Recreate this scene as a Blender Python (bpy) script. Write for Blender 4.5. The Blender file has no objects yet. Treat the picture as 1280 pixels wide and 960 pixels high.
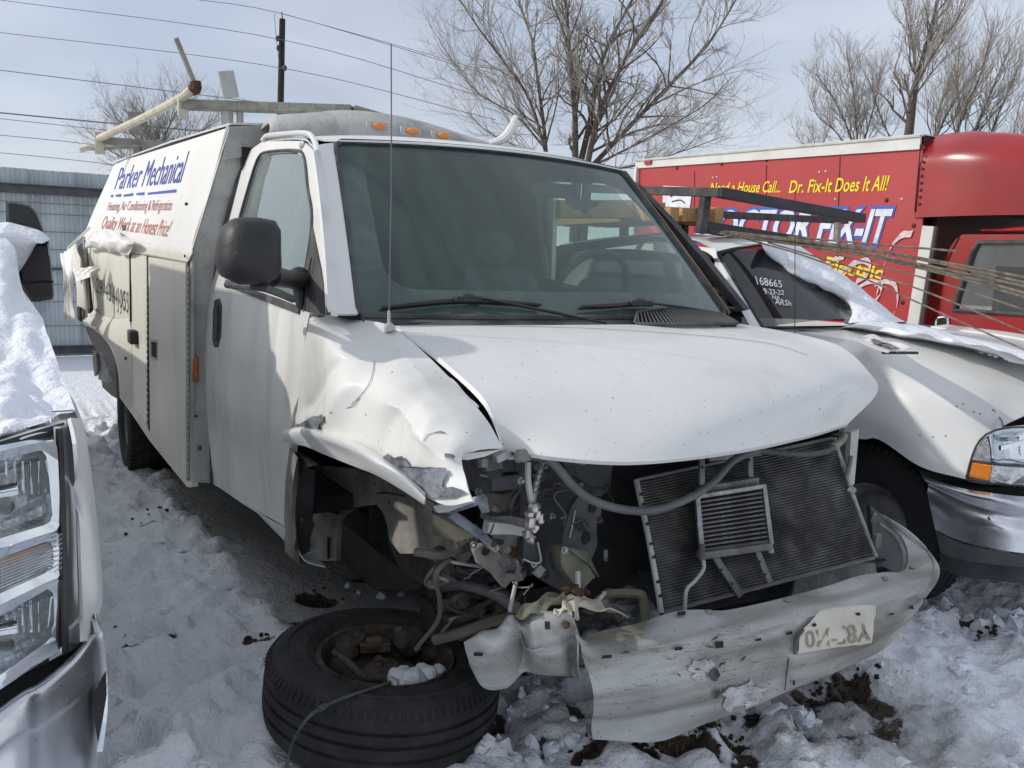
import bpy, math, random
import numpy as np
from mathutils import Vector, Matrix, Euler
from mathutils.geometry import tessellate_polygon

SC = bpy.context.scene
COL = SC.collection
rad = math.radians

# ---------------------------------------------------------------- camera
# world frame: X along the van towards its nose, Y towards its driver side, Z up; metres
FOC = 1076.402
CO = Vector((2.6072, -1.82554, 1.47266))
CR = (Vector((0.5053255, 0.8624557, 0.0285697)), Vector((0.128986, -0.0427560, -0.9907245)), Vector((-0.8532343, 0.5043233, -0.1328504)))
cam_data = bpy.data.cameras.new('camera')
cam_data.sensor_width = 36.0
cam_data.lens = 36.0 * FOC / 1280.0
cam_data.clip_start = 0.05
cam_data.clip_end = 2000.0
cam = bpy.data.objects.new('camera', cam_data)
COL.objects.link(cam)
m = Matrix.Identity(4)
for i in range(3):
    m[i][0] = CR[0][i]; m[i][1] = -CR[1][i]; m[i][2] = -CR[2][i]; m[i][3] = CO[i]
cam.matrix_world = m
SC.camera = cam

# ---------------------------------------------------------------- sky and sun
SUN_EL = rad(31)
SUN_AZ = Vector((-0.42, -0.91, 0)).normalized()
sun_dir = Vector((SUN_AZ.x * math.cos(SUN_EL), SUN_AZ.y * math.cos(SUN_EL), math.sin(SUN_EL)))
sd = bpy.data.lights.new('sun', 'SUN'); sd.energy = 1.5; sd.angle = rad(1.2); sd.color = (1.0, 0.95, 0.88)
sun = bpy.data.objects.new('sun', sd); COL.objects.link(sun)
sun.rotation_euler = sun_dir.to_track_quat('Z', 'Y').to_euler()
W = bpy.data.worlds.new('World'); SC.world = W; W.use_nodes = True
nt = W.node_tree; nt.nodes.clear()
wo = nt.nodes.new('ShaderNodeOutputWorld'); bg = nt.nodes.new('ShaderNodeBackground'); bg.inputs[1].default_value = 0.135
sky = nt.nodes.new('ShaderNodeTexSky'); sky.sky_type = 'NISHITA'; sky.sun_disc = False
sky.sun_elevation = SUN_EL; sky.sun_rotation = math.atan2(SUN_AZ.x, SUN_AZ.y); sky.air_density = 1.0; sky.dust_density = 1.5
tc = nt.nodes.new('ShaderNodeTexCoord'); mp = nt.nodes.new('ShaderNodeMapping'); mp.inputs['Scale'].default_value = (1.0, 1.0, 3.2)
n1 = nt.nodes.new('ShaderNodeTexNoise'); n1.inputs['Scale'].default_value = 2.1; n1.inputs['Detail'].default_value = 6; n1.inputs['Roughness'].default_value = 0.55
n1.inputs['Distortion'].default_value = 0.4
rp = nt.nodes.new('ShaderNodeValToRGB')
rp.color_ramp.elements[0].position = 0.34; rp.color_ramp.elements[0].color = (0.74, 0.74, 0.74, 1)
rp.color_ramp.elements[1].position = 0.66; rp.color_ramp.elements[1].color = (0.92, 0.92, 0.92, 1)
mx = nt.nodes.new('ShaderNodeMixRGB')
n2 = nt.nodes.new('ShaderNodeTexNoise'); n2.inputs['Scale'].default_value = 1.3; n2.inputs['Detail'].default_value = 5
rp2 = nt.nodes.new('ShaderNodeValToRGB')
rp2.color_ramp.elements[0].position = 0.38; rp2.color_ramp.elements[0].color = (2.3, 2.55, 3.05, 1)
rp2.color_ramp.elements[1].position = 0.68; rp2.color_ramp.elements[1].color = (3.95, 4.05, 4.25, 1)
L = nt.links.new
L(tc.outputs['Generated'], mp.inputs[0]); L(mp.outputs[0], n1.inputs['Vector']); L(mp.outputs[0], n2.inputs['Vector'])
L(n1.outputs[0], rp.inputs[0]); L(n2.outputs[0], rp2.inputs[0])
L(rp.outputs[0], mx.inputs[0]); L(sky.outputs[0], mx.inputs[1]); L(rp2.outputs[0], mx.inputs[2])
L(mx.outputs[0], bg.inputs[0]); L(bg.outputs[0], wo.inputs[0])
SC.view_settings.view_transform = 'Standard'; SC.view_settings.look = 'None'
SC.view_settings.exposure = 0.68; SC.view_settings.gamma = 1.0
SC.cycles.max_bounces = 8; SC.cycles.transparent_max_bounces = 16

# ---------------------------------------------------------------- geometry helpers
def ray(u, v):
    return CR[0] * ((u - 640) / FOC) + CR[1] * ((v - 480) / FOC) + CR[2]
def P(u, v, x=None, y=None, z=None, d=None):
    """the point of the place seen in direction (u, v) that lies on the plane x=, y= or z= (or at depth d)"""
    r = ray(u, v)
    if d is not None: return CO + r * d
    for val, a in ((x, 0), (y, 1), (z, 2)):
        if val is not None: return CO + r * ((val - CO[a]) / r[a])
def PL(u, v, p0, n):
    r = ray(u, v); n = Vector(n)
    return CO + r * ((Vector(p0) - CO).dot(n) / r.dot(n))
def interp(t, xs, ys):
    return float(np.interp(t, xs, ys))
def PS(u, v, f, off=0.0):
    """point on a side surface y = -f(z)"""
    y = -f(1.0)
    for _ in range(25):
        p = P(u, v, y=y); y = 0.5 * y + 0.5 * (-f(p.z) - off)
    return P(u, v, y=y)
def V(*a): return Vector(a)

def catmull(pts, n, closed=False):
    pts = [Vector(p) for p in pts]
    if len(pts) == 2: return [pts[0].lerp(pts[1], i / (n - 1)) for i in range(n)]
    k = len(pts)
    def at(i):
        if closed: return pts[i % k]
        if i < 0: return pts[0] * 2 - pts[1]
        if i >= k: return pts[-1] * 2 - pts[-2]
        return pts[i]
    segs = k if closed else k - 1
    fine = []
    for s in range(segs):
        p0, p1, p2, p3 = at(s - 1), at(s), at(s + 1), at(s + 2)
        for j in range(8):
            t = j / 8
            fine.append(0.5 * ((2 * p1) + (p2 - p0) * t + (2 * p0 - 5 * p1 + 4 * p2 - p3) * t * t + (3 * p1 - p0 - 3 * p2 + p3) * t ** 3))
    fine.append(pts[0].copy() if closed else pts[-1].copy())
    return resample(fine, n)
def resample(pts, n):
    pts = [Vector(p) for p in pts]
    d = [0.0]
    for a, b in zip(pts, pts[1:]): d.append(d[-1] + (b - a).length)
    tot = d[-1]; out = []; j = 0
    for i in range(n):
        t = tot * i / (n - 1)
        while j < len(d) - 2 and d[j + 1] < t: j += 1
        seg = d[j + 1] - d[j]
        out.append(pts[j].lerp(pts[j + 1], 0 if seg == 0 else min(1, max(0, (t - d[j]) / seg))))
    return out

class MB:
    """collects shapes for ONE mesh object"""
    def __init__(s): s.v = []; s.f = []; s.mi = []; s.cur = 0
    def add(s, vs, fs):
        o = len(s.v); s.v.extend([tuple(p) for p in vs]); s.f.extend([tuple(i + o for i in f) for f in fs]); s.mi.extend([s.cur] * len(fs)); return s
    def grid(s, rows, closed=False):
        n = len(rows[0]); vs = [p for r in rows for p in r]; fs = []
        for i in range(len(rows) - 1):
            for j in range(n - 1 + (1 if closed else 0)):
                a = i * n + j; b = i * n + (j + 1) % n
                fs.append((a, b, b + n, a + n))
        return s.add(vs, fs)
    def patch(s, curves, nu=24, nv=24, smooth_cross=True, fn=None, linear=False):
        rs = [(resample(c, nu) if linear else catmull(c, nu)) for c in curves]
        cols = []
        for j in range(nu):
            c = [r[j] for r in rs]
            cols.append(catmull(c, nv) if (smooth_cross and len(c) > 2) else resample(c, nv))
        rows = [[cols[j][i] for j in range(nu)] for i in range(nv)]
        if fn: rows = [[fn(p, j / (nu - 1), i / (nv - 1)) for j, p in enumerate(r)] for i, r in enumerate(rows)]
        return s.grid(rows)
    def ring(s, outer, inner, n=64):
        o = resample(list(outer) + [outer[0]], n + 1)[:-1]; i = resample(list(inner) + [inner[0]], n + 1)[:-1]
        # rotate inner to best match
        best = min(range(n), key=lambda k: sum((o[q] - i[(q + k) % n]).length for q in range(0, n, 4)))
        i = i[best:] + i[:best]
        return s.grid([o, i], closed=True)
    def poly(s, pts, ext=None):
        pts = [Vector(p) for p in pts]
        tr = tessellate_polygon([pts]); n = len(pts)
        if ext is None: return s.add(pts, tr)
        ext = Vector(ext); vs = pts + [p + ext for p in pts]
        fs = [tuple(t) for t in tr] + [tuple(i + n for i in reversed(t)) for t in tr]
        fs += [(i, i + n, (i + 1) % n + n, (i + 1) % n) for i in range(n)]
        return s.add(vs, fs)
    def box(s, c, size, rot=None):
        c = Vector(c); h = Vector(size) / 2; R = rot if rot is not None else Matrix.Identity(3)
        vs = [c + R @ Vector((h.x * a, h.y * b, h.z * d)) for a in (-1, 1) for b in (-1, 1) for d in (-1, 1)]
        return s.add(vs, [(0, 1, 3, 2), (4, 6, 7, 5), (0, 4, 5, 1), (2, 3, 7, 6), (0, 2, 6, 4), (1, 5, 7, 3)])
    def bar(s, a, b, w, h, up=(0, 0, 1)):
        a = Vector(a); b = Vector(b); d = (b - a); l = d.length; d.normalize()
        u = Vector(up); u = u - d * u.dot(d)
        if u.length < 1e-4: u = Vector((1, 0, 0)) - d * d.x
        u.normalize(); r = d.cross(u)
        R = Matrix((d, r, u)).transposed()
        return s.box((a + b) / 2, (l, w, h), R)
    def tube(s, pts, r, seg=10, n=None, cap=True, smooth=True):
        pts = [Vector(p) for p in pts]
        if n is None: n = max(2, (len(pts) - 1) * 6 + 1) if len(pts) > 2 else 2
        q = catmull(pts, n) if (smooth and len(pts) > 2) else (pts if not smooth else resample(pts, n))
        n = len(q)
        rr = r if callable(r) else (lambda t: r)
        t0 = (q[1] - q[0]).normalized(); u = t0.orthogonal().normalized(); rows = []
        for i in range(n):
            t = (q[min(i + 1, n - 1)] - q[max(i - 1, 0)])
            if t.length < 1e-9: t = t0
            t = t.normalized(); u = (u - t * u.dot(t)); u = u.normalized() if u.length > 1e-6 else t.orthogonal().normalized()
            w = t.cross(u); R_ = rr(i / (n - 1))
            rows.append([q[i] + (u * math.cos(2 * math.pi * k / seg) + w * math.sin(2 * math.pi * k / seg)) * R_ for k in range(seg)])
        s.grid(rows, closed=True)
        if cap:
            s.add(rows[0], [tuple(range(seg - 1, -1, -1))]); s.add(rows[-1], [tuple(range(seg))])
        return s
    def lathe(s, prof, M=None, seg=48, fn=None):
        M = M or Matrix.Identity(4); rows = []
        for r, h in prof:
            rows.append([M @ Vector((r * math.cos(2 * math.pi * k / seg), r * math.sin(2 * math.pi * k / seg), h)) for k in range(seg)])
        return s.grid(rows, closed=True)
    def ball(s, c, r, sc=(1, 1, 1), seg=12, rings=8, jit=0, rnd=None, rot=None):
        c = Vector(c); rows = []; R = rot if rot is not None else Matrix.Identity(3)
        for i in range(rings + 1):
            th = math.pi * i / rings; row = []
            for k in range(seg):
                ph = 2 * math.pi * k / seg
                j = 1 + (rnd.uniform(-jit, jit) if rnd and 0 < i < rings else 0)
                row.append(c + R @ Vector((r * sc[0] * j * math.sin(th) * math.cos(ph), r * sc[1] * j * math.sin(th) * math.sin(ph), r * sc[2] * j * math.cos(th))))
            rows.append(row)
        return s.grid(rows, closed=True)
    def build(s, name, mat, parent=None, smooth=35, bevel=0, solid=0, sub=0, kind=None, label=None, mods=None, offset=-1):
        vs = np.array(s.v, dtype=float)
        lo, hi = vs.min(0), vs.max(0); c = Vector(((lo + hi) / 2).tolist())
        me = bpy.data.meshes.new(name)
        me.from_pydata([(p[0] - c.x, p[1] - c.y, p[2] - c.z) for p in s.v], [], s.f); me.validate(); me.update()
        mats = mat if isinstance(mat, (list, tuple)) else [mat]
        for k in mats: me.materials.append(k)
        if len(mats) > 1 and len(me.polygons) == len(s.mi): me.polygons.foreach_set('material_index', s.mi)
        if smooth is not None:
            import bmesh
            bm = bmesh.new(); bm.from_mesh(me); bmesh.ops.remove_doubles(bm, verts=bm.verts, dist=1e-5)
            bmesh.ops.recalc_face_normals(bm, faces=bm.faces)
            if solid:   # skins are traced on their outer face: thickness goes inwards, away from the open side
                seen = set(); bm.faces.index_update()
                for f0 in bm.faces:
                    if f0.index in seen: continue
                    st = [f0]; isl = []; seen.add(f0.index)
                    while st:
                        f = st.pop(); isl.append(f)
                        for e in f.edges:
                            for g in e.link_faces:
                                if g.index not in seen: seen.add(g.index); st.append(g)
                    if sum(f.calc_area() * f.normal.dot((CO - c - f.calc_center_median()).normalized()) for f in isl) < 0:
                        for f in isl: f.normal_flip()
            bm.to_mesh(me); bm.free()
            me.shade_smooth(); me.set_sharp_from_angle(angle=rad(smooth))
        ob = bpy.data.objects.new(name, me); COL.objects.link(ob)
        base = WL.get(parent.name, Vector((0, 0, 0))) if parent else Vector((0, 0, 0))
        if parent: ob.parent = parent
        ob.location = c - base; WL[ob.name] = c.copy()
        if solid:
            q = ob.modifiers.new('solid', 'SOLIDIFY'); q.thickness = solid; q.offset = offset
            if smooth is not None and not bevel: q = ob.modifiers.new('split', 'EDGE_SPLIT'); q.split_angle = rad(max(40, smooth))
        if bevel:
            q = ob.modifiers.new('bevel', 'BEVEL'); q.width = bevel; q.segments = 2; q.limit_method = 'ANGLE'; q.angle_limit = rad(40)
        if sub:
            q = ob.modifiers.new('sub', 'SUBSURF'); q.levels = sub; q.render_levels = sub
        if kind: ob['kind'] = kind
        if label: ob['label'] = label
        return ob
WL = {}
def thing(name, label, cat, loc, group=None):
    o = bpy.data.objects.new(name, None); COL.objects.link(o); o.empty_display_size = 0.2
    o.location = loc; WL[o.name] = Vector(loc)
    o['label'] = label; o['category'] = cat
    if group: o['group'] = group
    return o
def tag(o, label, cat, group=None):
    o['label'] = label; o['category'] = cat
    if group: o['group'] = group
    return o
def box_part(name, mat, parent, c, size, rot=None, bevel=0.004, **k):
    return MB().box(c, size, rot).build(name, mat, parent, bevel=bevel, **k)

# ---------------------------------------------------------------- materials
def pmat(name, col, rough=0.5, metal=0.0, var=0.06, vs=3.0, dirt=None, speck=None, bump=None, coat=0.0, spec=0.5, streak=False, col2=None):
    """painted / bare surface: base colour with soft variation, optional dirt film, specks and relief"""
    m = bpy.data.materials.new(name); m.use_nodes = True; nt = m.node_tree; b = nt.nodes['Principled BSDF']; L = nt.links.new
    b.inputs['Roughness'].default_value = rough; b.inputs['Metallic'].default_value = metal
    b.inputs['Coat Weight'].default_value = coat; b.inputs['Coat Roughness'].default_value = 0.12; b.inputs['Specular IOR Level'].default_value = spec
    tc = nt.nodes.new('ShaderNodeTexCoord'); src = tc.outputs['Object']
    def noise(sc, det=4, scale3=None, dist=0.0, off=0.0):
        mp = nt.nodes.new('ShaderNodeMapping'); mp.inputs['Scale'].default_value = scale3 or (1, 1, 1); mp.inputs['Location'].default_value = (off, off * 1.7, off * .6)
        L(src, mp.inputs[0])
        n = nt.nodes.new('ShaderNodeTexNoise'); n.inputs['Scale'].default_value = sc; n.inputs['Detail'].default_value = det; n.inputs['Distortion'].default_value = dist
        L(mp.outputs[0], n.inputs['Vector']); return n.outputs[0]
    def ramp(fac, a, b_):
        r = nt.nodes.new('ShaderNodeMapRange'); r.inputs[1].default_value = a; r.inputs[2].default_value = b_; L(fac, r.inputs[0]); return r.outputs[0]
    def mixc(fac, c1, c2):
        x = nt.nodes.new('ShaderNodeMixRGB')
        for k, c in ((1, c1), (2, c2)):
            if isinstance(c, tuple): x.inputs[k].default_value = (*c, 1) if len(c) == 3 else c
            else: L(c, x.inputs[k])
        if isinstance(fac, float): x.inputs[0].default_value = fac
        else: L(fac, x.inputs[0])
        return x.outputs[0]
    dark = tuple(max(0, c * (1 - 2 * var)) for c in col)
    c = mixc(ramp(noise(vs, 5), .35, .65), dark, col2 or col)
    rg = None
    if dirt:
        dcol, amt, dsc = dirt
        f = ramp(noise(dsc, 6, (1, .16, 1.6) if streak == 'h' else (1, 1, .25) if streak else None, 0.6, 3.1), .62 - .35 * amt, .82 - .2 * amt)
        mu = nt.nodes.new('ShaderNodeMath'); mu.operation = 'MULTIPLY'; mu.inputs[1].default_value = min(1, amt * 1.3); L(f, mu.inputs[0])
        c = mixc(mu.outputs[0], c, dcol)
        r_ = nt.nodes.new('ShaderNodeMapRange'); r_.inputs[3].default_value = rough; r_.inputs[4].default_value = min(1, rough + .35); L(mu.outputs[0], r_.inputs[0]); L(r_.outputs[0], b.inputs['Roughness'])
    if speck:
        scol, amt, ssc = speck
        f = ramp(noise(ssc * 2.2, 2, None, 0.0, 7.7), .76 - .1 * amt, .80 - .1 * amt)
        c = mixc(f, c, scol)
    L(c, b.inputs['Base Color'])
    if bump:
        bp = nt.nodes.new('ShaderNodeBump'); bp.inputs['Strength'].default_value = bump[0]; bp.inputs['Distance'].default_value = 0.02
        L(noise(bump[1], 5, None, .2, 1.3), bp.inputs['Height']); L(bp.outputs[0], b.inputs['Normal'])
    return m
def glass_mat(name, tint=(0.6, 0.7, 0.68), dust=0.15, dcol=(0.3, 0.3, 0.28), rough=0.03, streaks=True, band=None, refl=1.6):
    """thin window pane: clear tint + mirror sheen by angle + a film of dust with its own streaks"""
    m = bpy.data.materials.new(name); m.use_nodes = True; nt = m.node_tree; nt.nodes.clear(); L = nt.links.new
    out = nt.nodes.new('ShaderNodeOutputMaterial'); tr = nt.nodes.new('ShaderNodeBsdfTransparent'); tr.inputs[0].default_value = (*tint, 1)
    gl = nt.nodes.new('ShaderNodeBsdfGlossy'); gl.inputs['Roughness'].default_value = rough; gl.inputs[0].default_value = (.9, .95, .95, 1)
    df = nt.nodes.new('ShaderNodeBsdfDiffuse'); df.inputs[0].default_value = (*dcol, 1)
    fr = nt.nodes.new('ShaderNodeFresnel'); ge = nt.nodes.new('ShaderNodeNewGeometry')
    ir = nt.nodes.new('ShaderNodeMapRange'); ir.inputs[3].default_value = 1.5; ir.inputs[4].default_value = 1 / 1.5; L(ge.outputs['Backfacing'], ir.inputs[0]); L(ir.outputs[0], fr.inputs[0])
    mu = nt.nodes.new('ShaderNodeMath'); mu.operation = 'MULTIPLY'; mu.inputs[1].default_value = refl; mu.use_clamp = True; L(fr.outputs[0], mu.inputs[0])
    m1 = nt.nodes.new('ShaderNodeMixShader'); L(mu.outputs[0], m1.inputs[0]); L(tr.outputs[0], m1.inputs[1]); L(gl.outputs[0], m1.inputs[2])
    tc = nt.nodes.new('ShaderNodeTexCoord'); mp = nt.nodes.new('ShaderNodeMapping'); mp.inputs['Scale'].default_value = (1.2, 5, .8) if streaks else (1, 1, 1)
    mp.inputs['Rotation'].default_value = (rad(20), rad(30), 0)
    n = nt.nodes.new('ShaderNodeTexNoise'); n.inputs['Scale'].default_value = 3.2; n.inputs['Detail'].default_value = 7
    n2 = nt.nodes.new('ShaderNodeTexNoise'); n2.inputs['Scale'].default_value = 90; n2.inputs['Detail'].default_value = 2
    L(tc.outputs['Object'], mp.inputs[0]); L(mp.outputs[0], n.inputs['Vector']); L(tc.outputs['Object'], n2.inputs['Vector'])
    mr = nt.nodes.new('ShaderNodeMapRange'); mr.inputs[1].default_value = .3; mr.inputs[2].default_value = .75; mr.inputs[3].default_value = dust * .7; mr.inputs[4].default_value = dust * 1.4
    L(n.outputs[0], mr.inputs[0])
    mr2 = nt.nodes.new('ShaderNodeMapRange'); mr2.inputs[1].default_value = .62; mr2.inputs[2].default_value = .8; mr2.inputs[3].default_value = 0; mr2.inputs[4].default_value = dust
    L(n2.outputs[0], mr2.inputs[0])
    ad = nt.nodes.new('ShaderNodeMath'); ad.operation = 'ADD'; ad.use_clamp = True; L(mr.outputs[0], ad.inputs[0]); L(mr2.outputs[0], ad.inputs[1])
    if band is not None:   # factory tint band along the top of the pane
        sx = nt.nodes.new('ShaderNodeSeparateXYZ'); L(tc.outputs['Object'], sx.inputs[0])
        mb_ = nt.nodes.new('ShaderNodeMapRange'); mb_.inputs[1].default_value = band; mb_.inputs[2].default_value = band + .07; L(sx.outputs[2], mb_.inputs[0])
        xm = nt.nodes.new('ShaderNodeMixRGB'); xm.inputs[1].default_value = (*tint, 1); xm.inputs[2].default_value = (*[c * .3 for c in tint], 1); L(mb_.outputs[0], xm.inputs[0]); L(xm.outputs[0], tr.inputs[0])
    m2 = nt.nodes.new('ShaderNodeMixShader'); L(ad.outputs[0], m2.inputs[0]); L(m1.outputs[0], m2.inputs[1]); L(df.outputs[0], m2.inputs[2])
    L(m2.outputs[0], out.inputs[0])
    return m
GRIME = (0.17, 0.155, 0.13)
M = {}
M['white'] = pmat('white_paint', (.76, .762, .745), .34, 0, .03, 2.0, (GRIME, .16, 2.2), ((.1, .09, .08), .0, 60), None, .3)
M['white_dirty'] = pmat('white_paint_dirty', (.74, .738, .71), .56, 0, .05, 2.5, (GRIME, .3, 3), ((.08, .07, .06), .35, 38), None, .1, streak=True)
M['hood_white'] = pmat('hood_white', (.72, .718, .70), .44, 0, .03, 1.5, (GRIME, .13, 3), ((.1, .09, .08), .62, 46), None, .35)
M['cream'] = pmat('cream_panel', (.74, .72, .635), .45, 0, .04, 2, ((.3, .26, .17), .24, 3), ((.1, .08, .05), .3, 30), None, .1, streak=True)
M['banner'] = pmat('banner_vinyl', (.78, .77, .74), .5, 0, .03, 3, ((.45, .4, .3), .15, 4), None, (.08, 6))
M['grey_body'] = pmat('grey_undercoat', (.47, .47, .445), .75, 0, .12, 5, ((.14, .13, .12), .4, 6), ((.05, .05, .05), .5, 40), (.25, 45))
M['black'] = pmat('black_plastic', (.022, .022, .024), .5, 0, .15, 4, ((.14, .13, .12), .2, 5), ((.2, .2, .2), .2, 60), (.1, 120))
M['trim'] = pmat('grey_black_trim', (.06, .06, .063), .7, 0, .2, 8, ((.17, .16, .15), .5, 8), ((.25, .25, .24), .5, 70), (.15, 90))
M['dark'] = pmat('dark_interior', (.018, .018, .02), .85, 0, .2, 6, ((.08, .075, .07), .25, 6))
M['void'] = pmat('engine_black', (.022, .021, .021), .9, 0, .2, 6, ((.05, .045, .04), .3, 9), None, (.6, 25))
M['charcoal'] = pmat('charcoal_plastic', (.085, .088, .095), .6, 0, .2, 10, ((.16, .15, .13), .45, 9), ((.3, .3, .28), .25, 55), (.25, 50))
M['steel'] = pmat('grey_steel', (.22, .22, .22), .5, .55, .2, 10, ((.2, .13, .08), .3, 8), ((.5, .5, .48), .3, 50), (.3, 40))
M['alu'] = pmat('dull_aluminium', (.4, .4, .39), .42, .8, .15, 12, ((.12, .11, .1), .5, 9), ((.05, .05, .05), .4, 60), (.3, 60))
M['muddy'] = pmat('muddy_sheet_metal', (.3, .285, .25), .75, 0, .2, 6, ((.06, .055, .05), .55, 6), ((.02, .02, .02), .5, 40), (.35, 30))
M['liner'] = pmat('dark_liner', (.06, .063, .07), .6, 0, .2, 6, ((.12, .11, .1), .35, 7), None, (.2, 20))
M['olive'] = pmat('olive_dusty_plastic', (.2, .2, .14), .7, 0, .2, 8, ((.08, .075, .06), .5, 9), None, (.4, 30))
M['rust'] = pmat('rusty_iron', (.13, .065, .035), .85, .1, .3, 12, ((.04, .03, .025), .6, 10), ((.35, .16, .05), .4, 40), (.8, 35))
M['greasy'] = pmat('greasy_iron', (.085, .072, .058), .7, .15, .3, 14, ((.16, .12, .08), .45, 12), ((.22, .15, .08), .3, 30), (1.0, 30))
M['primer'] = pmat('exposed_primer', (.2, .225, .265), .65, .1, .35, 14, ((.52, .53, .53), .32, 20), ((.05, .06, .08), .7, 60), (.6, 40))
M['bumper'] = pmat('dirty_white_bumper', (.5, .51, .5), .4, .15, .12, 5, ((.14, .12, .085), .7, 8), ((.06, .06, .06), .75, 55), (.3, 16), .2, streak='h')
M['bumper_bare'] = pmat('scraped_bumper_marks', (.09, .09, .1), .7, .2, .4, 30, ((.4, .4, .4), .3, 40))
M['chrome'] = pmat('chrome', (.8, .82, .85), .08, 1.0, .05, 4, ((.3, .3, .3), .18, 5), ((.2, .2, .2), .2, 50), (.12, 5))
M['chrome_dirty'] = pmat('salt_filmed_chrome', (.76, .78, .82), .18, .9, .08, 6, ((.4, .4, .4), .4, 6), ((.15, .15, .15), .3, 50), (.06, 7))
M['rubber'] = pmat('tyre_rubber', (.02, .02, .022), .75, 0, .2, 8, ((.075, .07, .062), .45, 7), ((.15, .14, .12), .3, 50), (.5, 35))
M['rubber_clean'] = pmat('tyre_rubber_dark', (.012, .012, .013), .8, 0, .2, 8, ((.035, .032, .03), .4, 6), None, (.5, 30))
M['amber'] = pmat('amber_lens', (.85, .26, .03), .25, 0, .1, 20, None, None, (.3, 80), .5)
M['amber_dull'] = pmat('dull_amber_lens', (.5, .13, .03), .4, 0, .2, 20)
M['red'] = pmat('red_paint', (.36, .018, .02), .3, 0, .12, 1.2, ((.2, .05, .045), .3, 2), ((.1, .02, .02), .15, 40), None, .5)
M['red_panel'] = pmat('red_box_panel', (.44, .035, .038), .42, 0, .08, 1.0, ((.3, .07, .065), .3, 1.5), ((.12, .02, .02), .1, 30), None, .25)
M['red_dark'] = pmat('shaded_dark_red', (.09, .01, .012), .6, 0, .2, 4)  # red with shade painted in for the nose recess; also seams, rivets
M['white_trim'] = pmat('white_trim', (.66, .66, .62), .45, 0, .05, 3, ((.35, .33, .28), .25, 4))
M['galv'] = pmat('galvanised', (.5, .5, .48), .5, .2, .12, 6, ((.25, .24, .22), .4, 6), ((.15, .15, .15), .4, 40), (.2, 40))
M['rack'] = pmat('weathered_rack', (.33, .32, .27), .65, .1, .15, 9, ((.12, .11, .09), .45, 10), ((.07, .06, .05), .5, 50), (.4, 50))
M['rack_cream'] = pmat('cream_rack_paint', (.6, .56, .45), .5, .0, .1, 9, ((.25, .17, .1), .35, 10), ((.2, .1, .04), .4, 50), (.3, 50))
M['wood'] = pmat('pine_lumber', (.6, .36, .16), .7, 0, .18, 5, ((.35, .2, .08), .35, 5), None, (.4, 50), streak=True)
M['wood_end'] = pmat('pine_end_grain', (.5, .27, .11), .8, 0, .25, 30)
M['rod'] = pmat('rusty_rebar', (.27, .23, .18), .7, .3, .3, 25, ((.3, .2, .12), .4, 30), None, (.5, 90))
M['rim_grey'] = pmat('grey_steel_rim', (.3, .3, .3), .5, .6, .12, 8, ((.1, .09, .08), .4, 7), None, (.2, 30))
M['paper'] = pmat('paper', (.78, .76, .76), .6, 0, .1, 14)
M['ink'] = pmat('print_grey', (.22, .2, .2), .7, 0, .3, 40)
M['blue'] = pmat('blue_lettering', (.035, .06, .42), .5, 0, .05, 5, ((.55, .55, .55), .12, 14))
M['redletter'] = pmat('faded_red_lettering', (.62, .16, .1), .55, 0, .1, 5, ((.75, .68, .6), .34, 18))
M['maroon'] = pmat('maroon_lettering', (.42, .07, .09), .55, 0, .1, 5, ((.7, .62, .6), .34, 18))
M['blackletter'] = pmat('black_lettering', (.03, .03, .03), .55, 0, .1, 5)
M['yellow'] = pmat('yellow_lettering', (.85, .72, .02), .45, 0, .05, 5)
M['blueedge'] = pmat('blue_letter_outline', (.05, .12, .5), .45, 0, .05, 5)
M['letterwhite'] = pmat('white_lettering', (.78, .79, .84), .45, 0, .12, 8, ((.3, .4, .75), .3, 9))
M['spray'] = pmat('pink_white_spray', (.8, .62, .62), .7, 0, .2, 20)
M['bark'] = pmat('grey_brown_bark', (.13, .1, .078), .9, 0, .3, 30, None, None, (.5, 60))
M['bark_dark'] = pmat('dark_wet_bark', (.07, .055, .045), .9, 0, .3, 20, None, None, (.5, 60))
M['twig'] = pmat('twig_bark', (.33, .29, .25), .9, 0, .2, 30)
M['pole'] = pmat('creosoted_pole', (.035, .022, .016), .9, 0, .3, 8)
M['wire'] = pmat('wire', (.13, .135, .15), .6, 0, .1, 5)
M['wshield'] = glass_mat('dusty_windshield', (.8, .93, .88), .13, (.22, .34, .3), .02, band=.18, refl=1.3)
M['clearglass'] = glass_mat('clear_side_glass', (.86, .92, .9), .04, (.4, .42, .4), .02, False)
M['sideglass'] = glass_mat('side_glass', (.36, .5, .46), .34, (.36, .42, .4), .03, False)
M['glass_dark'] = glass_mat('tinted_windshield', (.34, .37, .38), .07, (.15, .16, .17), .015)
M['glass_red'] = glass_mat('cab_window', (.42, .46, .44), .16, (.4, .42, .42), .015, False, refl=6)  # pale film and strong gloss put reflected sky into the pane
M['shade_glass'] = glass_mat('added_dark_glass', (.04, .045, .05), .03, (.1, .1, .1), .02, False)  # near-black tint added so the pickup cab looks dark inside
M['lens'] = glass_mat('clear_lens', (.9, .93, .95), .05, (.6, .62, .64), .05, False)
M['interior_grey'] = pmat('grey_cloth', (.1, .105, .11), .9, 0, .1, 20)
M['headliner'] = pmat('headliner', (.2, .2, .19), .9, 0, .1, 20)
M['plate'] = pmat('bare_back_of_plate', (.62, .59, .5), .45, .25, .08, 6, ((.35, .3, .22), .3, 6), None, (.15, 20))
M['orange_emb'] = pmat('raised_scuffed_edges', (.33, .28, .2), .5, .2, .1, 9)
M['tan'] = pmat('tan_bag', (.4, .37, .2), .8, 0, .2, 12)

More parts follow.
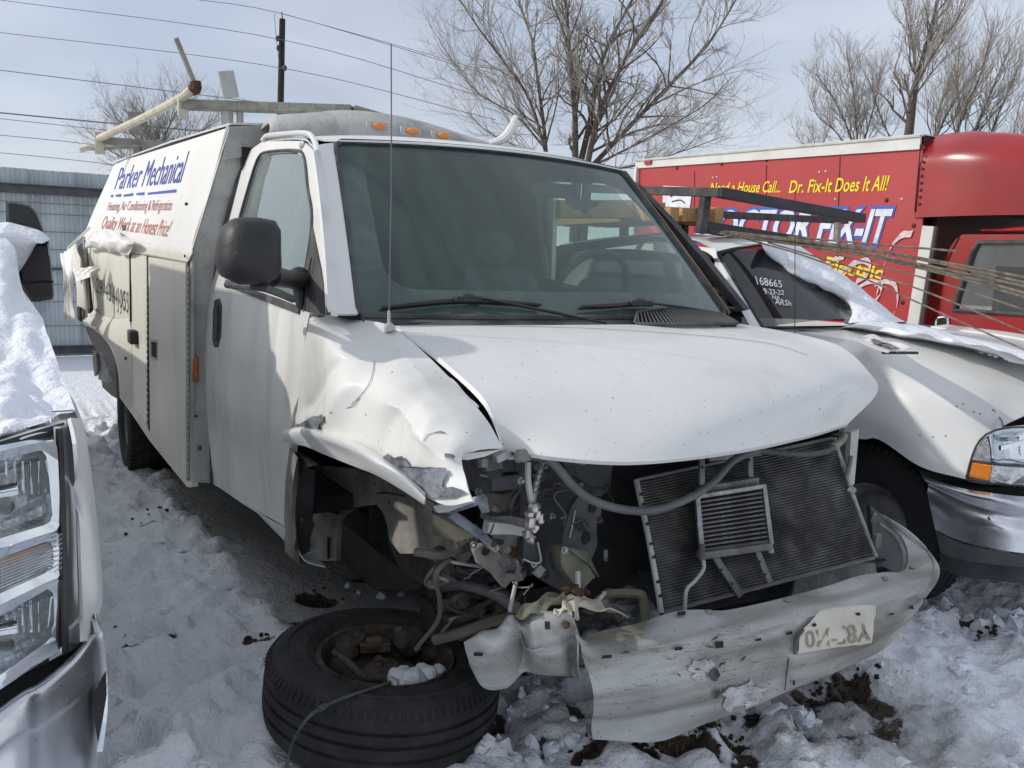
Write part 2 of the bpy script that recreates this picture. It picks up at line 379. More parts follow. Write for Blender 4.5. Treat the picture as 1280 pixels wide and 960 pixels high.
def snow_mat(name, col=(.82, .85, .9), bump=.5, attr=False):
    m = bpy.data.materials.new(name); m.use_nodes = True; nt = m.node_tree; b = nt.nodes['Principled BSDF']; L = nt.links.new
    b.inputs['Roughness'].default_value = .55; b.inputs['Specular IOR Level'].default_value = .35
    tc = nt.nodes.new('ShaderNodeTexCoord')
    hs = []
    for sc, w in ((9, .6), (34, .35), (130, .12)):
        n = nt.nodes.new('ShaderNodeTexNoise'); n.inputs['Scale'].default_value = sc; n.inputs['Detail'].default_value = 3
        L(tc.outputs['Object'], n.inputs['Vector']); mu = nt.nodes.new('ShaderNodeMath'); mu.operation = 'MULTIPLY'; mu.inputs[1].default_value = w; L(n.outputs[0], mu.inputs[0]); hs.append(mu.outputs[0])
    a = nt.nodes.new('ShaderNodeMath'); L(hs[0], a.inputs[0]); L(hs[1], a.inputs[1]); a2 = nt.nodes.new('ShaderNodeMath'); L(a.outputs[0], a2.inputs[0]); L(hs[2], a2.inputs[1])
    bp = nt.nodes.new('ShaderNodeBump'); bp.inputs['Strength'].default_value = bump; bp.inputs['Distance'].default_value = .045; L(a2.outputs[0], bp.inputs['Height']); L(bp.outputs[0], b.inputs['Normal'])
    if not attr:
        b.inputs['Base Color'].default_value = (*col, 1); return m
    at = nt.nodes.new('ShaderNodeAttribute'); at.attribute_name = 'dirt'
    at2 = nt.nodes.new('ShaderNodeAttribute'); at2.attribute_name = 'slush'
    n = nt.nodes.new('ShaderNodeTexNoise'); n.inputs['Scale'].default_value = 16; n.inputs['Detail'].default_value = 8; n.inputs['Roughness'].default_value = .7
    L(tc.outputs['Object'], n.inputs['Vector'])
    def comb(attr_out, lo, hi):
        s = nt.nodes.new('ShaderNodeMath'); s.operation = 'ADD'; L(attr_out, s.inputs[0]); L(n.outputs[0], s.inputs[1])
        r = nt.nodes.new('ShaderNodeMapRange'); r.inputs[1].default_value = lo; r.inputs[2].default_value = hi; L(s.outputs[0], r.inputs[0]); return r.outputs[0]
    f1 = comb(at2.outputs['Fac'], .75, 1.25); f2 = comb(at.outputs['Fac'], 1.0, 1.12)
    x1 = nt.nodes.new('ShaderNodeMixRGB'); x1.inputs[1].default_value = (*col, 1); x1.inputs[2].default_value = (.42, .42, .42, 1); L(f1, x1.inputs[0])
    soil = nt.nodes.new('ShaderNodeValToRGB'); soil.color_ramp.elements[0].color = (.016, .012, .009, 1); soil.color_ramp.elements[1].color = (.1, .075, .05, 1)
    n3 = nt.nodes.new('ShaderNodeTexNoise'); n3.inputs['Scale'].default_value = 45; n3.inputs['Detail'].default_value = 4; L(tc.outputs['Object'], n3.inputs['Vector']); L(n3.outputs[0], soil.inputs[0])
    x2 = nt.nodes.new('ShaderNodeMixRGB'); L(x1.outputs[0], x2.inputs[1]); L(soil.outputs[0], x2.inputs[2]); L(f2, x2.inputs[0])
    L(x2.outputs[0], b.inputs['Base Color'])
    return m
M['ground'] = snow_mat('trodden_snow', (.82, .845, .88), 1.0, True)
M['snow'] = snow_mat('fresh_snow', (.84, .87, .92), .75)
def letters(text, mat, map_fn, name, parent, shear=0.0, res=3, grow=0.0, align=None, smooth=None):
    """flat lettering: outlines of the words laid through map_fn((s, t) in 0..1 x 0..1)"""
    c = bpy.data.curves.new('txt', 'FONT'); c.body = text; c.shear = shear; c.resolution_u = res; c.offset = grow; c.fill_mode = 'FRONT'
    ob = bpy.data.objects.new('txt', c); COL.objects.link(ob)
    dg = bpy.context.evaluated_depsgraph_get(); me = bpy.data.meshes.new_from_object(ob.evaluated_get(dg))
    bpy.data.objects.remove(ob)
    vs = [v.co.copy() for v in me.vertices]; fs = [tuple(p.vertices) for p in me.polygons]
    x0 = min(v.x for v in vs); x1 = max(v.x for v in vs); y0 = min(0, 0); y1 = 0.73
    bpy.data.meshes.remove(me)
    spans = sorted((min(vs[i].x for i in f), max(vs[i].x for i in f)) for f in fs); words = []
    for a, c in spans:   # a wide gap ends a word: every word is its own piece
        if words and a - words[-1][1] < .17: words[-1][1] = max(words[-1][1], c)
        else: words.append([a, c])
    out = None
    for a, c in words:
        b = MB(); sel = [f for f in fs if a - 1e-6 <= min(vs[i].x for i in f) and max(vs[i].x for i in f) <= c + 1e-6]; used = sorted({i for f in sel for i in f}); ix = {i: k for k, i in enumerate(used)}
        b.add([map_fn((vs[i].x - x0) / (x1 - x0), (vs[i].y - y0) / (y1 - y0)) for i in used], [tuple(ix[i] for i in f) for f in sel])
        out = b.build(name, mat, parent, smooth=None)
    return out
def quadmap(p00, p10, p01, p11, n=(0, 0, 0)):
    n = Vector(n)
    return lambda s, t: p00.lerp(p10, s).lerp(p01.lerp(p11, s), t) + n
# ---------------------------------------------------------------- ground
rng = np.random.RandomState(7)
def vnoise(x, y, seed):
    r = np.random.RandomState(seed); T = r.rand(256, 256)
    xi = np.floor(x).astype(int); yi = np.floor(y).astype(int); fx = x - xi; fy = y - yi
    fx = fx * fx * (3 - 2 * fx); fy = fy * fy * (3 - 2 * fy)
    a = T[xi % 256, yi % 256]; b = T[(xi + 1) % 256, yi % 256]; c = T[xi % 256, (yi + 1) % 256]; d = T[(xi + 1) % 256, (yi + 1) % 256]
    return (a * (1 - fx) + b * fx) * (1 - fy) + (c * (1 - fx) + d * fx) * fy - .5
def sst(a, b, x):
    t = np.clip((x - a) / (b - a), 0, 1); return t * t * (3 - 2 * t)
gx = np.concatenate([-np.geomspace(160, 6.2, 46), np.arange(-6, 2.4, .0195), np.linspace(2.5, 40, 24)])
gy = np.concatenate([-np.geomspace(120, 3.3, 36), np.arange(-3.1, 4.6, .0195), np.geomspace(4.8, 140, 40)])
X, Y = np.meshgrid(gx, gy, indexing='ij')
def base_h(X, Y):
    return -.14 * sst(.9, 2.6, Y)
Z = base_h(X, Y)
near = sst(-9, -5, X) * (1 - sst(3, 6, X)) * sst(-6, -3, Y) * (1 - sst(4.5, 8, Y))
# smoother packed ice under the van and along its side
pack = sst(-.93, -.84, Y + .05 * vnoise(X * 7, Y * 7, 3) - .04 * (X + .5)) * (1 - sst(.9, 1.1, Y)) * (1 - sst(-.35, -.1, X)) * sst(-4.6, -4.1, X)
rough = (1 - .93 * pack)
Z += .05 * vnoise(X * 1.1, Y * 1.1, 1) * near + rough * near * (.05 * vnoise(X * 3.3, Y * 3.3, 2) + .035 * vnoise(X * 8, Y * 8, 4) + .034 * (.5 - 2 * np.abs(vnoise(X * 11, Y * 11, 5))) + .02 * (.5 - 2 * np.abs(vnoise(X * 27 + 3, Y * 27, 6))) + .006 * vnoise(X * 45, Y * 45, 8))
D = np.zeros_like(Z)
def bump_at(x, y, r, h, pw=2.0, stretch=1.0, ang=0.0, dirt=0.0):
    i0, i1 = np.searchsorted(gx, [x - r * 1.6, x + r * 1.6]); j0, j1 = np.searchsorted(gy, [y - r * 1.6, y + r * 1.6])
    if i1 - i0 < 2 or j1 - j0 < 2: return
    dx = X[i0:i1, j0:j1] - x; dy = Y[i0:i1, j0:j1] - y
    u = dx * math.cos(ang) + dy * math.sin(ang); w = (-dx * math.sin(ang) + dy * math.cos(ang)) * stretch
    q = np.sqrt(u * u + w * w) / r
    Z[i0:i1, j0:j1] += h * np.clip(1 - q ** pw, 0, 1) ** 1.3
    if dirt: D[i0:i1, j0:j1] = np.maximum(D[i0:i1, j0:j1], dirt * np.clip(1.3 - q, 0, 1))
R_ = random.Random(5)
for k in range(4200):
    x = R_.uniform(-5.5, 2.3); y = R_.uniform(-3, 4.4)
    if -.9 < y < .9 and x < -.3: continue
    r = R_.uniform(.022, .085); bump_at(x, y, r, r * R_.uniform(.2, .62), R_.uniform(1.5, 5), R_.uniform(1, 1.6), R_.uniform(0, 3.1))
for k in range(620):   # foot prints and pits
    x = R_.uniform(-5, 2.3); y = R_.uniform(-3, 4.4)
    if -.9 < y < .9 and x < -.3: continue
    r = R_.uniform(.06, .15); bump_at(x, y, r, -r * R_.uniform(.2, .42), 3, R_.uniform(1.2, 2.2), R_.uniform(0, 3.1))
for k in range(34):   # boot prints down the aisle and in front of the bumper
    if k < 20: x, y = R_.uniform(-4.2, .9), R_.uniform(-1.62, -1.12)
    else: x, y = R_.uniform(.9, 1.9), R_.uniform(-.9, 1.6)
    a = R_.uniform(-.5, .5) + (3.1 if k % 2 else 0)
    bump_at(x, y, .13, -.045, 5, 2.3, a, .28 if k % 3 == 0 else 0); bump_at(x + .13 * math.cos(a), y + .13 * math.sin(a), .06, .02, 3, 1.0, a)
def dirt_px(u, v, r, k=1.0, st=1.6, h=-.03):
    p = P(u, v, z=0.0); p = P(u, v, z=float(base_h(np.array(p.x), np.array(p.y))))
    r = max(r * 1.25, .045); k = min(1.25, k * 1.2)
    bump_at(p.x, p.y, r, h, 2, st, R_.uniform(0, 3.1), k)
for u, v, r, k in ((182, 665, .07, .85), (150, 638, .03, .7), (395, 745, .11, .9), (322, 797, .07, .8), (372, 772, .05, .7), (215, 790, .035, .7), (225, 860, .04, .4), (165, 807, .04, .85), (197, 790, .035, .8), (268, 835, .04, .7),
                   (1060, 862, .1, 1.0), (1020, 872, .08, .9), (1090, 880, .09, .75), (1000, 890, .12, .62), (1110, 905, .12, .55), (960, 905, .1, .7), (905, 925, .07, .85), (925, 925, .04, .9), (735, 948, .06, 1.0), (800, 945, .07, .95), (640, 850, .07, .8), (1060, 930, .1, .45), (930, 950, .08, .6),
                   (870, 940, .08, .8), (1000, 925, .1, .5), (1215, 772, .05, .9), (1240, 765, .06, .8), (1190, 762, .05, .8), (680, 935, .05, .8), (1130, 930, .12, .3), (450, 720, .06, .7), (1150, 560, .1, .5), (760, 870, .05, .7), (720, 900, .04, .7), (840, 930, .05, .9), (620, 905, .05, .85)):
    dirt_px(u, v, r, k)
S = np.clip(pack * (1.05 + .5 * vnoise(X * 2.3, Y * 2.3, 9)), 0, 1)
# tracked, slushy lane in front of the bumper
q = PL(1040, 880, (0, 0, 0), (0, 0, 1)); dq = np.sqrt(((X - q.x) / .8) ** 2 + ((Y - q.y) / .5) ** 2); S = np.maximum(S, .85 * np.clip(1.2 - dq, 0, 1))
q = PL(700, 900, (0, 0, 0), (0, 0, 1)); dq = np.sqrt(((X - q.x) / .35) ** 2 + ((Y - q.y) / .45) ** 2); S = np.maximum(S, .6 * np.clip(1.2 - dq, 0, 1))
D += near * .22 * np.clip(vnoise(X * 4, Y * 4, 12) + vnoise(X * 11, Y * 11, 13), 0, 1)
nx, ny = X.shape
me = bpy.data.meshes.new('snowy_ground'); nv = nx * ny; nf = (nx - 1) * (ny - 1)
me.vertices.add(nv); me.vertices.foreach_set('co', np.stack([X, Y, Z], -1).ravel().astype(np.float32))
ii, jj = np.meshgrid(np.arange(nx - 1), np.arange(ny - 1), indexing='ij'); a = (ii * ny + jj).ravel()
fc = np.stack([a, a + ny, a + ny + 1, a + 1], -1).astype(np.int32)
me.loops.add(nf * 4); me.loops.foreach_set('vertex_index', fc.ravel()); me.polygons.add(nf)
me.polygons.foreach_set('loop_start', np.arange(0, nf * 4, 4, dtype=np.int32)); me.polygons.foreach_set('loop_total', np.full(nf, 4, dtype=np.int32))
me.update(calc_edges=True); me.shade_smooth()
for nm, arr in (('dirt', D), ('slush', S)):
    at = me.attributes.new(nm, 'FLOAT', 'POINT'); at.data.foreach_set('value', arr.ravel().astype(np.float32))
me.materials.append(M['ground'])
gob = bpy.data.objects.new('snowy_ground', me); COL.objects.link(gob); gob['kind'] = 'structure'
def gz(x, y):
    i = min(max(np.searchsorted(gx, x), 0), nx - 1); j = min(max(np.searchsorted(gy, y), 0), ny - 1); return float(Z[i, j])
# loose crumbs of snow lying on top
b = MB()
for k in range(900):
    x = R_.uniform(-3.5, 2.0); y = R_.uniform(-2.6, 3.4)
    if -.9 < y < .9 and x < -.35: continue
    r = R_.uniform(.006, .02) if k % 6 else R_.uniform(.02, .035)
    b.ball((x, y, gz(x, y) + r * .1), r, (1, R_.uniform(.6, 1.5), .6), 7, 5, .4, R_)
for u, v, r, n in ((600, 945, .09, 14), (680, 950, .07, 10), (560, 955, .06, 8), (1215, 750, .1, 14), (1250, 750, .12, 14), (1180, 745, .08, 12), (1150, 765, .07, 9), (1120, 860, .04, 5), (640, 860, .05, 6), (470, 735, .05, 10), (640, 900, .05, 8), (985, 915, .1, 10)):
    for k in range(n):
        p = P(u + R_.uniform(-38, 38), v + R_.uniform(-14, 14), z=-.02); rr = R_.uniform(.35, .7) * r * .6
        b.ball((p.x, p.y, gz(p.x, p.y) + rr * .15), rr, (1, R_.uniform(.6, 1.6), R_.uniform(.5, .9)), 8, 6, .36, R_, Euler((R_.random() * 3, R_.random() * 3, R_.random() * 3)).to_matrix())
b.build('snow_clumps', M['snow'], smooth=45, kind='stuff')
# clods of soil that lie where the snow is gone
b = MB()
for u, v, n in ((1055, 862, 60), (1020, 872, 30), (735, 948, 20), (800, 945, 30), (905, 925, 24), (1235, 768, 20), (182, 665, 14), (395, 745, 18), (322, 797, 12), (165, 807, 8), (640, 855, 16), (960, 905, 24), (875, 940, 20)):
    for k in range(n):
        p = P(u + R_.gauss(0, 16), v + R_.gauss(0, 5), z=-.02); rr = R_.uniform(.003, .012)
        b.ball((p.x, p.y, gz(p.x, p.y) + rr * .3), rr, (1, R_.uniform(.7, 1.4), .8), 6, 4, .35, R_)
soil_m = pmat('dark_soil', (.04, .028, .018), .95, 0, .3, 20)
b.build('soil_crumbs', soil_m, smooth=None, kind='stuff')
b = MB()
for u0, v0, n in ((868, 915, 70), (890, 915, 30), (830, 925, 18)):
    for k in range(n):
        p = P(u0 + R_.gauss(0, 10), v0 + R_.gauss(0, 5), z=0.0); h = R_.uniform(.03, .09); dx = R_.gauss(0, .035); dy = R_.gauss(0, .035); z0 = gz(p.x, p.y) - .01
        p = V(p.x, p.y, z0); w = V(-dy, dx, 0).normalized() * .0016
        b.add([p - w, p + w, p + V(dx * .5, dy * .5, h * .8) + w, p + V(dx * .5, dy * .5, h * .8) - w, p + V(dx * 1.4, dy * 1.4, h)], [(0, 1, 2, 3), (3, 2, 4)])
b.build('dry_grass', pmat('straw', (.42, .3, .12), .8, 0, .2, 30), smooth=None, kind='stuff')

# ---------------------------------------------------------------- corrugated fence
FX = -11.6
fence = thing('metal_fence', 'tall pale blue-grey sheet metal fence with dark rails behind the parked vehicles', 'fence', (FX, -2, 0))
fmat = pmat('weathered_blue_grey_sheet', (.5, .56, .575), .6, .1, .07, 1.5, ((.2, .24, .25), .45, 2.5), ((.15, .1, .07), .2, 25), (.15, 6), streak=True)
railm = pmat('dark_fence_rail', (.1, .105, .11), .7, .1, .2, 5)
pw = .6; ycs = np.arange(-7.2, 3.2, pw)
proto = None
for k, yc in enumerate(ycs):
    if proto is None:
        b = MB(); prof = []
        for r in range(5):
            y0 = -pw / 2 + r * pw / 5
            prof += [(0, y0), (0, y0 + .06), (.022, y0 + .072), (.022, y0 + .10)] if r else [(0, y0 + .012), (0, y0 + .06), (.022, y0 + .072), (.022, y0 + .10)]
        prof += [(0, pw / 2 + .02), (-.004, pw / 2 + .03)]
        rows = [[V(FX + x, yc + y, z) for x, y in prof] for z in (0, .7, 1.5, 2.2, 2.66)]
        b.grid(rows); proto = b.build('panel', fmat, fence, smooth=20, solid=.003); o = proto
    else:
        o = proto.copy(); COL.objects.link(o); o.parent = fence
        o.location = proto.location + V(0, k * pw, R_.uniform(-.03, .035)); o.rotation_euler = (R_.uniform(-.006, .006), 0, 0)
for z, h in ((2.38, .11), (.1, .1), (1.28, .035)):
    b = MB().box((FX + .055, -2, z), (.05, 10.6, h)); b.build('rail', railm, fence)
    if h > .05: MB().box((FX + .075, -2, z + h / 2 + .012), (.09, 10.6, .012)).build('rail_flange', railm, fence)
for z in (.45, .8, 1.05, 1.55, 1.8, 2.05, 2.2):
    MB().tube([(FX + .045, -7.3, z), (FX + .045, 3.3, z + .01)], .005, 5).build('fence_wire', M['wire'], fence)
for y in (-6.2, -2.4, 1.4):
    MB().box((FX - .06, y, 1.3), (.09, .09, 2.6)).build('post', railm, fence)

# ---------------------------------------------------------------- utility pole and wires
up = P(352, 100, d=38)
pole = thing('utility_pole', 'dark wooden utility pole with small insulators behind the grey rack', 'utility pole', (up.x, up.y, -.2))
a = P(353, 24, d=38); bt = P(349, 215, d=38.4); bt = a + (bt - a) * 1.9
MB().tube([bt, a], lambda t: .17 - .04 * t, 10).build('post', M['pole'], pole)
MB().tube([a, P(352, 15, d=38)], .03, 6).build('top_pin', M['wire'], pole)
for u, v in ((347, 48), (356, 85), (348, 60)):
    p = P(u, v, d=37.8); MB().ball(p, .1, (1, 1, 1.3), 8, 6).build('insulator', M['black'], pole)
MB().tube([P(343, 17, d=37.9), P(345, 45, d=37.9), P(349, 80, d=37.9)], .012, 5).build('drop_cable', M['wire'], pole)
wl = [((-30, -4), (345, 48), (600, 120), 'overhead wire running to the pole from the upper left'),
      ((-30, 37), (347, 84), (620, 150), 'second overhead wire passing low on the dark pole'),
      ((235, -2), (352, 17), (600, 90), 'overhead wire meeting the top pin of the dark pole'),
      ((-30, 84), (230, 116), (420, 140), 'faint overhead wire crossing behind the raised rack arm'),
      ((-30, 138), (150, 155), (420, 178), 'darkest of the overhead wires, level with the rack rails'),
      ((-30, 145), (150, 165), (420, 200), 'thin wire just under the darkest overhead wire'),
      ((-30, 166), (110, 180), (300, 205), 'thin wire sloping below the rack above the fence'),
      ((-30, 188), (110, 202), (300, 226), 'lowest of the overhead wires just above the fence top')]
for k, (p0, p1, p2, lab) in enumerate(wl):
    dd = 38 if k < 3 else 30
    rr = .015 if k != 4 else .026
    if k == 2: dd = 38
    ob = MB().tube([P(*p0, d=dd), P(*p1, d=dd if k > 2 else 37.7), P(*p2, d=dd)], rr * (.8 if k > 4 else 1), 5, n=14).build('overhead_wire', M['wire'])
    tag(ob, lab, 'wire', 'overhead wires')
ob = MB().tube([P(353, 17, d=38), P(560, 75, d=36), P(800, 150, d=34)], .012, 5, n=10).build('overhead_wire', M['wire'])
tag(ob, 'faint wire leaving the pole towards the large bare tree', 'wire', 'overhead wires')

# ---------------------------------------------------------------- bare trees
def tree(name, label, limbs, depth, seed, twig_len=1.0, levels=4, base=None, m1='bark', upw=.25, dens=1.0, spread=.55, r0=.12):
    """limbs: traced main stems as lists of (u, v) with their own depth offset; twigs fork from them at random"""
    rnd = random.Random(seed)
    b = MB(); tw = MB()
    def twig(p, d, ln, r, lv):
        pts = [p]; q = p.copy(); dd = d.copy(); n = 4
        for i in range(n):
            dd = (dd + V(rnd.gauss(0, .16), rnd.gauss(0, .16), rnd.gauss(0, .12) + upw * .12)).normalized(); q = q + dd * (ln / n); pts.append(q.copy())
        tgt = b if r > .02 else tw
        tgt.tube(pts, lambda t: r * (1 - .6 * t), 4 if r < .02 else 6, n=n + 1, cap=False, smooth=False)
        if lv <= 0: return
        k = rnd.randint(3, 5) if lv > 1 else rnd.randint(2, 4)
        for c in range(int(k * dens + .5)):
            t = rnd.uniform(.2, 1.0); i = min(n - 1, int(t * n)); s = pts[i].lerp(pts[i + 1], t * n - i)
            nd = (dd + V(rnd.gauss(0, spread), rnd.gauss(0, spread), rnd.gauss(0, spread) + upw * .6)).normalized()
            twig(s, nd, ln * rnd.uniform(.45, .75), r * .5, lv - 1)
    for li in limbs:
        pts_px, dz, r = li[0], li[1], li[2]
        n = len(pts_px); pts = [P(u, v, d=depth + dz * i / (n - 1)) for i, (u, v) in enumerate(pts_px)]
        q = catmull(pts, 14)
        b.tube(q, lambda t: .5 * r * (1 - .75 * t), 8, n=14, smooth=False)
        for i in range(2, 14):
            for c in range(int(2.4 * dens + rnd.random())):
                tdir = (q[min(i, 13)] - q[i - 1]).normalized()
                nd = (tdir * .8 + V(rnd.gauss(0, spread), rnd.gauss(0, spread), rnd.gauss(0, spread * .8) + upw)).normalized()
                twig(q[i - 1].lerp(q[i], rnd.random()), nd, twig_len * rnd.uniform(.6, 1.2) * (1.1 - .3 * i / 13), max(.005, r * (1 - .6 * i / 13) * .26), levels - 2)
    root = P(*limbs[0][0][0], d=depth); t = thing(name, label, 'tree', (root.x, root.y, 0))
    if base:
        for li in limbs:
            p = P(*li[0][0], d=depth); g = V(root.x + (p.x - root.x) * .5, root.y + (p.y - root.y) * .5, -.3)
            b.tube([g, p], lambda tt, r=li[2]: .5 * r * (1.25 - .25 * tt), 8, n=5)
    b.build('trunk', M[m1], t, smooth=60); tw.build('twigs', M['twig'], t, smooth=None)
    return t
tree('bare_tree', 'large many-stemmed bare tree rising behind the van roof', [
    ([(719, 215), (719, 150), (715, 100), (711, 50), (707, 0), (700, -70)], 0.4, .15),
    ([(723, 215), (738, 150), (748, 90), (768, 40), (790, 0), (812, -60)], 1.5, .15),
    ([(733, 212), (748, 145), (772, 92), (800, 45), (829, 0), (850, -50)], -1.2, .14),
    ([(736, 212), (790, 155), (845, 98), (880, 62), (905, 25), (928, -15)], 0.9, .12),
    ([(740, 208), (800, 178), (850, 150), (885, 128), (915, 96)], -1.4, .06),
    ([(684, 215), (680, 160), (672, 100), (665, 50), (648, 0), (640, -50)], 1.8, .1),
    ([(682, 190), (662, 125), (632, 80), (600, 38), (575, 0)], -.8, .08),
    ([(681, 185), (645, 145), (600, 118), (572, 85), (550, 52)], .8, .055),
    ([(690, 205), (650, 185), (610, 165), (585, 140)], -1.0, .04),
    ([(734, 212), (764, 212), (800, 205), (850, 190), (905, 170)], -.6, .05)],
    19.0, 3, 1.35, 5, base=True, dens=.88, r0=.15)
tree('bare_tree', 'tall bare tree with a leaning pale trunk above the red truck', [
    ([(1132, 185), (1140, 125), (1148, 90), (1160, 50), (1172, 0), (1180, -50)], .3, .17),
    ([(1145, 110), (1143, 70), (1135, 30), (1128, 0)], .8, .07),
    ([(1146, 105), (1165, 70), (1190, 35), (1210, 0)], -.8, .08),
    ([(1144, 120), (1165, 90), (1190, 65), (1210, 55)], .5, .04)],
    22.0, 11, 1.0, 5, base=True, dens=.85, upw=.5, spread=.42)
tree('bare_tree', 'dense brushy bare tree filling the sky above the red truck cab', [
    ([(1160, 200), (1180, 150), (1205, 110), (1235, 75)], .8, .09),
    ([(1185, 200), (1205, 140), (1225, 95), (1240, 40)], -.6, .1),
    ([(1205, 205), (1225, 150), (1245, 100), (1262, 60)], .6, .09),
    ([(1225, 210), (1245, 150), (1262, 110), (1275, 80)], -.6, .08),
    ([(1195, 205), (1200, 140), (1196, 100), (1200, 60)], .2, .07),
    ([(1170, 200), (1170, 150), (1185, 110), (1190, 85)], -.2, .06)],
    25.0, 21, 1.15, 5, base=True, dens=.85, upw=.55, spread=.4)
tree('bare_tree', 'low spreading bare tree behind the left end of the red box', [
    ([(1072, 195), (1070, 150), (1066, 110), (1058, 65)], .5, .08),
    ([(1072, 195), (1055, 150), (1040, 120), (1020, 92)], -.6, .07),
    ([(1074, 195), (1088, 150), (1098, 110), (1100, 85)], .6, .06),
    ([(1064, 195), (1045, 165), (1022, 145), (1010, 112)], -.2, .05),
    ([(1120, 190), (1105, 155), (1095, 130), (1085, 95)], .2, .05)],
    26.0, 31, .95, 5, base=True, dens=.9, upw=.4, spread=.45)
tree('bare_tree', 'small faint bare tree at the back end of the red box', [
    ([(1022, 205), (1018, 178), (1010, 158)], .3, .04), ([(1022, 205), (1032, 172), (1040, 150)], .3, .04), ([(1018, 205), (1000, 175), (990, 158)], -.3, .035)],
    30.0, 41, .8, 4, base=True, dens=.7, upw=.5)
tree('bare_tree', 'bare tree cut by the right edge above the red truck nose', [
    ([(1262, 215), (1275, 180), (1290, 150), (1300, 120)], .3, .06), ([(1262, 210), (1268, 160), (1275, 130)], .3, .05)],
    24.0, 51, .8, 4, base=True, dens=.8, upw=.5)
tree('bare_tree', 'bushy bare tree seen through the grey ladder rack above the fence', [
    ([(195, 240), (200, 190), (215, 150), (228, 128)], .5, .09), ([(195, 240), (180, 190), (160, 160), (140, 145)], -.5, .08),
    ([(200, 240), (225, 190), (250, 165), (275, 150)], .5, .07), ([(190, 240), (165, 205), (140, 190), (118, 175)], .4, .06),
    ([(205, 240), (245, 200), (275, 190)], .4, .05), ([(195, 240), (190, 185), (182, 150), (178, 135)], -.4, .06)],
    24.0, 61, 1.0, 5, base=True, dens=.95, upw=.35)
# ================================================================ the wrecked service van
def tr(pts, **k): return [P(u, v, **k) for u, v in pts]
def fcab(z): return interp(z, [.3, .45, .62, .85, 1.1, 1.3, 1.95, 2.05], [.945, .965, .975, .99, .985, .96, .79, .74])
def sd_(pts, off=0.0): return [PS(u, v, fcab, off) for u, v in pts]
def mir(pts): return [V(p.x, -p.y, p.z) for p in pts]
van = thing('service_van', 'wrecked white service van with crumpled fender, torn bumper and lettered utility body', 'van', (-1.2, 0, 0))
def hws(y, z): return .08 - .23 * y * y - 1.03 * (z - 1.28) + .10 * (z - 1.28) * (1.95 - z)

# --- windshield
b = MB(); rows = []
for i in range(17):
    z = 1.31 + (1.93 - 1.31) * i / 16; yl = .815 - (.815 - .69) * i / 16
    zz = lambda y: z + .022 * (1 - (y / .8) ** 2) * (i / 16)
    rows.append([V(hws(y, zz(y)), y, zz(y)) for y in [yl * (-1 + 2 * j / 24) for j in range(25)]])
b.grid(rows); b.build('windshield', M['wshield'], van, smooth=80)
def wrow(i): return rows[i]
# dark ceramic band and rubber moulding round the pane
b = MB()
def wpt(s, t, off=.004):      # s across -1..1, t up 0..1
    z = 1.31 + .62 * t; yl = .815 - .125 * t; y = yl * s; z2 = z + .022 * (1 - (y / .8) ** 2) * t
    return V(hws(y, z2) + off, y, z2)
band = []
outer = [(-1, 0), (1, 0), (1, 1), (-1, 1)]
def edge_pts(w0, k=16):
    s0, s1, t0, t1 = -1 + w0[0], 1 - w0[1], w0[2], 1 - w0[3]; r = w0[4]; pts = []
    for cs, ct, a0 in ((s1 - r, t0 + r * 1.2, -90), (s1 - r, t1 - r * 1.2, 0), (s0 + r, t1 - r * 1.2, 90), (s0 + r, t0 + r * 1.2, 180)):
        for q in range(7):
            a = rad(a0 + 15 * q); pts.append((cs + r * math.cos(a), ct + r * 1.2 * math.sin(a)))
    return pts
def dens(pts, n):
    o = resample([V(p[0], p[1], 0) for p in pts] + [V(pts[0][0], pts[0][1], 0)], n + 1)[:-1]; return [(p.x, p.y) for p in o]
n_ = 120
o = dens(edge_pts((.0, .0, .0, .0, .02)), n_); i_ = dens(edge_pts((.12, .055, .13, .05, .12)), n_)
b.grid([[wpt(s, t, -.006) for s, t in o], [wpt(s, t, -.006) for s, t in i_]], closed=True)
b.build('black_border', M['trim'], van, smooth=80)
b = MB()
pts = [wpt(s, t, .004) for s, t in dens(edge_pts((-.012, -.012, -.01, -.012, .04)), n_)]
b.tube(pts + [pts[0]], .011, 6, n=n_ + 1, smooth=False, cap=False); b.build('windshield_seal', M['trim'], van)

# --- roof, header, pillars
b = MB()
def roofc(x, zc, ye, ze, k=3.0): return [V(x - .14 * (abs(y) / .7) ** 2 * (1 if x > -.9 else .3), y, zc - (zc - ze) * (abs(y) / ye) ** k) for y in [ye * (-1 + 2 * j / 12) for j in range(13)]]
top = [wpt(-1 + 2 * j / 12, 1.0, .012) + V(0, 0, .004) for j in range(13)]
b.patch([top, roofc(-.66, 1.98, .71, 1.95), roofc(-.9, 2.012, .74, 1.975), roofc(-1.3, 2.03, .76, 1.985), roofc(-1.83, 2.03, .76, 1.985)], 40, 24)
b.build('roof', M['white'], van, smooth=60, solid=.006)
aL = sd_([(393, 200), (400, 260), (406, 330), (411, 394)])
eL = [wpt(-1.0, 1 - k / 8, .006) - V(0, .008, 0) for k in range(9)]
b = MB(); b.patch([sd_([(392, 188), (399, 240), (406, 310), (411, 393)]), [p.lerp(q, .6) + V(0, -.03, 0) for p, q in zip(catmull(sd_([(392, 188), (399, 240), (406, 310), (411, 393)]), 9), eL)], eL], 20, 8)
b.build('pillar', M['white'], van, smooth=60, solid=.01)
eR = mir(eL); aR = mir(catmull(sd_([(392, 188), (399, 240), (406, 310), (411, 393)]), 9))
b = MB(); b.patch([eR, [p + V(-.03, .03, 0) for p in eR], [p + V(-.12, .06, 0) for p in eR]], 20, 8); b.build('pillar', M['trim'], van, smooth=60, solid=.01)
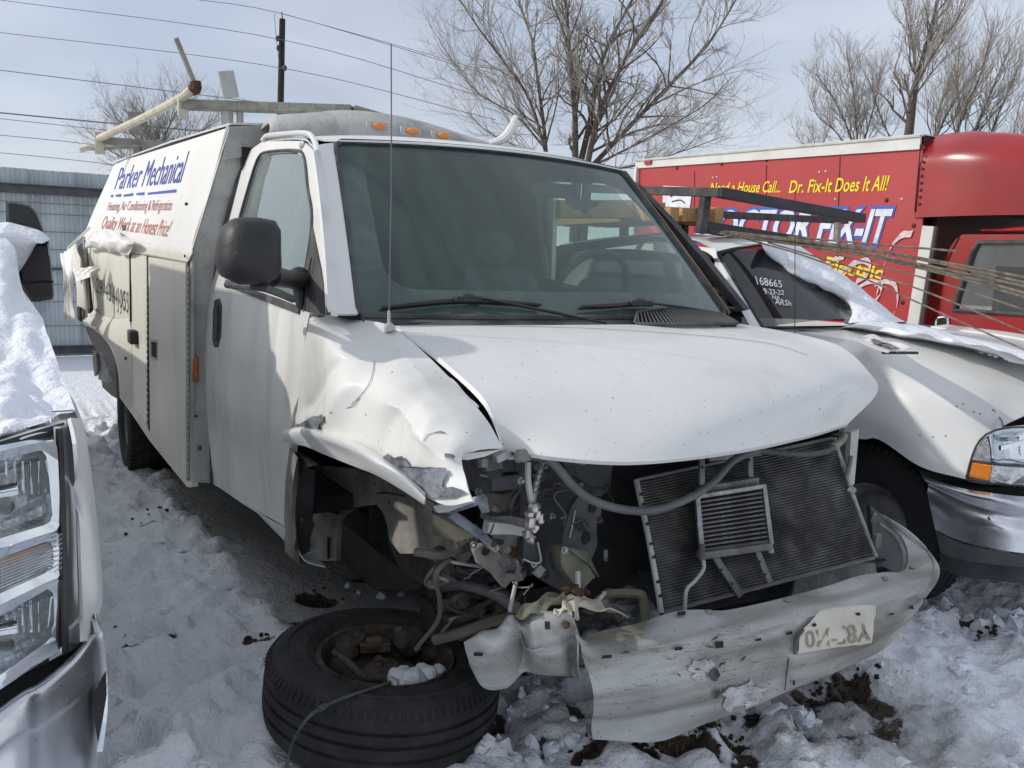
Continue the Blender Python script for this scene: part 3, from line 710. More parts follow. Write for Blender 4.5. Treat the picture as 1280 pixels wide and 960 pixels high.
MB().tube([p + V(.004, .012, 0) for p in eR], .006, 6, n=12).build('pillar_rust_edge', pmat('rust_streak', (.3, .15, .08), .8), van)
b = MB(); b.tube(sd_([(328, 176), (333, 170), (360, 167), (384, 167), (393, 176), (397, 190)], .01), .011, 8, n=26); b.build('drip_rail', M['white'], van)
b = MB(); b.patch([sd_([(322, 186), (334, 176), (378, 175), (393, 186)], -.004), [V(x, -.73, 2.0) for x in (-1.7, -1.4, -1.15, -1.0)], [V(x, -.68, 2.0) for x in (-1.7, -1.4, -1.2, -1.05)]], 20, 8); b.build('roof_edge', M['white'], van, smooth=60, solid=.004)
MB().ball(PS(377, 181, fcab, .004), .024, (1.2, .25, .7), 10, 6).build('bare_patch', M['galv'], van)

# --- door on the side that faces the camera
door = MB()
rear = sd_([(262, 345), (250, 440), (246, 520), (250, 575), (258, 600)]); front = sd_([(387, 392), (381, 423), (375, 486), (365, 520), (361, 570), (357, 600), (356, 658)])
n = 26
rr = catmull(rear, n); ff = catmull(front, n); rows = []
for i in range(n):
    row = []
    for j in range(22):
        p = rr[i].lerp(ff[i], j / 21); zz = p.z; p.y = -fcab(zz)
        if .66 < zz < .70: p.y += .004
        row.append(p)
    rows.append(row)
door.grid(rows)
O_ = sd_([(262, 345), (268, 310), (281, 262), (297, 215), (312, 188), (328, 177), (378, 176), (392, 188), (399, 240), (406, 310), (411, 393), (387, 392), (350, 379), (300, 360)])
I_ = sd_([(280, 340), (290, 305), (300, 270), (314, 222), (323, 197), (334, 191), (368, 189), (380, 197), (385, 235), (390, 283), (398, 340), (405, 388), (386, 385), (360, 376), (320, 362), (290, 350)])
door.ring(O_, I_, 90)
dr = door.build('door', M['white_dirty'], van, smooth=40, solid=.03, offset=-1)
g = MB(); I2 = sd_([(279, 342), (290, 305), (300, 270), (314, 222), (323, 197), (334, 191), (368, 189), (380, 197), (385, 235), (391, 283), (388, 330), (377, 384), (350, 374), (310, 360)], -.015)
g.poly(I2); g.build('window', M['sideglass'], dr, smooth=None, solid=.004)
b = MB(); q = sd_([(280, 341), (290, 305), (300, 270), (314, 222), (323, 197), (334, 190), (368, 188), (380, 196), (385, 235), (390, 283), (374, 384)], .002); b.tube(q, .007, 6, n=50, cap=True); b.build('window_seal', M['trim'], dr)
MB().poly(sd_([(389, 281), (400, 335), (409, 394), (390, 391), (373, 386), (381, 335)], .006), (0, .012, 0)).build('sail_panel', M['trim'], dr, smooth=None)
b = MB(); b.tube(sd_([(389, 322), (384, 352), (381, 388)], .018), .003, 5, n=8); b.build('sail_seam', M['black'], dr)
b = MB(); b.grid([sd_([(281, 349), (310, 360), (345, 372), (374, 383)], .008), sd_([(283, 358), (312, 369), (345, 382), (372, 392)], .008)]); b.build('belt_moulding', M['trim'], dr, solid=.008)
# recessed black handle
hl = sd_([(268, 375), (274, 373), (277, 382), (276, 420), (272, 434), (267, 434), (265, 424), (266, 388)], .003)
hd = MB().poly(hl, (0, .02, 0)).build('handle', M['black'], dr, smooth=None, bevel=.003)
MB().tube(sd_([(271, 382), (270.5, 405), (269, 426)], .012), .007, 8, n=8).build('grip', M['trim'], hd)
# sill below the door
b = MB(); s0 = sd_([(257, 597), (300, 632), (357, 656)], -.004); s0 = catmull(sd_([(258, 598), (310, 634), (357, 659)], -.002), 20)
s1 = [V(p.x, -.955, .455) for p in s0]; s2 = [V(p.x, -.90, .395) for p in s0]
b.patch([s0, s1, s2, [V(p.x, -.84, .40) for p in s0]], 24, 12)
b.build('sill', M['white_dirty'], van, smooth=50, solid=.004)
MB().patch([[V(-1.8, -.95, .47), V(-1.0, -.957, .465), V(-.36, -.955, .462)], [V(-1.8, -.93, .42), V(-1.0, -.935, .415), V(-.33, -.93, .41)], [V(-1.8, -.86, .385), V(-1.0, -.86, .385), V(-.32, -.86, .38)]], 12, 8).build('sill_flange', M['white_dirty'], van, smooth=50, solid=.004)
# pillar behind front wheel with dark weather strip
b = MB(); b.patch([sd_([(362, 560), (357, 600), (355, 650), (356, 690)]), sd_([(372, 575), (369, 610), (368, 650), (372, 704)], .004), tr([(378, 580), (374, 615), (370, 655), (380, 706)], y=-.9)], 20, 8); b.build('hinge_pillar', M['muddy'], van, solid=.006)
b = MB(); b.patch([tr([(371, 582), (367, 620), (367, 660), (372, 700)], y=-.95), tr([(394, 588), (392, 630), (388, 670), (386, 700)], y=-.87)], 16, 6); b.build('weather_strip', M['liner'], van, solid=.006)
MB().ball(P(377, 650, y=-.93), .008, (1, .5, 1), 8, 6).build('strip_rivet', M['muddy'], van)
b = MB(); b.poly(tr([(358, 556), (375, 570), (392, 582), (375, 586), (364, 600), (360, 590)], y=-.965), (0, .02, 0)); b.build('torn_clip', M['black'], van, smooth=None)
# number on the fender corner
letters('6', M['blackletter'], quadmap(*sd_([(386, 426), (392, 428), (387, 402), (393, 404)], .006)), 'number', van)

# --- door mirror
mir_ = MB()
mc = PS(315, 322, fcab, .2)
def mpt(u, v, off): return P(u, v, y=-1.17 - off)
sil = [(276, 300), (281, 283), (295, 272), (320, 271), (343, 275), (350, 288), (350, 315), (351, 334), (347, 348), (330, 356), (300, 356), (278, 345), (273, 325)]
MX_ = P(315, 320, y=-1.2).x
outl = resample(tr(sil, x=MX_) + [P(276, 300, x=MX_)], 41)[:-1]; c0 = sum(outl, V(0, 0, 0)) / len(outl)
def sc(pts, k, dx, dy): return [c0 + (p - c0) * k + V(dx, dy, 0) for p in pts]
mb = MB(); mb.grid([[c0 + V(.075, 0, 0)] * 40, sc(outl, .45, .073, 0), sc(outl, .8, .055, 0), sc(outl, .96, .025, 0), sc(outl, 1, -.01, 0), sc(outl, .98, -.06, 0), sc(outl, .9, -.07, 0), sc(outl, .88, -.06, 0), [c0 + V(-.06, 0, 0)] * 40], closed=True)
mr_ = mb.build('mirror', M['black'], van, smooth=50)
b = MB(); a1 = P(338, 345, y=-1.13); a2 = PS(378, 352, fcab, .02)
b.tube([a1, a1.lerp(a2, .5), a2], lambda t: .034 - .004 * math.sin(3 * t), 12, n=10); b.tube([PS(374, 345, fcab, .035), PS(376, 385, fcab, .01)], lambda t: .032 - .018 * t, 10, n=6); b.ball(PS(374, 348, fcab, .03), .04, (1, 1, 1), 12, 8)
b.build('mirror_arm', M['black'], mr_)
MB().poly(sc(outl[::2], .86, -.072, 0)).build('mirror_glass', M['chrome'], mr_, smooth=None)
b = MB(); b.tube([P(284, 356, y=-1.19), P(330, 360, y=-1.17), P(366, 374, y=-1.06)], .012, 8, n=12); b.build('mirror_lower_brace', M['trim'], mr_)

# --- front fender, pushed out and creased
def fy(pts): return [P(u, v, y=y) for u, v, y in pts]
R0 = fy([(411, 394, -.93), (437, 399, -.83), (470, 402, -.80), (492, 410, -.775), (525, 436, -.765), (560, 470, -.76), (590, 502, -.755), (612, 530, -.752), (628, 560, -.75)])
R1 = fy([(400, 397, -.962), (428, 410, -.90), (458, 425, -.87), (485, 447, -.865), (515, 472, -.86), (548, 500, -.85), (578, 525, -.84), (600, 545, -.82), (612, 561, -.79)])
R2 = fy([(390, 398, -.985), (412, 425, -.97), (436, 455, -.965), (466, 478, -.935), (498, 500, -.93), (532, 525, -.92), (562, 545, -.9), (582, 556, -.87), (594, 564, -.84)])
R3 = fy([(381, 430, -.995), (398, 458, -1.0), (420, 488, -1.0), (450, 510, -.965), (484, 535, -.955), (520, 560, -.95), (545, 570, -.93), (562, 571, -.91), (575, 572, -.88)])
R4 = fy([(374, 490, -.99), (386, 500, -.995), (404, 520, -1.0), (432, 540, -.985), (466, 565, -.975), (500, 588, -.965), (530, 603, -.95), (555, 604, -.93), (582, 600, -.9)])
R5 = fy([(363, 536, -.98), (374, 537, -.98), (395, 548, -.985), (425, 565, -.985), (466, 586, -.98), (503, 604, -.97), (532, 622, -.955), (560, 632, -.935), (592, 626, -.91)])
rf = random.Random(2)
def seg_d(s, t, a, c):
    ax, ay, bx, by = *a, *c; dx, dy = bx - ax, by - ay; k = max(0, min(1, ((s - ax) * dx + (t - ay) * dy) / (dx * dx + dy * dy))); return math.hypot(s - ax - k * dx, t - ay - k * dy)
def FFN(p, s, t):
    o = -.005 * math.sin(9 * s + 5 * t) * math.sin(3.1 * t) - .003 * math.sin(23 * s - 9 * t)
    for a, c, A, w in (((.02, .1), (.9, .26), -.014, .05), ((.42, .2), (.12, .78), .018, .045), ((.5, .3), (.3, .85), -.010, .04), ((.72, .4), (.62, .9), .012, .03), ((.62, .55), (.95, .62), -.010, .03), ((.85, .3), (.78, .95), -.009, .025), ((.3, .5), (.75, .5), .008, .04)):
        o += A * math.exp(-seg_d(s, t, a, c) / w)
    e = math.sin(math.pi * min(1, t * 4)) if t < .125 else 1
    return p + V(0, o * e, 0)
b = MB(); b.patch([R0, R1, R2, R3, R4, R5], 60, 44, fn=FFN)
fd = b.build('fender', M['white_dirty'], van, smooth=45, solid=.005)
# bright lip rolled out under the tear
L0 = fy([(354, 548, -1.0), (376, 548, -1.0), (405, 556, -1.005), (440, 572, -1.0), (470, 588, -.995), (503, 607, -.985), (530, 628, -.97)])
L1 = fy([(353, 541, -1.0), (378, 538, -1.015), (408, 546, -1.03), (444, 560, -1.02), (474, 578, -1.01), (506, 598, -1.0), (531, 622, -.975)])
L2 = fy([(356, 536, -.98), (380, 532, -.98), (410, 538, -.985), (446, 553, -.985), (478, 572, -.98), (508, 594, -.97), (532, 616, -.96)])
L3 = fy([(354, 556, -.98), (378, 557, -.98), (405, 568, -.985), (440, 582, -.985), (470, 594, -.98), (503, 613, -.97), (530, 631, -.96)])
b = MB(); b.patch([L2, L1, L0, L3], 40, 14); b.build('fender_lip', M['white'], fd, smooth=60, solid=.004)
# bare primer where the paint has flaked off (thin flakes standing proud)
def flake(pts, yy, mat=M['primer'], nm='exposed_primer', par=fd, r=3, jit=1.3, seed=1):
    rr_ = random.Random(seed); q = []
    for k in range(len(pts)):
        a, c = pts[k], pts[(k + 1) % len(pts)]
        for s in range(r): t = s / r; q.append((a[0] + (c[0] - a[0]) * t + rr_.uniform(-jit, jit) * (s > 0), a[1] + (c[1] - a[1]) * t + rr_.uniform(-jit, jit) * (s > 0)))
    Pq = [PFD(u, v) for u, v in q] if yy is None else tr(q, y=yy)
    c = MB(); c.poly(Pq, (0, .004, 0)); return c.build(nm, mat, par, smooth=None)
import bmesh as _bm
from mathutils.bvhtree import BVHTree
def bvh_of(mb, n0=None):
    return BVHTree.FromPolygons([Vector(v) for v in mb.v], [list(f) for f in mb.f])
fb = MB(); fb.patch([R0, R1, R2, R3, R4, R5], 60, 44, fn=FFN)
FB = bvh_of(fb)
def PFD(u, v, off=.004, B=None, fall=-.96):
    r = ray(u, v).normalized(); h = (B or FB).ray_cast(CO, r)
    if h[0] is None: return P(u, v, y=fall)
    nn_ = h[1] if h[1].dot(r) < 0 else -h[1]
    return h[0] + nn_ * off
def flake2(B, pts, mat, nm, par, off=.009, r=3, jit=1.2, seed=1, fall=-.96):
    """piece laid on a surface: dense enough to follow it"""
    rr_ = random.Random(seed); q = []
    for k in range(len(pts)):
        a, c = pts[k], pts[(k + 1) % len(pts)]
        for s in range(r): t = s / r; q.append((a[0] + (c[0] - a[0]) * t + rr_.uniform(-jit, jit) * (s > 0), a[1] + (c[1] - a[1]) * t + rr_.uniform(-jit, jit) * (s > 0)))
    Q2 = [V(u, v, 0) for u, v in q]; c = MB(); bmx = _bm.new()
    vs = [bmx.verts.new(p) for p in Q2]
    for t in tessellate_polygon([Q2]):
        try: bmx.faces.new([vs[i] for i in t])
        except ValueError: pass
    _bm.ops.subdivide_edges(bmx, edges=[e for e in bmx.edges if e.calc_length() > 12], cuts=2, use_grid_fill=True)
    _bm.ops.triangulate(bmx, faces=bmx.faces)
    _bm.ops.subdivide_edges(bmx, edges=[e for e in bmx.edges if e.calc_length() > 12], cuts=1, use_grid_fill=True)
    bmx.verts.index_update()
    c.add([PFD(v.co.x, v.co.y, off, B, fall) for v in bmx.verts], [tuple(v.index for v in f.verts) for f in bmx.faces]); bmx.free()
    return c.build(nm, mat, par, smooth=60)
flake2(FB, [(470, 583), (482, 574), (488, 567), (497, 573), (507, 570), (513, 578), (516, 583), (540, 584), (560, 586), (563, 592), (556, 603), (556, 610), (575, 612), (586, 617), (570, 622), (545, 622), (530, 618), (520, 606), (500, 597), (484, 590)], M['primer'], 'exposed_primer', fd)
flake2(FB, [(364, 534), (384, 526), (396, 520), (408, 517), (407, 525), (401, 535), (412, 545), (421, 548), (423, 556), (424, 563), (405, 553), (385, 543)], M['primer'], 'exposed_primer', fd, seed=2)
flake2(FB, [(430, 556), (440, 561), (455, 572), (462, 580), (450, 575), (434, 565)], M['primer'], 'exposed_primer', fd, seed=3)
flake2(FB, [(556, 570), (562, 569), (568, 572), (566, 575), (558, 574)], M['primer'], 'exposed_primer', fd, seed=4)
for pts, sd in (([(468, 452), (466, 470), (460, 484), (450, 496), (440, 506)], 1), ([(530, 552), (536, 544), (545, 541), (556, 542)], 2), ([(412, 516), (440, 508), (450, 497)], 3)):
    MB().tube([PFD(u, v, .003) for u, v in pts], .0009, 5, n=20).build('crease', M['steel'], fd)
MB().tube([PFD(u, v, .003) for u, v in [(544, 541), (552, 540), (558, 543)]], .0009, 5, n=8).build('crease', M['steel'], fd)
# dark gap between door and fender
b = MB(); b.grid([sd_([(385, 390), (379, 423), (373, 486), (362, 520), (358, 545)], -.02), sd_([(391, 394), (385, 425), (378, 488), (370, 515), (362, 548)], -.02)]); b.build('door_jamb', M['void'], van, smooth=None, solid=.01)
# torn lower edge strips
flk = [[(541, 641), (600, 624), (590, 636), (552, 652)], [(594, 622), (600, 620), (603, 640), (597, 648), (594, 640)]]
MB().poly(tr([(538, 633), (565, 634), (592, 622), (593, 633), (566, 642), (552, 642), (545, 640)], y=-.9), (0, .012, .004)).build('torn_strip', M['primer'], fd, smooth=None)
MB().poly(tr([(541, 633), (592, 622), (590, 629), (560, 640), (549, 641)], y=-.906), (0, .006, .002)).build('torn_strip', M['white_dirty'], fd, smooth=None)

# --- hood
def hx(y): return .845 - .19 * (abs(y) / .8) ** 2.2
H = [
    [V(.06, -.765, 1.282), V(.13, -.45, 1.285), V(.155, 0, 1.286), V(.14, .45, 1.283), V(.06, .70, 1.28), V(-.02, .80, 1.275)],
    [P(527, 430, y=-.745), V(.27, -.45, 1.255), V(.29, 0, 1.262), V(.28, .45, 1.262), V(.22, .73, 1.26), P(1000, 418, y=.84)],
    [P(570, 465, y=-.735), V(.43, -.45, 1.215), V(.46, 0, 1.225), V(.44, .45, 1.228), V(.40, .74, 1.23), P(1052, 434, y=.87)],
    [P(604, 498, y=-.725), V(.60, -.43, 1.15), V(.65, 0, 1.155), V(.61, .45, 1.165), V(.54, .74, 1.17), P(1086, 465, y=.88)],
    [P(621, 530, y=-.715), V(.73, -.42, 1.07), V(.79, 0, 1.07), V(.73, .45, 1.085), V(.63, .74, 1.10), P(1097, 490, y=.87)],
    [P(630, 562, y=-.70), P(705, 573, x=.795), P(800, 577, x=.855), P(920, 564, x=.84), P(1010, 545, x=.76), P(1060, 530, x=.66)]]
b = MB(); b.patch(H, 60, 44, fn=lambda p, s, t: p + V(0, 0, -.005 * math.exp(-seg_d(s, t, (.10, .55), (.24, .86)) / .035) - .003 * math.exp(-seg_d(s, t, (.55, .80), (.80, .88)) / .03) + .002 * math.exp(-seg_d(s, t, (.30, .0), (.36, .9)) / .02) + .002 * math.exp(-seg_d(s, t, (.70, .0), (.64, .9)) / .02)) if 0 < t < .97 else p)
hood = b.build('hood', M['hood_white'], van, smooth=60, solid=.006)
HB = bvh_of(b)
# rolled front and side edges
fe = catmull([P(630, 562, y=-.70), P(705, 573, x=.795), P(800, 577, x=.855), P(920, 564, x=.84), P(1010, 545, x=.76), P(1060, 530, x=.66)], 40)
b = MB(); b.grid([[p + V(0, 0, .002) for p in fe], [p + V(-.006, 0, -.008) for p in fe], [p + V(-.03, 0, -.006) for p in fe]]); b.build('hood_lip', M['hood_white'], hood, smooth=60, solid=.002)
se = catmull([V(.06, -.765, 1.282), P(527, 430, y=-.745), P(570, 465, y=-.735), P(604, 498, y=-.725), P(621, 530, y=-.715), P(630, 562, y=-.70)], 30)
b = MB(); b.grid([[p + V(0, 0, .001) for p in se], [p + V(.004, -.006, -.012) for p in se], [p + V(0, .014, -.028) for p in se], [p + V(0, .03, -.03) for p in se]]); b.build('hood_flange', M['white'], hood, smooth=40, solid=.003)
b = MB(); b.tube([p + V(.0, -.022, -.02 - .004 * math.sin(i)) for i, p in enumerate(se[:24])], .005, 6, n=24, smooth=False); b.build('fender_ledge', M['white'], van)
# dirty channel seen through the gap
b = MB(); b.grid([[p + V(0, -.0, -.05) for p in se], [p + V(0, -.05, -.055) for p in se]]); b.build('gutter', M['charcoal'], van, solid=.004)
MB().tube([PFD(u, v, .003, HB) for u, v in [(500, 409), (700, 410), (860, 419), (960, 430), (1010, 445)]], .0012, 4, n=30).build('hood_crease', M['galv'], hood)
# --- cowl, wipers, grille
def PX(u, v, off=0.0):
    x = 0.0
    for _ in range(30):
        p = P(u, v, x=x); x = .5 * x + .5 * (hws(p.y, max(1.2, p.z)) + off)
    return P(u, v, x=x)
b = MB()
c0_ = [wpt(-1 + 2 * j / 24, 0, .004) - V(0, 0, .006) for j in range(25)]; c1_ = [V(p.x + .075, p.y * 1.0, 1.272 - .006 * abs(p.y)) for p in c0_]
c2_ = [V(p.x + .17 - .02 * abs(p.y), p.y * .99, 1.262) for p in c0_]
b.patch([c0_, c1_, c2_], 50, 8); b.build('cowl', M['trim'], van, smooth=60, solid=.006)
gr = MB(); gpx = [(792, 404), (799, 391), (812, 386), (850, 386), (885, 391), (920, 404)]
def gpt(s, t):  # s 0..1 along, t 0..1 front to back
    q = catmull(tr([(793, 405), (860, 406), (922, 404)], z=1.287), 9); r_ = catmull([PX(797, 390, .035), PX(850, 385, .035), PX(903, 393, .035)], 9)
    a = resample(q, 33)[int(round(s * 32))]; c = resample(r_, 33)[int(round(s * 32))]; return a.lerp(c, t)
fr = [gpt(s / 8, 0) for s in range(9)] + [gpt(s / 8, 1) for s in range(8, -1, -1)]
gr.tube(fr + [fr[0]], .007, 6, n=40, smooth=False, cap=False); cg = gr.build('cowl_grille', M['trim'], van)
b = MB(); b.poly([p - V(0, 0, .012) for p in fr]); b.build('grille_backing', M['void'], cg, smooth=None)
for s in range(1, 33):
    a, c = gpt(s / 32, .03), gpt(max(0, s - 1) / 32, .97)
    MB().bar(a, c, .004, .010).build('slat', M['trim'], cg)
def wiper(px, blade, arm):
    w = MB(); bl = tr(blade, x=None, y=None, z=None, d=None) if False else [PX(u, v, .03) for u, v in blade]
    w.tube(bl, lambda t: .006 + .004 * math.sin(math.pi * t), 6, n=20)
    w.tube([p - V(0.02, 0, .008) for p in bl], .004, 5, n=14)
    o = w.build('wiper', M['black'], van)
    k = MB(); k.tube([PX(u, v, .045) for u, v in arm], lambda t: .006 - .003 * abs(t - .5), 6, n=20); k.build('arm', M['black'], o)
    u, v = px; c = PX(u, v, .04); k = MB(); k.box(c, (.03, .10, .02)); k.ball(c + V(0, 0, .008), .016, (1, 1.8, .8)); k.build('bracket', M['black'], o, bevel=.003)
wiper((585, 374), [(477, 385), (520, 380), (570, 376), (620, 377), (676, 381)], [(590, 371), (620, 376), (680, 388), (758, 404)])
wiper((800, 379), [(727, 383), (760, 382), (800, 379), (820, 379)], [(802, 377), (822, 380), (860, 385), (890, 392)])
# --- radio antenna on the fender
ab = P(486, 408, y=-.80)
an = MB(); an.tube([ab, P(489, 230, y=-.80), P(489, 55, y=-.80)], .0022, 6, n=8); ant = an.build('antenna', M['wire'], van)
b = MB(); b.lathe([(.0, .012), (.011, .01), (.017, 0), (.02, -.012), (.0, -.014)], Matrix.Translation(ab) @ Matrix.Rotation(rad(20), 4, 'X'), 14); b.lathe([(.005, 0), (.0055, .04), (.003, .05), (0, .05)], Matrix.Translation(ab), 8); b.build('antenna_base', M['galv'], ant)

# --- marker lights on the grey cap over the cab
def hcap(u, v): return P(u, v, x=-1.5)
capf = hcap
CT = [(336, 154), (342, 145), (380, 142), (430, 139), (480, 143), (530, 153), (580, 168), (610, 178), (640, 196)]
CB = [(334, 172), (345, 169), (392, 166), (440, 166), (490, 169), (540, 176), (585, 184), (615, 190), (640, 200)]
b = MB(); t_ = catmull(tr(CT, x=-1.62), 40); bt_ = catmull(tr(CB, x=-1.5), 40)
b.patch([[p + V(-.5, 0, -.05) for p in t_], [p + V(-.05, 0, -.002) for p in t_], t_, [p.lerp(q, .5) + V(.03, 0, 0) for p, q in zip(t_, bt_)], bt_, [p + V(0, 0, -.08) for p in bt_]], 50, 18)
b.grid([tr([(287, 158), (312, 157), (340, 154)], x=-1.78), tr([(278, 200), (305, 196), (338, 178)], x=-1.77)])
cap = b.build('body_cap', M['grey_body'], van, smooth=45, solid=.006)
CAPB = bvh_of(b)
for u, v in ((471, 158.5), (513, 165), (551, 170.5)):
    c = PFD(u, v, .004, CAPB, -1); h = MB(); h.box(c, (.012, .115, .042)); o = h.build('marker_light', M['galv'], van, bevel=.004)
    MB().ball(c + V(.012, .006, 0), .03, (.55, 1.25, .55), 14, 8).build('lens', M['amber'], o)
MB().tube([P(612, 180, x=-1.75), P(628, 174, x=-1.72), P(638, 163, x=-1.7), P(645, 145, x=-1.7)], lambda t: .014 + .012 * math.sin(math.pi * t), 8, n=16).build('ladder_hook', M['white'], van)
# ================================================================ utility body, rack, interior
def fbx(x, z): return 1.05 + .06 * (-1.83 - x) - max(0, z - 1.46) * .31
def PB(u, v, off=0.0):
    y = -1.1
    for _ in range(40):
        p = P(u, v, y=y); y = .6 * y + .4 * (-fbx(max(-8, min(-1, p.x)), p.z) - off)
    return P(u, v, y=y)
def tb(pts, off=0.0): return [PB(u, v, off) for u, v in pts]
bulk = MB()
bo = tr([(240, 602), (239, 460), (240, 326), (263, 242), (287, 158)], x=-1.82); bi = tr([(262, 604), (262, 460), (268, 335), (300, 210), (336, 172)], x=-1.80)
bulk.patch([[p + V(-.05, -.002, 0) for p in bo], bo, bi], 40, 10); bulkhead = bulk.build('front_bulkhead', M['grey_body'], van, smooth=30, solid=.01)
MB().patch([mir(bi), mir(bo), [p + V(-.05, 0, 0) for p in mir(bo)]], 20, 6).build('front_bulkhead', M['grey_body'], van, smooth=30, solid=.01)
b = MB(); b.tube([p + V(.012, .006, 0) for p in catmull(bi, 20)], .009, 6, n=20, smooth=False); b.build('bulkhead_seal', M['trim'], van)
# sides
XR = -5.15
b = MB(); q = tb([(240, 313), (287, 159)]); r_ = tb([(106, 297), (141, 205)])
def upp(s, t):  # s: 0 front .. 1 rear ; t: 0 bottom .. 1 top
    A = q[0].lerp(q[1], t); B = r_[0].lerp(r_[1], t); p = A.lerp(B, s); w = max(0, s - .62) / .38
    return p + V(0, -.02 * math.sin(3 * t + 1) * w * math.sin(9 * s) , .012 * w * math.sin(14 * s + 3 * t))
b.grid([[upp(i / 40, j / 14) for i in range(41)] for j in range(15)]); upan = b.build('lettered_panel', M['banner'], van, smooth=50)
UB = bvh_of(b)
def umap(p00, p10, p01, p11, off=.003):
    f = lambda s, t: ((p00[0] * (1 - s) + p10[0] * s) * (1 - t) + (p01[0] * (1 - s) + p11[0] * s) * t, (p00[1] * (1 - s) + p10[1] * s) * (1 - t) + (p01[1] * (1 - s) + p11[1] * s) * t)
    def g(s, t):
        u, v = f(s, t); return PFD(u, v, off, UB, -1.2)
    return g
letters('Parker Mechanical', M['blue'], umap((143, 237), (226, 228), (152, 208), (238, 186)), 'lettering', upan, shear=0)
for u0, v0, u1, v1 in ((139, 245.5, 142, 245), (145, 245, 152, 244), (155, 245, 167, 243), (171, 243, 181, 242), (185, 242.5, 221, 238.5)):
    c = MB(); c.grid([[PFD(u0, v0 - 1.5, .003, UB, -1.2), PFD(u1, v1 - 1.7, .003, UB, -1.2)], [PFD(u0 - .3, v0 + 1, .003, UB, -1.2), PFD(u1 - .5, v1 + 2, .003, UB, -1.2)]]); c.build('underline', M['blue'], upan, smooth=None)
letters('Heating, Air Conditioning & Refrigeration', M['maroon'], umap((134, 263), (214, 263), (137, 252), (217, 248)), 'lettering', upan)
letters('Quality Work at an Honest Price!', M['redletter'], umap((126, 285), (209, 296), (132, 269), (217, 274)), 'lettering', upan)
# blotches where the lettering has flaked away
rb = random.Random(8)
flake2(UB, [(154, 282), (157, 281), (158, 287), (154, 288)], M['charcoal'], 'hole', upan, off=.008, r=1)
b = MB(); b.grid([[p + V(.003, 0, .006) for p in tb([(140, 205), (215, 179), (287, 158)])], [V(p.x, p.y + .02, p.z + .01) for p in tb([(140, 205), (215, 179), (287, 158)])], [V(p.x, -.4, p.z + .05) for p in tb([(140, 205), (215, 179), (287, 158)])], [V(p.x, .9, p.z + .05) for p in tb([(140, 205), (215, 179), (287, 158)])]])
b.build('body_roof', M['white_dirty'], van, solid=.01)
b = MB(); b.patch([tb([(240, 312), (163, 302), (104, 295)], .012), tb([(240, 316), (163, 306), (106, 300)], .02), tb([(234, 328), (163, 315), (108, 307)], .014), tb([(234, 330), (163, 317), (108, 309)], -.02)], 30, 10, smooth_cross=False)
b.build('drip_ledge', M['cream'], van, smooth=30, solid=.004)
MB().ball(PB(231, 320, .03), .008, (1, .6, 1), 8, 6).build('rust_bolt', M['rust'], van)
def panel(px, name, mat, off=0.0, n=20, th=.012, bulge=0.0, **k):
    """px: 4 corners (front-top, rear-top, rear-bottom, front-bottom)"""
    c = [V(*a, 0) for a in px]; rows = []
    for i in range(n):
        t = i / (n - 1); a = c[0].lerp(c[3], t); d = c[1].lerp(c[2], t)
        rows.append([PB(a.x + (d.x - a.x) * s / 9, a.y + (d.y - a.y) * s / 9, off + bulge * math.sin(math.pi * t) * math.sin(math.pi * s / 9)) for s in range(10)])
    b = MB(); b.grid(rows); return b.build(name, mat, van, smooth=40, solid=th, **k)
fdoor = panel([(232, 329), (185.5, 321), (187.5, 545), (232, 598)], 'compartment_door', M['cream'], .008)
mpan = panel([(183, 320), (163.5, 316.5), (165.5, 512), (185, 541)], 'side_panel', M['cream'], .0)
panel([(239.5, 326), (232, 327), (232, 603), (239.5, 607)], 'hinge_post', M['grey_body'], .002)
h = MB()
for k in range(34):
    v0 = 334 + k * 7.8; h.tube([PB(235.4, v0, .012), PB(235.3, v0 + 6.2, .012)], .0065, 6)
h.build('piano_hinge', M['galv'], van)
h = MB()
for k in range(26):
    v0 = 325 + k * 8; h.tube([PB(184.3, v0, .008), PB(184.4, v0 + 5.4, .008)], .006, 5)
h.build('piano_hinge', M['rack'], van)
b = MB(); b.grid([tb([(185, 321), (187, 545)], .002), tb([(183, 320), (185, 541)], .002)]); b.build('panel_gap', M['void'], van, smooth=None)
b = MB(); b.grid([tb([(236.8, 328), (236.8, 602)], .004), tb([(234.2, 328), (234.2, 601)], .004)]); b.build('panel_gap', M['void'], van, smooth=None)
b = MB(); b.poly(tb([(196, 425), (187, 423), (187, 447), (196, 450)], .012), (0, .01, 0)); o = b.build('paddle_latch', M['galv'], fdoor, smooth=None)
b = MB(); b.poly(tb([(194.5, 428), (189, 427), (189, 445), (194.5, 447)], .016), (0, .004, 0)); b.build('latch_handle', M['void'], fdoor, smooth=None)
b = MB(); b.box(PB(166, 421, .02), (.13, .05, .085)); b.build('latch_knob', M['black'], mpan, bevel=.01)
b = MB(); b.box(PB(158, 447, .01), (.12, .03, .02)); b.build('slot_pull', M['black'], van, bevel=.006)
rdoor = panel([(162, 316.5), (109, 305), (117, 392), (162, 401)], 'rear_compartment_door', M['cream'], -.004)
RB = MB(); rows = [[PB(60 + 12 * i, 295 + 12 * j, -.0) for i in range(16)] for j in range(26)]
RB.grid(rows); SB = bvh_of(RB)
def smap(p00, p10, p01, p11, off=.012):
    def g(s, t):
        u = (p00[0] * (1 - s) + p10[0] * s) * (1 - t) + (p01[0] * (1 - s) + p11[0] * s) * t; v = (p00[1] * (1 - s) + p10[1] * s) * (1 - t) + (p01[1] * (1 - s) + p11[1] * s) * t
        return PB(u, v, off)
    return g
letters('29-434-J051', M['blackletter'], smap((120, 365), (160.5, 392), (120, 346), (160.5, 364)), 'lettering', rdoor)
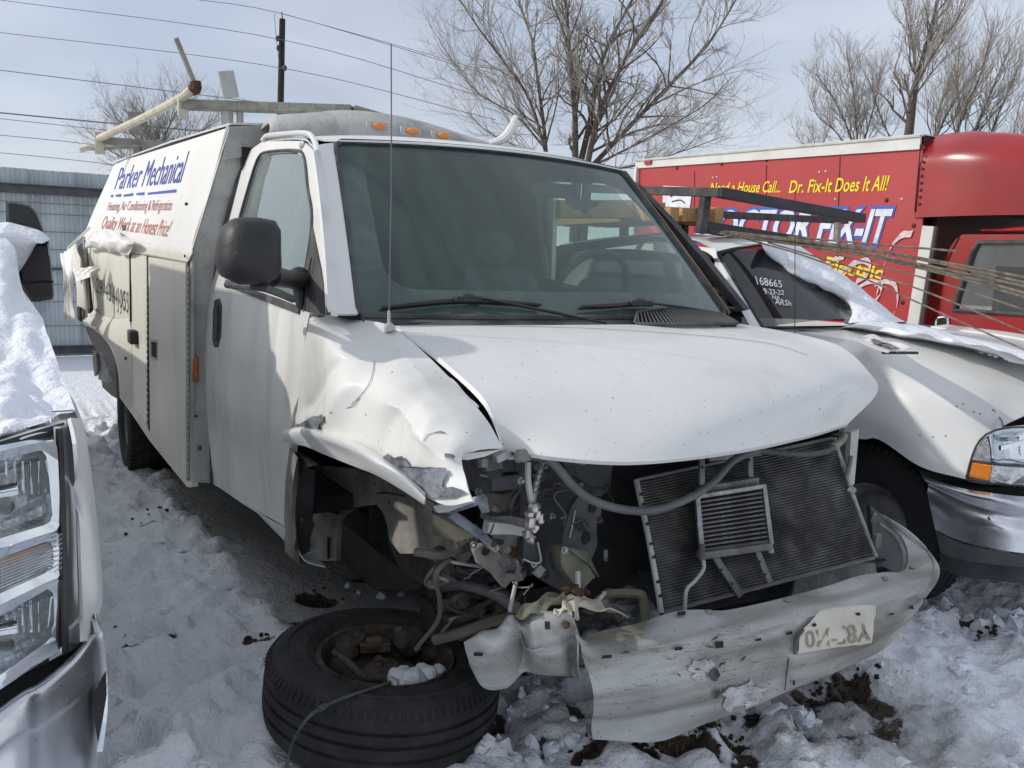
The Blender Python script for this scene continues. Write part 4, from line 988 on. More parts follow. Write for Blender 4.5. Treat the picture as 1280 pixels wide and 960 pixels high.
b = MB(); b.tube(tb([(162.6, 317), (162.8, 360), (163.3, 402)], .006), .006, 5, n=10); b.build('door_edge_gap', M['void'], van)
# wheel arch panel below the rear door
arch = [(104, 402), (116, 408), (128, 418), (138, 432), (146, 455), (149, 478), (150, 496)]
uppr = [(108, 392), (120, 392), (135, 396), (150, 399), (163, 403), (165, 450), (165.5, 512)]
b = MB(); A_ = catmull(tb(arch, .045), 24); U_ = catmull(tb(uppr, .002), 24)
b.patch([[p + V(.0, .06, -.01) for p in A_], A_, [p.lerp(q_, .35) + V(0, -.008, 0) for p, q_ in zip(A_, U_)], U_], 30, 12); b.build('arch_panel', M['cream'], van, smooth=50, solid=.006)
b = MB(); b.tube([p + V(0, .012, -.01) for p in A_], .014, 6, n=24, smooth=False); b.build('arch_lip', M['cream'], van)
MB().poly(tb([(165.5, 505), (187.5, 541), (234, 601), (240, 600), (240, 609), (234, 609), (187, 551), (165, 518), (150, 497), (152, 489)], .004), (0, .03, 0)).build('lower_rail', M['cream'], van, smooth=None)
# dark inside, floor and far side
MB().box((-3.5, 0, .46), (3.3, 1.7, .1)).build('floor_pan', M['void'], van)
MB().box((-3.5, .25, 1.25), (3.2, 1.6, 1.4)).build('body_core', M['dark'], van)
MB().box((-3.5, 1.08, 1.2), (3.3, .03, 1.65)).build('far_side_panel', M['white_dirty'], van)
MB().box((-3.2, .35, .3), (3.9, .07, .16)).build('frame_rail', M['void'], van); MB().box((-2.6, -.45, .33), (4.6, .07, .16)).build('frame_rail', M['void'], van)
# crumpled sheet hanging over the rear door
def crumple(px_rows, name, mat, offs, nu=34, nv=16, amp=.014, seed=1, par=van, th=.003):
    rr_ = random.Random(seed); ph = [rr_.uniform(0, 6) for _ in range(6)]
    b = MB(); b.patch([[PB(u, v, o) for (u, v), o in zip(r, os_)] for r, os_ in zip(px_rows, offs)], nu, nv,
        fn=lambda p, s, t: p + V(0, -amp * (math.sin(17 * s + 6 * t + ph[0]) * math.sin(7 * t + ph[1]) + .6 * math.sin(31 * s - 9 * t + ph[2])), amp * .5 * math.sin(23 * s + ph[3])))
    return b.build(name, mat, par, smooth=40, solid=th)
crumple([[(106, 296), (120, 290), (140, 287), (163, 300)], [(106, 303), (120, 299), (140, 300), (168, 303)], [(107, 309), (122, 308), (142, 311), (166, 309)], [(110, 309), (124, 311), (144, 316), (161, 320)]], 'crumpled_sheet', M['banner'], [[.03] * 4, [.09] * 4, [.07] * 4, [.03] * 4], amp=.009, seed=3)
crumple([[(94, 336), (108, 334), (126, 331)], [(95, 345), (109, 343), (125, 336)], [(96, 352), (110, 347), (122, 342)]], 'torn_strap', M['banner'], [[.15, .1, .03]] * 3, amp=.005, seed=4)
crumple([[(75, 318), (82, 314), (90, 309)], [(80, 345), (84, 345), (90, 340)], [(80, 370), (85, 372), (90, 375)], [(79, 402), (86, 404), (93, 398)]], 'hanging_strip', M['banner'], [[.28, .26, .24]] * 4, amp=.005, seed=5)
crumple([[(85, 310), (89, 307), (93, 305)], [(90, 335), (94, 333), (99, 333)], [(96, 360), (100, 360), (104, 358)], [(99, 400), (103, 400), (106, 396)]], 'torn_post', M['cream'], [[.12] * 3] * 4, amp=.008, seed=6, th=.012)
MB().tube([PB(85, 310, .2), PB(98, 298, .15), PB(112, 285, .06)], .011, 6, n=10).build('torn_edge_rail', M['cream'], van)
MB().tube([PB(106, 298, .05), PB(107, 340, .04), PB(110, 385, .03)], .016, 6, n=8).build('bent_upright', M['rack'], van)
MB().poly(tb([(92, 312), (108, 300), (112, 392), (103, 394)], -.12), (0, .03, 0)).build('dark_opening', M['void'], van, smooth=None)
MB().box(PB(99.5, 392, .15), (.2, .02, .1)).build('small_black_lamp', M['black'], van, bevel=.006)
crumple([[(104, 400), (112, 396), (118, 382)], [(105, 404), (114, 402), (122, 390)], [(108, 408), (118, 406), (130, 400)]], 'bent_sheet', M['cream'], [[.03, .02, .01]] * 3, amp=.006, seed=7)
# torn mud flap pieces hanging in the rear arch
MB().poly(tb([(116, 438), (120, 441), (122, 462), (118, 470), (116, 455)], .0), (0, .02, 0)).build('torn_flap', M['muddy'], van, smooth=None)
MB().poly(tb([(121, 440), (128, 445), (140, 476), (132, 478), (123, 474)], -.02), (0, .03, 0)).build('torn_flap', M['steel'], van, smooth=None)
MB().poly(tb([(106, 408), (128, 416), (147, 455), (150, 500), (140, 495), (128, 484), (122, 440), (113, 425)], -.18), (0, .05, 0)).build('arch_shade_sheet', M['void'], van, smooth=None)  # black sheet standing in for the shade inside the arch
b = MB(); b.box(P(244, 461, x=-1.80), (.03, .03, .13)); o = b.build('side_marker', M['amber_dull'], van, bevel=.008)
# cuts and dents in the bulkhead
for u, v, r in ((233, 255, .012), (269, 295, .008), (258, 420, .01), (245, 520, .012), (250, 560, .02)):
    MB().ball(P(u, v, x=-1.808), r * .7, (.2, 1, 1), 8, 6).build('rust_pit', M['charcoal'], bulkhead)
# rear wheels
def wheel(name, par, c, R=.37, W=.235, axis='Y', side=-1, rim='rim_grey', rr_=.21, tread=True, tyre='rubber'):
    base = Matrix.Translation(c) @ Matrix.Rotation(rad(90 if side < 0 else -90), 4, 'X')
    root = par
    t = MB(); h = W / 2
    prof = [(rr_, h * .72), (rr_ + .015, h * .86), (rr_ + .05, h * 1.0), (R * .82, h * 1.03), (R * .93, h * .93), (R * .97, h * .8), (R * .985, h * .6), (R, h * .55), (R, h * .3), (R - .009, h * .27), (R - .009, h * .2), (R, h * .17), (R, -h * .17), (R - .009, -h * .2), (R - .009, -h * .27), (R, -h * .3), (R, -h * .55), (R * .985, -h * .6), (R * .93, -h * .93), (R * .82, -h * 1.03), (rr_ + .05, -h), (rr_, -h * .72)]
    t.lathe(prof, base, 72)
    if tread:
        for k in range(60):
            a = 2 * math.pi * k / 60
            for s in (-1, 1):
                Rm = base @ Matrix.Rotation(a + s * .03, 4, 'Z'); cc = Rm @ V(R * .975, 0, s * h * .72); t.box(cc, (.022, .026, .05), Rm.to_3x3())
    ty = t.build('tyre', M[tyre], root, smooth=30)
    r = MB(); r.lathe([(rr_, h * .74), (rr_ - .01, h * .6), (rr_ - .03, h * .4), (rr_ - .045, h * .1), (rr_ * .55, h * .28), (rr_ * .34, h * .32), (rr_ * .3, h * .6), (0, h * .62)], base, 40)
    rm = r.build('rim', M[rim], root, smooth=35)
    return ty, rm
for yy in (-1.035, -.78, .9):
    wheel('wheel', van, V(-3.82, yy, .355), side=-1)
MB().tube([V(-3.82, -.8, .36), V(-3.82, .9, .36)], .05, 8).build('axle', M['void'], van)

# --- ladder rack on the body roof
RK = thing('ladder_rack', 'weathered grey steel ladder rack with a bent up arm on the utility body roof', 'ladder rack', (-3.5, 0, 2.12))
def rp_(u, v, z): return P(u, v, z=z)
a = rp_(229, 131, 2.33); e = V(a.x + .12, .95, 2.33); e2 = rp_(440, 138, 2.33)
b = MB(); b.bar(a, V(e2.x, e2.y, a.z), .09, .05); b.bar(V(e2.x, e2.y, a.z), V(e2.x + .05, .9, a.z - .16), .09, .05); b.build('crossbar', M['rack'], RK, bevel=.004)
a2 = rp_(129, 176, 2.33); b = MB(); b.bar(a2, V(a2.x + .18, .95, 2.33), .1, .055); b.build('crossbar', M['rack'], RK, bevel=.004)
b = MB(); b.box(P(228, 131, x=a.x + .02), (.03, .05, .13)); b.build('end_plate', M['rack_cream'], RK, bevel=.003)
b = MB(); b.box(P(125, 179, x=a2.x + .02), (.03, .07, .16)); b.build('end_plate', M['rack_cream'], RK, bevel=.003)
MB().tube([P(124, 173, x=a2.x + .05), P(178, 148, x=-3.75), P(226, 123, x=a.x), P(240, 112, x=a.x + .12)], .026, 10, n=20).build('side_tube', M['rack_cream'], RK)
MB().tube([P(238, 113, x=a.x + .1), P(245, 111, x=a.x + .12), P(244, 102, x=a.x + .12)], .03, 10, n=8).build('elbow', M['rust'], RK)
MB().bar(P(243, 104, x=a.x + .12), P(220, 48, x=a.x + .12), .03, .022).build('bent_arm', M['rack'], RK)
MB().tube([P(100, 188, x=a2.x), P(112, 185, x=a2.x), P(121, 185, x=a2.x)], .02, 8, n=6).build('stub_tube', M['rack_cream'], RK)
MB().bar(P(289, 122, x=a.x + .15), P(282, 89, x=a.x + .15), .02, .085, up=(0, 1, 0)).build('ladder_stop', M['galv'], RK)
MB().bar(P(170, 168, x=a2.x + .05), P(168, 140, x=a2.x + .05), .02, .1, up=(0, 1, 0)).build('ladder_stop', M['rack'], RK)
for u, v, x in ((284, 142, a.x + .1), (300, 143, a.x + .12)):
    p = P(u, v, x=x); MB().tube([V(p.x, p.y, 2.08), V(p.x, p.y, 2.31)], .02 if u > 290 else .034, 8).build('post', M['galv'], RK)
for u, v in ((171, 186), (180, 183)):
    p = P(u, v, x=a2.x + .1); MB().tube([V(p.x, p.y, 2.1), V(p.x, p.y, 2.31)], .025, 8).build('post', M['rack'], RK)
MB().tube([P(130, 186, x=a2.x + .1), P(172, 183, x=a2.x + .15)], .012, 6).build('brace', M['rack'], RK)
MB().box((a.x + .1, -.3, 2.3), (.1, .1, .02)).build('post_foot', M['rack'], RK)
MB().tube([V(a.x + .12, .7, 2.1), V(a.x + .12, .7, 2.32)], .03, 8).build('post', M['galv'], RK); MB().tube([V(a2.x + .15, .8, 2.1), V(a2.x + .15, .8, 2.32)], .03, 8).build('post', M['galv'], RK)

# --- cab interior and far side
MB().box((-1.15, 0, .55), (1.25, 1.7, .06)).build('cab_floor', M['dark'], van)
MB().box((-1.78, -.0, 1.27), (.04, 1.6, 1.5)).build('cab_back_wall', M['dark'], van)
b = MB(); b.patch([[V(.0 - .02, -.8, 1.27), V(.13 - .06, 0, 1.265), V(.0 - .02, .8, 1.27)], [V(-.15, -.82, 1.25), V(-.1, 0, 1.26), V(-.15, .82, 1.25)], [V(-.35, -.82, 1.17), V(-.32, 0, 1.2), V(-.35, .82, 1.17)], [V(-.4, -.82, .95), V(-.36, 0, .95), V(-.4, .82, .95)]], 30, 14); b.build('dashboard', M['charcoal'], van, smooth=50, solid=.02)
def seat(y):
    s = MB(); s.patch([[V(-1.28 + .03 * math.cos(3 * q), y + .25 * q, .78) for q in (-1, -.5, 0, .5, 1)], [V(-1.36 + .05 * abs(q), y + .25 * q, 1.1) for q in (-1, -.5, 0, .5, 1)], [V(-1.42 + .04 * abs(q), y + .23 * q, 1.4 - .02 * abs(q)) for q in (-1, -.5, 0, .5, 1)], [V(-1.44, y + .17 * q, 1.47) for q in (-1, -.5, 0, .5, 1)]], 18, 14)
    o = s.build('seat_back', M['interior_grey'], van, smooth=60, solid=.12)
    h = MB(); h.ball((-1.5, y, 1.58), .14, (.42, .95, .72), 18, 12); h.build('headrest', M['interior_grey'], o, smooth=80)
    MB().box((-1.12, y, .74), (.5, .5, .16)).build('seat_cushion', M['interior_grey'], van, bevel=.04)
seat(-.45); seat(.45)
sw = MB(); sc_ = P(738, 362, y=.42); Ms = Matrix.Translation(sc_) @ Matrix.Rotation(rad(-62), 4, 'Y'); ring_ = [Ms @ V(.185 * math.cos(a), .185 * math.sin(a), 0) for a in [2 * math.pi * k / 28 for k in range(29)]]
sw.tube(ring_, .017, 8, n=29, smooth=False, cap=False); sw.ball(sc_, .07, (.5, 1, .8)); sw.bar(ring_[7], ring_[21], .03, .015); sw.bar(sc_, ring_[14], .03, .015); sw.build('steering_wheel', M['black'], van)
MB().tube([PX(690, 208, -.05), PX(690, 222, -.06)], .01, 6).build('mirror_stem', M['black'], van)
MB().box(PX(692, 238, -.08), (.03, .23, .06)).build('rear_view_mirror', M['black'], van, bevel=.01)
rs = random.Random(4)
MB().poly([PX(u, v, -.03) for u, v in ((706, 246), (712, 244), (722, 249), (738, 250), (752, 252), (746, 258), (736, 262), (733, 268), (726, 262), (718, 262), (716, 256), (710, 256))], (-.006, 0, 0)).build('hanging_tag', M['black'], van, smooth=None)
# driver door with its own window opening
def fD(z): return fcab(z)
dO = mir(sd_([(262, 345), (268, 310), (281, 262), (297, 215), (312, 188), (328, 177), (378, 176), (392, 188), (399, 240), (406, 310), (411, 393), (387, 392), (350, 379), (300, 360)])); dI = mir(sd_([(280, 340), (290, 305), (300, 270), (314, 222), (323, 197), (334, 191), (368, 189), (380, 197), (385, 235), (390, 283), (398, 340), (405, 388), (386, 385), (360, 376), (320, 362), (290, 350)]))
b = MB(); b.grid([[V(p.x, -p.y, p.z) for p in r][::-1] for r in rows and [[rr[i].lerp(ff[i], j / 21) for j in range(22)] for i in range(n)]]); b.ring(dO, dI, 80)
dd_ = b.build('door', M['trim'], van, smooth=40, solid=.03); dd_.location.x -= .12
MB().poly(mir(I2)).build('window', M['clearglass'], dd_, smooth=None, solid=.004)
b = MB(); b.patch([[V(-1.72, -.75, 1.99), V(-1.72, .75, 1.99)], [V(-.8, -.68, 1.93), V(-.72, .68, 1.93)]], 10, 8, smooth_cross=False); b.build('headliner', M['headliner'], van, solid=.01)
# ================================================================ what the crash laid bare
def plate(px, mat, name, par=None, x=None, y=None, th=.012, seed=None, jit=.0, bevel=0):
    rr_ = random.Random(seed or 1); q = []
    for k in range(len(px)):
        a, c = px[k], px[(k + 1) % len(px)]; r = 2 if jit else 1
        for s in range(r): t = s / r; q.append((a[0] + (c[0] - a[0]) * t + (rr_.uniform(-jit, jit) if s else 0), a[1] + (c[1] - a[1]) * t + (rr_.uniform(-jit, jit) if s else 0)))
    kw = dict(x=x) if x is not None else dict(y=y)
    ext = V(-th, 0, 0) if x is not None else V(0, th, 0)
    return MB().poly(tr(q, **kw), ext).build(name, mat, par or van, smooth=None, bevel=bevel)
def hole(px, par, x=None, y=None, mat='void'):
    kw = dict(x=x) if x is not None else dict(y=y)
    return MB().poly(tr(px, **kw), V(.003, 0, 0) if x is not None else V(0, -.003, 0)).build('hole', M[mat], par, smooth=None)
def rod(px, r, mat, name, par=None, seg=8, **k):
    pts = [P(u, v, **(dict(x=w) if True else {})) for u, v, w in px]
    return MB().tube(pts, r, seg).build(name, mat, par or van)
# engine bay mass, firewall, cross members
eb = MB(); re_ = random.Random(9)
for k in range(26):
    c = V(re_.uniform(-.3, .28), re_.uniform(-.42, .65), re_.uniform(.5, 1.0)); s_ = re_.uniform(.1, .26); eb.box(c, (s_, s_ * re_.uniform(.6, 1.4), s_), Euler((re_.random(), re_.random(), re_.random())).to_matrix())
eb.build('engine', M['void'], van, smooth=None, bevel=.01, kind='stuff')
MB().box((-.42, .1, .85), (.04, 1.5, .85)).build('firewall', M['void'], van)
MB().box((0, .86, .78), (1.0, .03, .5)).build('far_wheelhouse', M['liner'], van)
MB().box((.15, .45, .42), (1.1, .09, .16)).build('frame_rail', M['void'], van); MB().box((.1, 0, .3), (.12, 1.3, .12)).build('cross_member', M['void'], van)
wheel('wheel', van, V(.0, .88, .34), side=1)
# wheel well
iw = plate([(376, 586), (400, 583), (440, 586), (480, 598), (530, 622), (575, 648), (592, 680), (575, 706), (545, 702), (520, 692), (500, 692), (486, 674), (484, 656), (478, 640), (471, 631), (455, 632), (442, 635), (428, 644), (421, 656), (420, 697), (398, 699), (390, 697), (394, 660)], M['muddy'], 'inner_fender', y=-.68, th=.02)
plate([(415, 628), (560, 628), (560, 712), (520, 738), (470, 736), (436, 716), (414, 690)], M['liner'], 'inner_wheelhouse', y=-.42, th=.03)
b = MB(); b.ball(P(452, 641, y=-.52), .05, (1.5, .3, .35), 16, 8); b.build('bump_stop', M['liner'], van)
hole([(466, 662), (474, 660), (481, 668), (480, 677), (473, 676), (467, 670)], van, y=-.46)
st = plate([(386, 701), (389, 668), (393, 657), (411, 640), (421, 643), (421, 662), (420, 701)], M['muddy'], 'body_mount_bracket', y=-.70, th=.02)
MB().box(P(411, 685, y=-.71), (.006, .012, .09)).build('slot', M['void'], st)
plate([(484, 618), (505, 616), (533, 632), (535, 668), (527, 681), (510, 679), (488, 670)], M['muddy'], 'shock_tower', y=-.62, th=.03)
b = MB(); b.lathe([(.018, 0), (.02, .012), (.009, .014), (.009, .002), (0, .002)], Matrix.Translation(P(511, 664, y=-.63)) @ Matrix.Rotation(rad(90), 4, 'X'), 16); b.build('bolt_washer', M['steel'], van)
plate([(484, 676), (520, 682), (545, 690), (580, 700), (585, 740), (545, 742), (500, 712)], M['greasy'], 'frame_side', y=-.55, th=.06)
hole([(503, 683), (508, 681), (512, 686), (510, 693), (504, 692)], van, y=-.555)
for u, v in ((421, 594), (415, 617), (414, 624), (419, 624), (397, 628), (468, 605), (486, 628), (500, 604), (541, 640), (445, 600)):
    MB().ball(P(u, v, y=-.684), .005, (1, .5, 1), 6, 4).build('clip_hole', M['void'], iw)
MB().tube(tr([(471, 617), (478, 616), (490, 617), (505, 620)], y=-.69), .003, 5).build('seam', M['void'], iw)
bm_ = MB(); bm_.patch([[P(541, 642, x=.36), P(560, 645, x=.42), P(594, 668, x=.5)], [P(540, 668, x=.36), P(560, 674, x=.42), P(585, 683, x=.5)]], 10, 6); bm_.build('bent_box_section', pmat('dusty_tan_metal', (.15, .138, .115), .8, 0, .2, 9, ((.07, .06, .05), .4, 9)), van, solid=.03)
b = MB(); b.bar(P(562, 641, x=.74), P(600, 668, x=.76), .03, .022); b.bar(P(600, 668, x=.76), P(618, 684, x=.77), .028, .02); b.build('fender_brace', M['primer'], van, bevel=.003)
MB().ball(P(617, 680, x=.78), .009, (1, 1, 1), 8, 6).build('rust_tip', M['rust'], van)
plate([(592, 688), (604, 680), (622, 688), (651, 717), (640, 727), (631, 736), (616, 718), (598, 705)], M['muddy'], 'triangle_bracket', x=.62, th=.02, bevel=.003)
MB().ball(P(607, 689, x=.625), .013, (.3, 1, 1), 10, 6).build('hole', M['void'], van)
plate([(616, 668), (640, 664), (655, 668), (656, 702), (645, 715), (636, 700), (622, 684)], M['muddy'], 'mount_plate', x=.6, th=.02, jit=1)
hole([(637, 683), (648, 685), (650, 694), (641, 698), (636, 692)], van, x=.603, mat='rust')
plate([(612, 653), (636, 655), (655, 660), (664, 672), (640, 668), (609, 668)], M['galv'], 'bent_shelf', x=.66, th=.03)
plate([(614, 646), (640, 645), (662, 650), (668, 664), (655, 662), (636, 655), (613, 654)], M['steel'], 'shelf_top', x=.62, th=.06)
plate([(615, 616), (628, 618), (646, 613), (641, 646), (616, 645)], M['olive'], 'reservoir', x=.52, th=.08, bevel=.008)
rod([(638, 645, .56), (637, 632, .57), (643, 620, .57), (650, 612, .56)], .008, M['charcoal'], 'hose_stub')
plate([(598, 620), (604, 617), (609, 622), (612, 640), (603, 642), (598, 632)], M['primer'], 'bent_tab', x=.72, th=.006)
plate([(588, 572), (612, 566), (652, 562), (662, 572), (660, 598), (650, 614), (628, 618), (596, 616), (590, 596)], M['charcoal'], 'headlamp_housing', x=.5, th=.12, jit=1.5, bevel=.006)
for i, (a, c, s_) in enumerate((((600, 585), (640, 575), .05), ((612, 603), (650, 600), .045), ((640, 585), (655, 570), .035), ((594, 575), (612, 570), .03))):
    MB().bar(P(*a, x=.56), P(*c, x=.58), .04, s_).build('housing_rib', M['charcoal'] if i % 2 else M['liner'], van, bevel=.006)
plate([(571, 569), (590, 566), (628, 562), (605, 571), (585, 575), (574, 574)], M['white_dirty'], 'folded_fender_tip', x=.74, th=.006)
MB().bar(P(618, 574, x=.68), P(636, 566, x=.68), .03, .02).build('hood_hinge', M['galv'], van, bevel=.003)
plate([(655, 566), (700, 574), (738, 574), (766, 576), (760, 640), (748, 700), (730, 742), (700, 738), (672, 722), (656, 680), (650, 640)], M['charcoal'], 'front_panel', x=.42, th=.05, jit=1)
plate([(700, 574), (740, 577), (767, 578), (757, 612), (735, 606), (712, 590)], M['liner'], 'upper_tie_panel', x=.5, th=.02)
csp = plate([(722, 622), (737, 618), (752, 624), (751, 650), (746, 655), (747, 680), (738, 702), (716, 700), (702, 690), (705, 665), (712, 640)], M['charcoal'], 'core_support', x=.58, th=.02, jit=1)
hole([(738, 626), (744, 624), (745, 636), (742, 641), (736, 640)], csp, x=.583); hole([(730, 665), (736, 663), (738, 675), (730, 681), (727, 674)], csp, x=.583)
MB().tube(tr([(719, 638), (716, 655), (712, 672)], x=.586), .0025, 5, n=12).build('bright_scratch', M['galv'], csp)
for u0, v0 in ((679, 612), (692, 604)):
    w = 15 if v0 > 606 else 9; k = 9 if v0 > 606 else 4; c = MB()
    q = tr([(u0, v0), (u0 + w, v0 - 2), (u0 + w, v0 + k), (u0, v0 + k + 1)], x=.52); c.tube(q + [q[0]], .004, 4, n=20, smooth=False); c.poly([p - V(.02, 0, 0) for p in q]); c.build('socket', M['liner'], van)
plate([(665, 592), (680, 588), (696, 600), (690, 610), (672, 612)], M['charcoal'], 'socket_mount', x=.47, th=.05, bevel=.005)
ob_ = plate([(699, 689), (707, 684), (720, 692), (733, 703), (746, 722), (738, 728), (728, 738), (722, 736), (708, 718), (702, 707)], M['olive'], 'bumper_mount', x=.68, th=.05, jit=.8, bevel=.005)
MB().poly([P(707, 684, x=.69), P(733, 690, x=.66), P(748, 722, x=.64), P(733, 703, x=.69)], V(0, .004, 0)).build('mount_side', M['olive'], van, smooth=None)
plate([(655, 677), (662, 674), (670, 676), (675, 700), (668, 703), (654, 699)], M['liner'], 'lamp_body', x=.64, th=.04, bevel=.006)
rod([(654, 699, .66), (664, 703, .66), (671, 704, .66), (676, 700, .66), (672, 678, .66)], .003, M['galv'], 'lamp_rim')
rod([(664, 703, .66), (667, 709, .66), (671, 705, .66)], .003, M['galv'], 'lamp_clip')
rod([(660, 577, .7), (660, 600, .7), (663, 620, .7), (666, 636, .7)], .009, M['galv'], 'wiring_loom'); rod([(678, 574, .69), (674, 592, .7), (669, 610, .7), (666, 628, .7)], .008, M['alu'], 'wiring_loom')
for k in range(12):
    c = P(677.5 - k * .75, 577 + k * 3.8, x=.703); MB().lathe([(.0095, -.002), (.0105, 0), (.0095, .002)], Matrix.Translation(c), 10).build('loom_ring', M['steel'], van) if k % 2 == 0 else None
f = MB(); rr_ = random.Random(3)
for u, v, r in ((663, 642, .014), (668, 636, .015), (664, 655, .016), (660, 668, .014), (673, 645, .015), (676, 650, .012), (664, 673, .012), (668, 660, .01)): f.ball(P(u, v, x=.72), r, (1, 1, 1.1), 7, 5, .4, rr_)
f.build('torn_foil', pmat('crumpled_foil', (.7, .66, .62), .3, .8, .2, 30, ((.5, .2, .12), .2, 20)), van, smooth=20)
MB().ball(P(652, 570, x=.72), .02, (1, 1.4, .9), 8, 6, .2, rr_).build('hood_latch_knuckle', M['muddy'], van, smooth=30)
rod([(640, 564, .68), (655, 566, .7), (670, 571, .72), (690, 573, .74)], .012, M['charcoal'], 'latch_cable')
# big cooling hose drooping across the radiator
rod([(678, 569, .74), (695, 582, .745), (715, 606, .75), (740, 625, .76), (780, 637, .765), (820, 637, .765), (862, 622, .75), (892, 602, .72), (915, 577, .68), (938, 566, .64), (952, 563, .6)], .0125, pmat('grey_cooling_hose', (.13, .135, .145), .6, 0, .15, 9, ((.25, .24, .22), .3, 9)), 'cooling_hose', seg=12)
rod([(948, 563, .62), (975, 566, .63), (1005, 568, .64), (1030, 565, .62), (1044, 558, .6)], .011, M['charcoal'], 'cooling_hose', seg=12)
# bent condenser with its frame and fins
TL, TR_, BR, BL = P(796, 600, x=.55), P(1040, 548, x=.55), P(1094, 697, x=.75), P(826, 766, x=.75)
def cnd(s, t, off=0.0):
    p = TL.lerp(TR_, s).lerp(BL.lerp(BR, s), t); n_ = V(.9, 0, .43)
    return p + n_ * (off + .012 * math.sin(3.0 * s + 1) * math.sin(2.5 * t))
b = MB(); b.grid([[cnd(i / 20, j / 12, -.012) for i in range(21)] for j in range(13)]); condenser = b.build('condenser', M['void'], van, smooth=60)
b = MB()
for k in range(46):
    t = (k + .5) / 46; pts = [cnd(i / 16, t, .002 * math.sin(i * 2.1 + k)) for i in range(17)]; up = V(0, 0, .0024)
    b.grid([[p - up for p in pts], [p + up + V(.004, 0, 0) for p in pts], [p + up - V(.008, 0, 0) for p in pts]])
cfin = pmat('condenser_tubes', (.36, .355, .345), .5, .45, .25, 12, ((.04, .035, .03), .6, 8), ((.45, .44, .42), .3, 80))
b.build('cooling_tube', cfin, condenser, smooth=None, kind='stuff')
b = MB()
for k in range(46):
    t = k / 46
    for i in range(150):
        s = (i + .5 * (k % 2)) / 150; a = cnd(s, t + .004, -.003); c = cnd(s, t + .018, -.003); b.add([a, a + V(-.004, .002, 0), c + V(-.004, .002, 0), c], [(0, 1, 2, 3)])
b.build('fin', pmat('dirty_fins', (.17, .16, .145), .7, .3, .3, 14), condenser, smooth=None, kind='stuff')
fr_ = MB(); fr_.tube([cnd(-.008, t / 10, .006) for t in range(11)], .009, 8, n=30); cf = fr_.build('side_tank', M['galv'], condenser)
MB().tube([cnd(1.006, t / 10, .004) for t in range(11)], .009, 8, n=30).build('side_tank', M['alu'], condenser)
for t in (.12, .2, .35, .5, .6, .78, .88): MB().box(cnd(-.008, t, .016), (.004, .012, .008)).build('tank_notch', M['void'], condenser)
MB().tube([cnd(s / 10, 0, .004) for s in range(11)], .006, 6).build('top_rail', M['steel'], condenser); MB().tube([cnd(s / 10, 1.0, .002) for s in range(11)], .006, 6).build('bottom_rail', M['steel'], condenser)
MB().box(P(1096, 676, x=.73), (.02, .03, .05)).build('side_bracket', M['steel'], condenser, bevel=.003)
# radiator behind it and the fan shroud
MB().box((.4, .2, .78), (.03, 1.0, .62), Euler((0, rad(-12), 0)).to_matrix()).build('radiator', M['void'], van)
# small oil cooler
oc = MB(); q = [P(870, 620, x=.66), P(953, 607, x=.66), P(962, 678, x=.72), P(876, 690, x=.72)]
def oq(s, t, o=0): return q[0].lerp(q[1], s).lerp(q[3].lerp(q[2], s), t) + V(o, 0, 0)
oc.poly([oq(0, 0, -.015), oq(1, 0, -.015), oq(1, 1, -.015), oq(0, 1, -.015)]); ocb = oc.build('oil_cooler', M['void'], van, smooth=None)
for k in range(13):
    t = (k + .5) / 13; MB().bar(oq(0, t), oq(1, t), .010, .0042).build('cooler_tube', M['steel'], ocb, smooth=None)
for s in (0, 1): MB().bar(oq(s, -.03, .004), oq(s, 1.03, .004), .016, .016).build('cooler_frame', M['alu'], ocb, bevel=.002)
MB().bar(oq(0, 0, .004), oq(1, 0, .004), .014, .014).build('cooler_frame', M['alu'], ocb, bevel=.002)
MB().bar(P(874, 694, x=.73), P(962, 682, x=.73), .03, .022).build('cooler_bracket', M['steel'], van, bevel=.003)
MB().bar(P(872, 613, x=.63), P(945, 601, x=.63), .03, .03).build('cooler_bracket', M['steel'], van, bevel=.003)
for a, c in (((877, 567, .6), (877, 618, .63)), ((937, 560, .6), (938, 606, .63)), ((892, 694, .73), (926, 745, .77)), ((945, 686, .73), (962, 728, .77))):
    MB().bar(P(a[0], a[1], x=a[2]), P(c[0], c[1], x=c[2]), .022, .01, up=(1, 0, 0)).build('strap', M['steel'], van, bevel=.002)
MB().bar(P(884, 573, x=.58), P(950, 566, x=.58), .02, .02).build('upper_tie_bar', M['steel'], van, bevel=.003)
for u, v in ((878, 584), (879, 600), (937, 575), (938, 592), (902, 712), (915, 730), (950, 702), (957, 718)): MB().ball(P(u, v, x=.78 if v > 650 else .62), .004, (1, 1, 1), 6, 4).build('strap_hole', M['void'], van)
rod([(877, 684, .74), (879, 700, .75), (879, 712, .76), (868, 727, .77), (858, 738, .78), (856, 765, .79)], .006, M['galv'], 'cooler_pipe')
rod([(877, 680, .74), (877, 700, .75)], .010, M['charcoal'], 'pipe_sleeve'); rod([(962, 684, .73), (964, 692, .74)], .010, M['alu'], 'pipe_fitting')
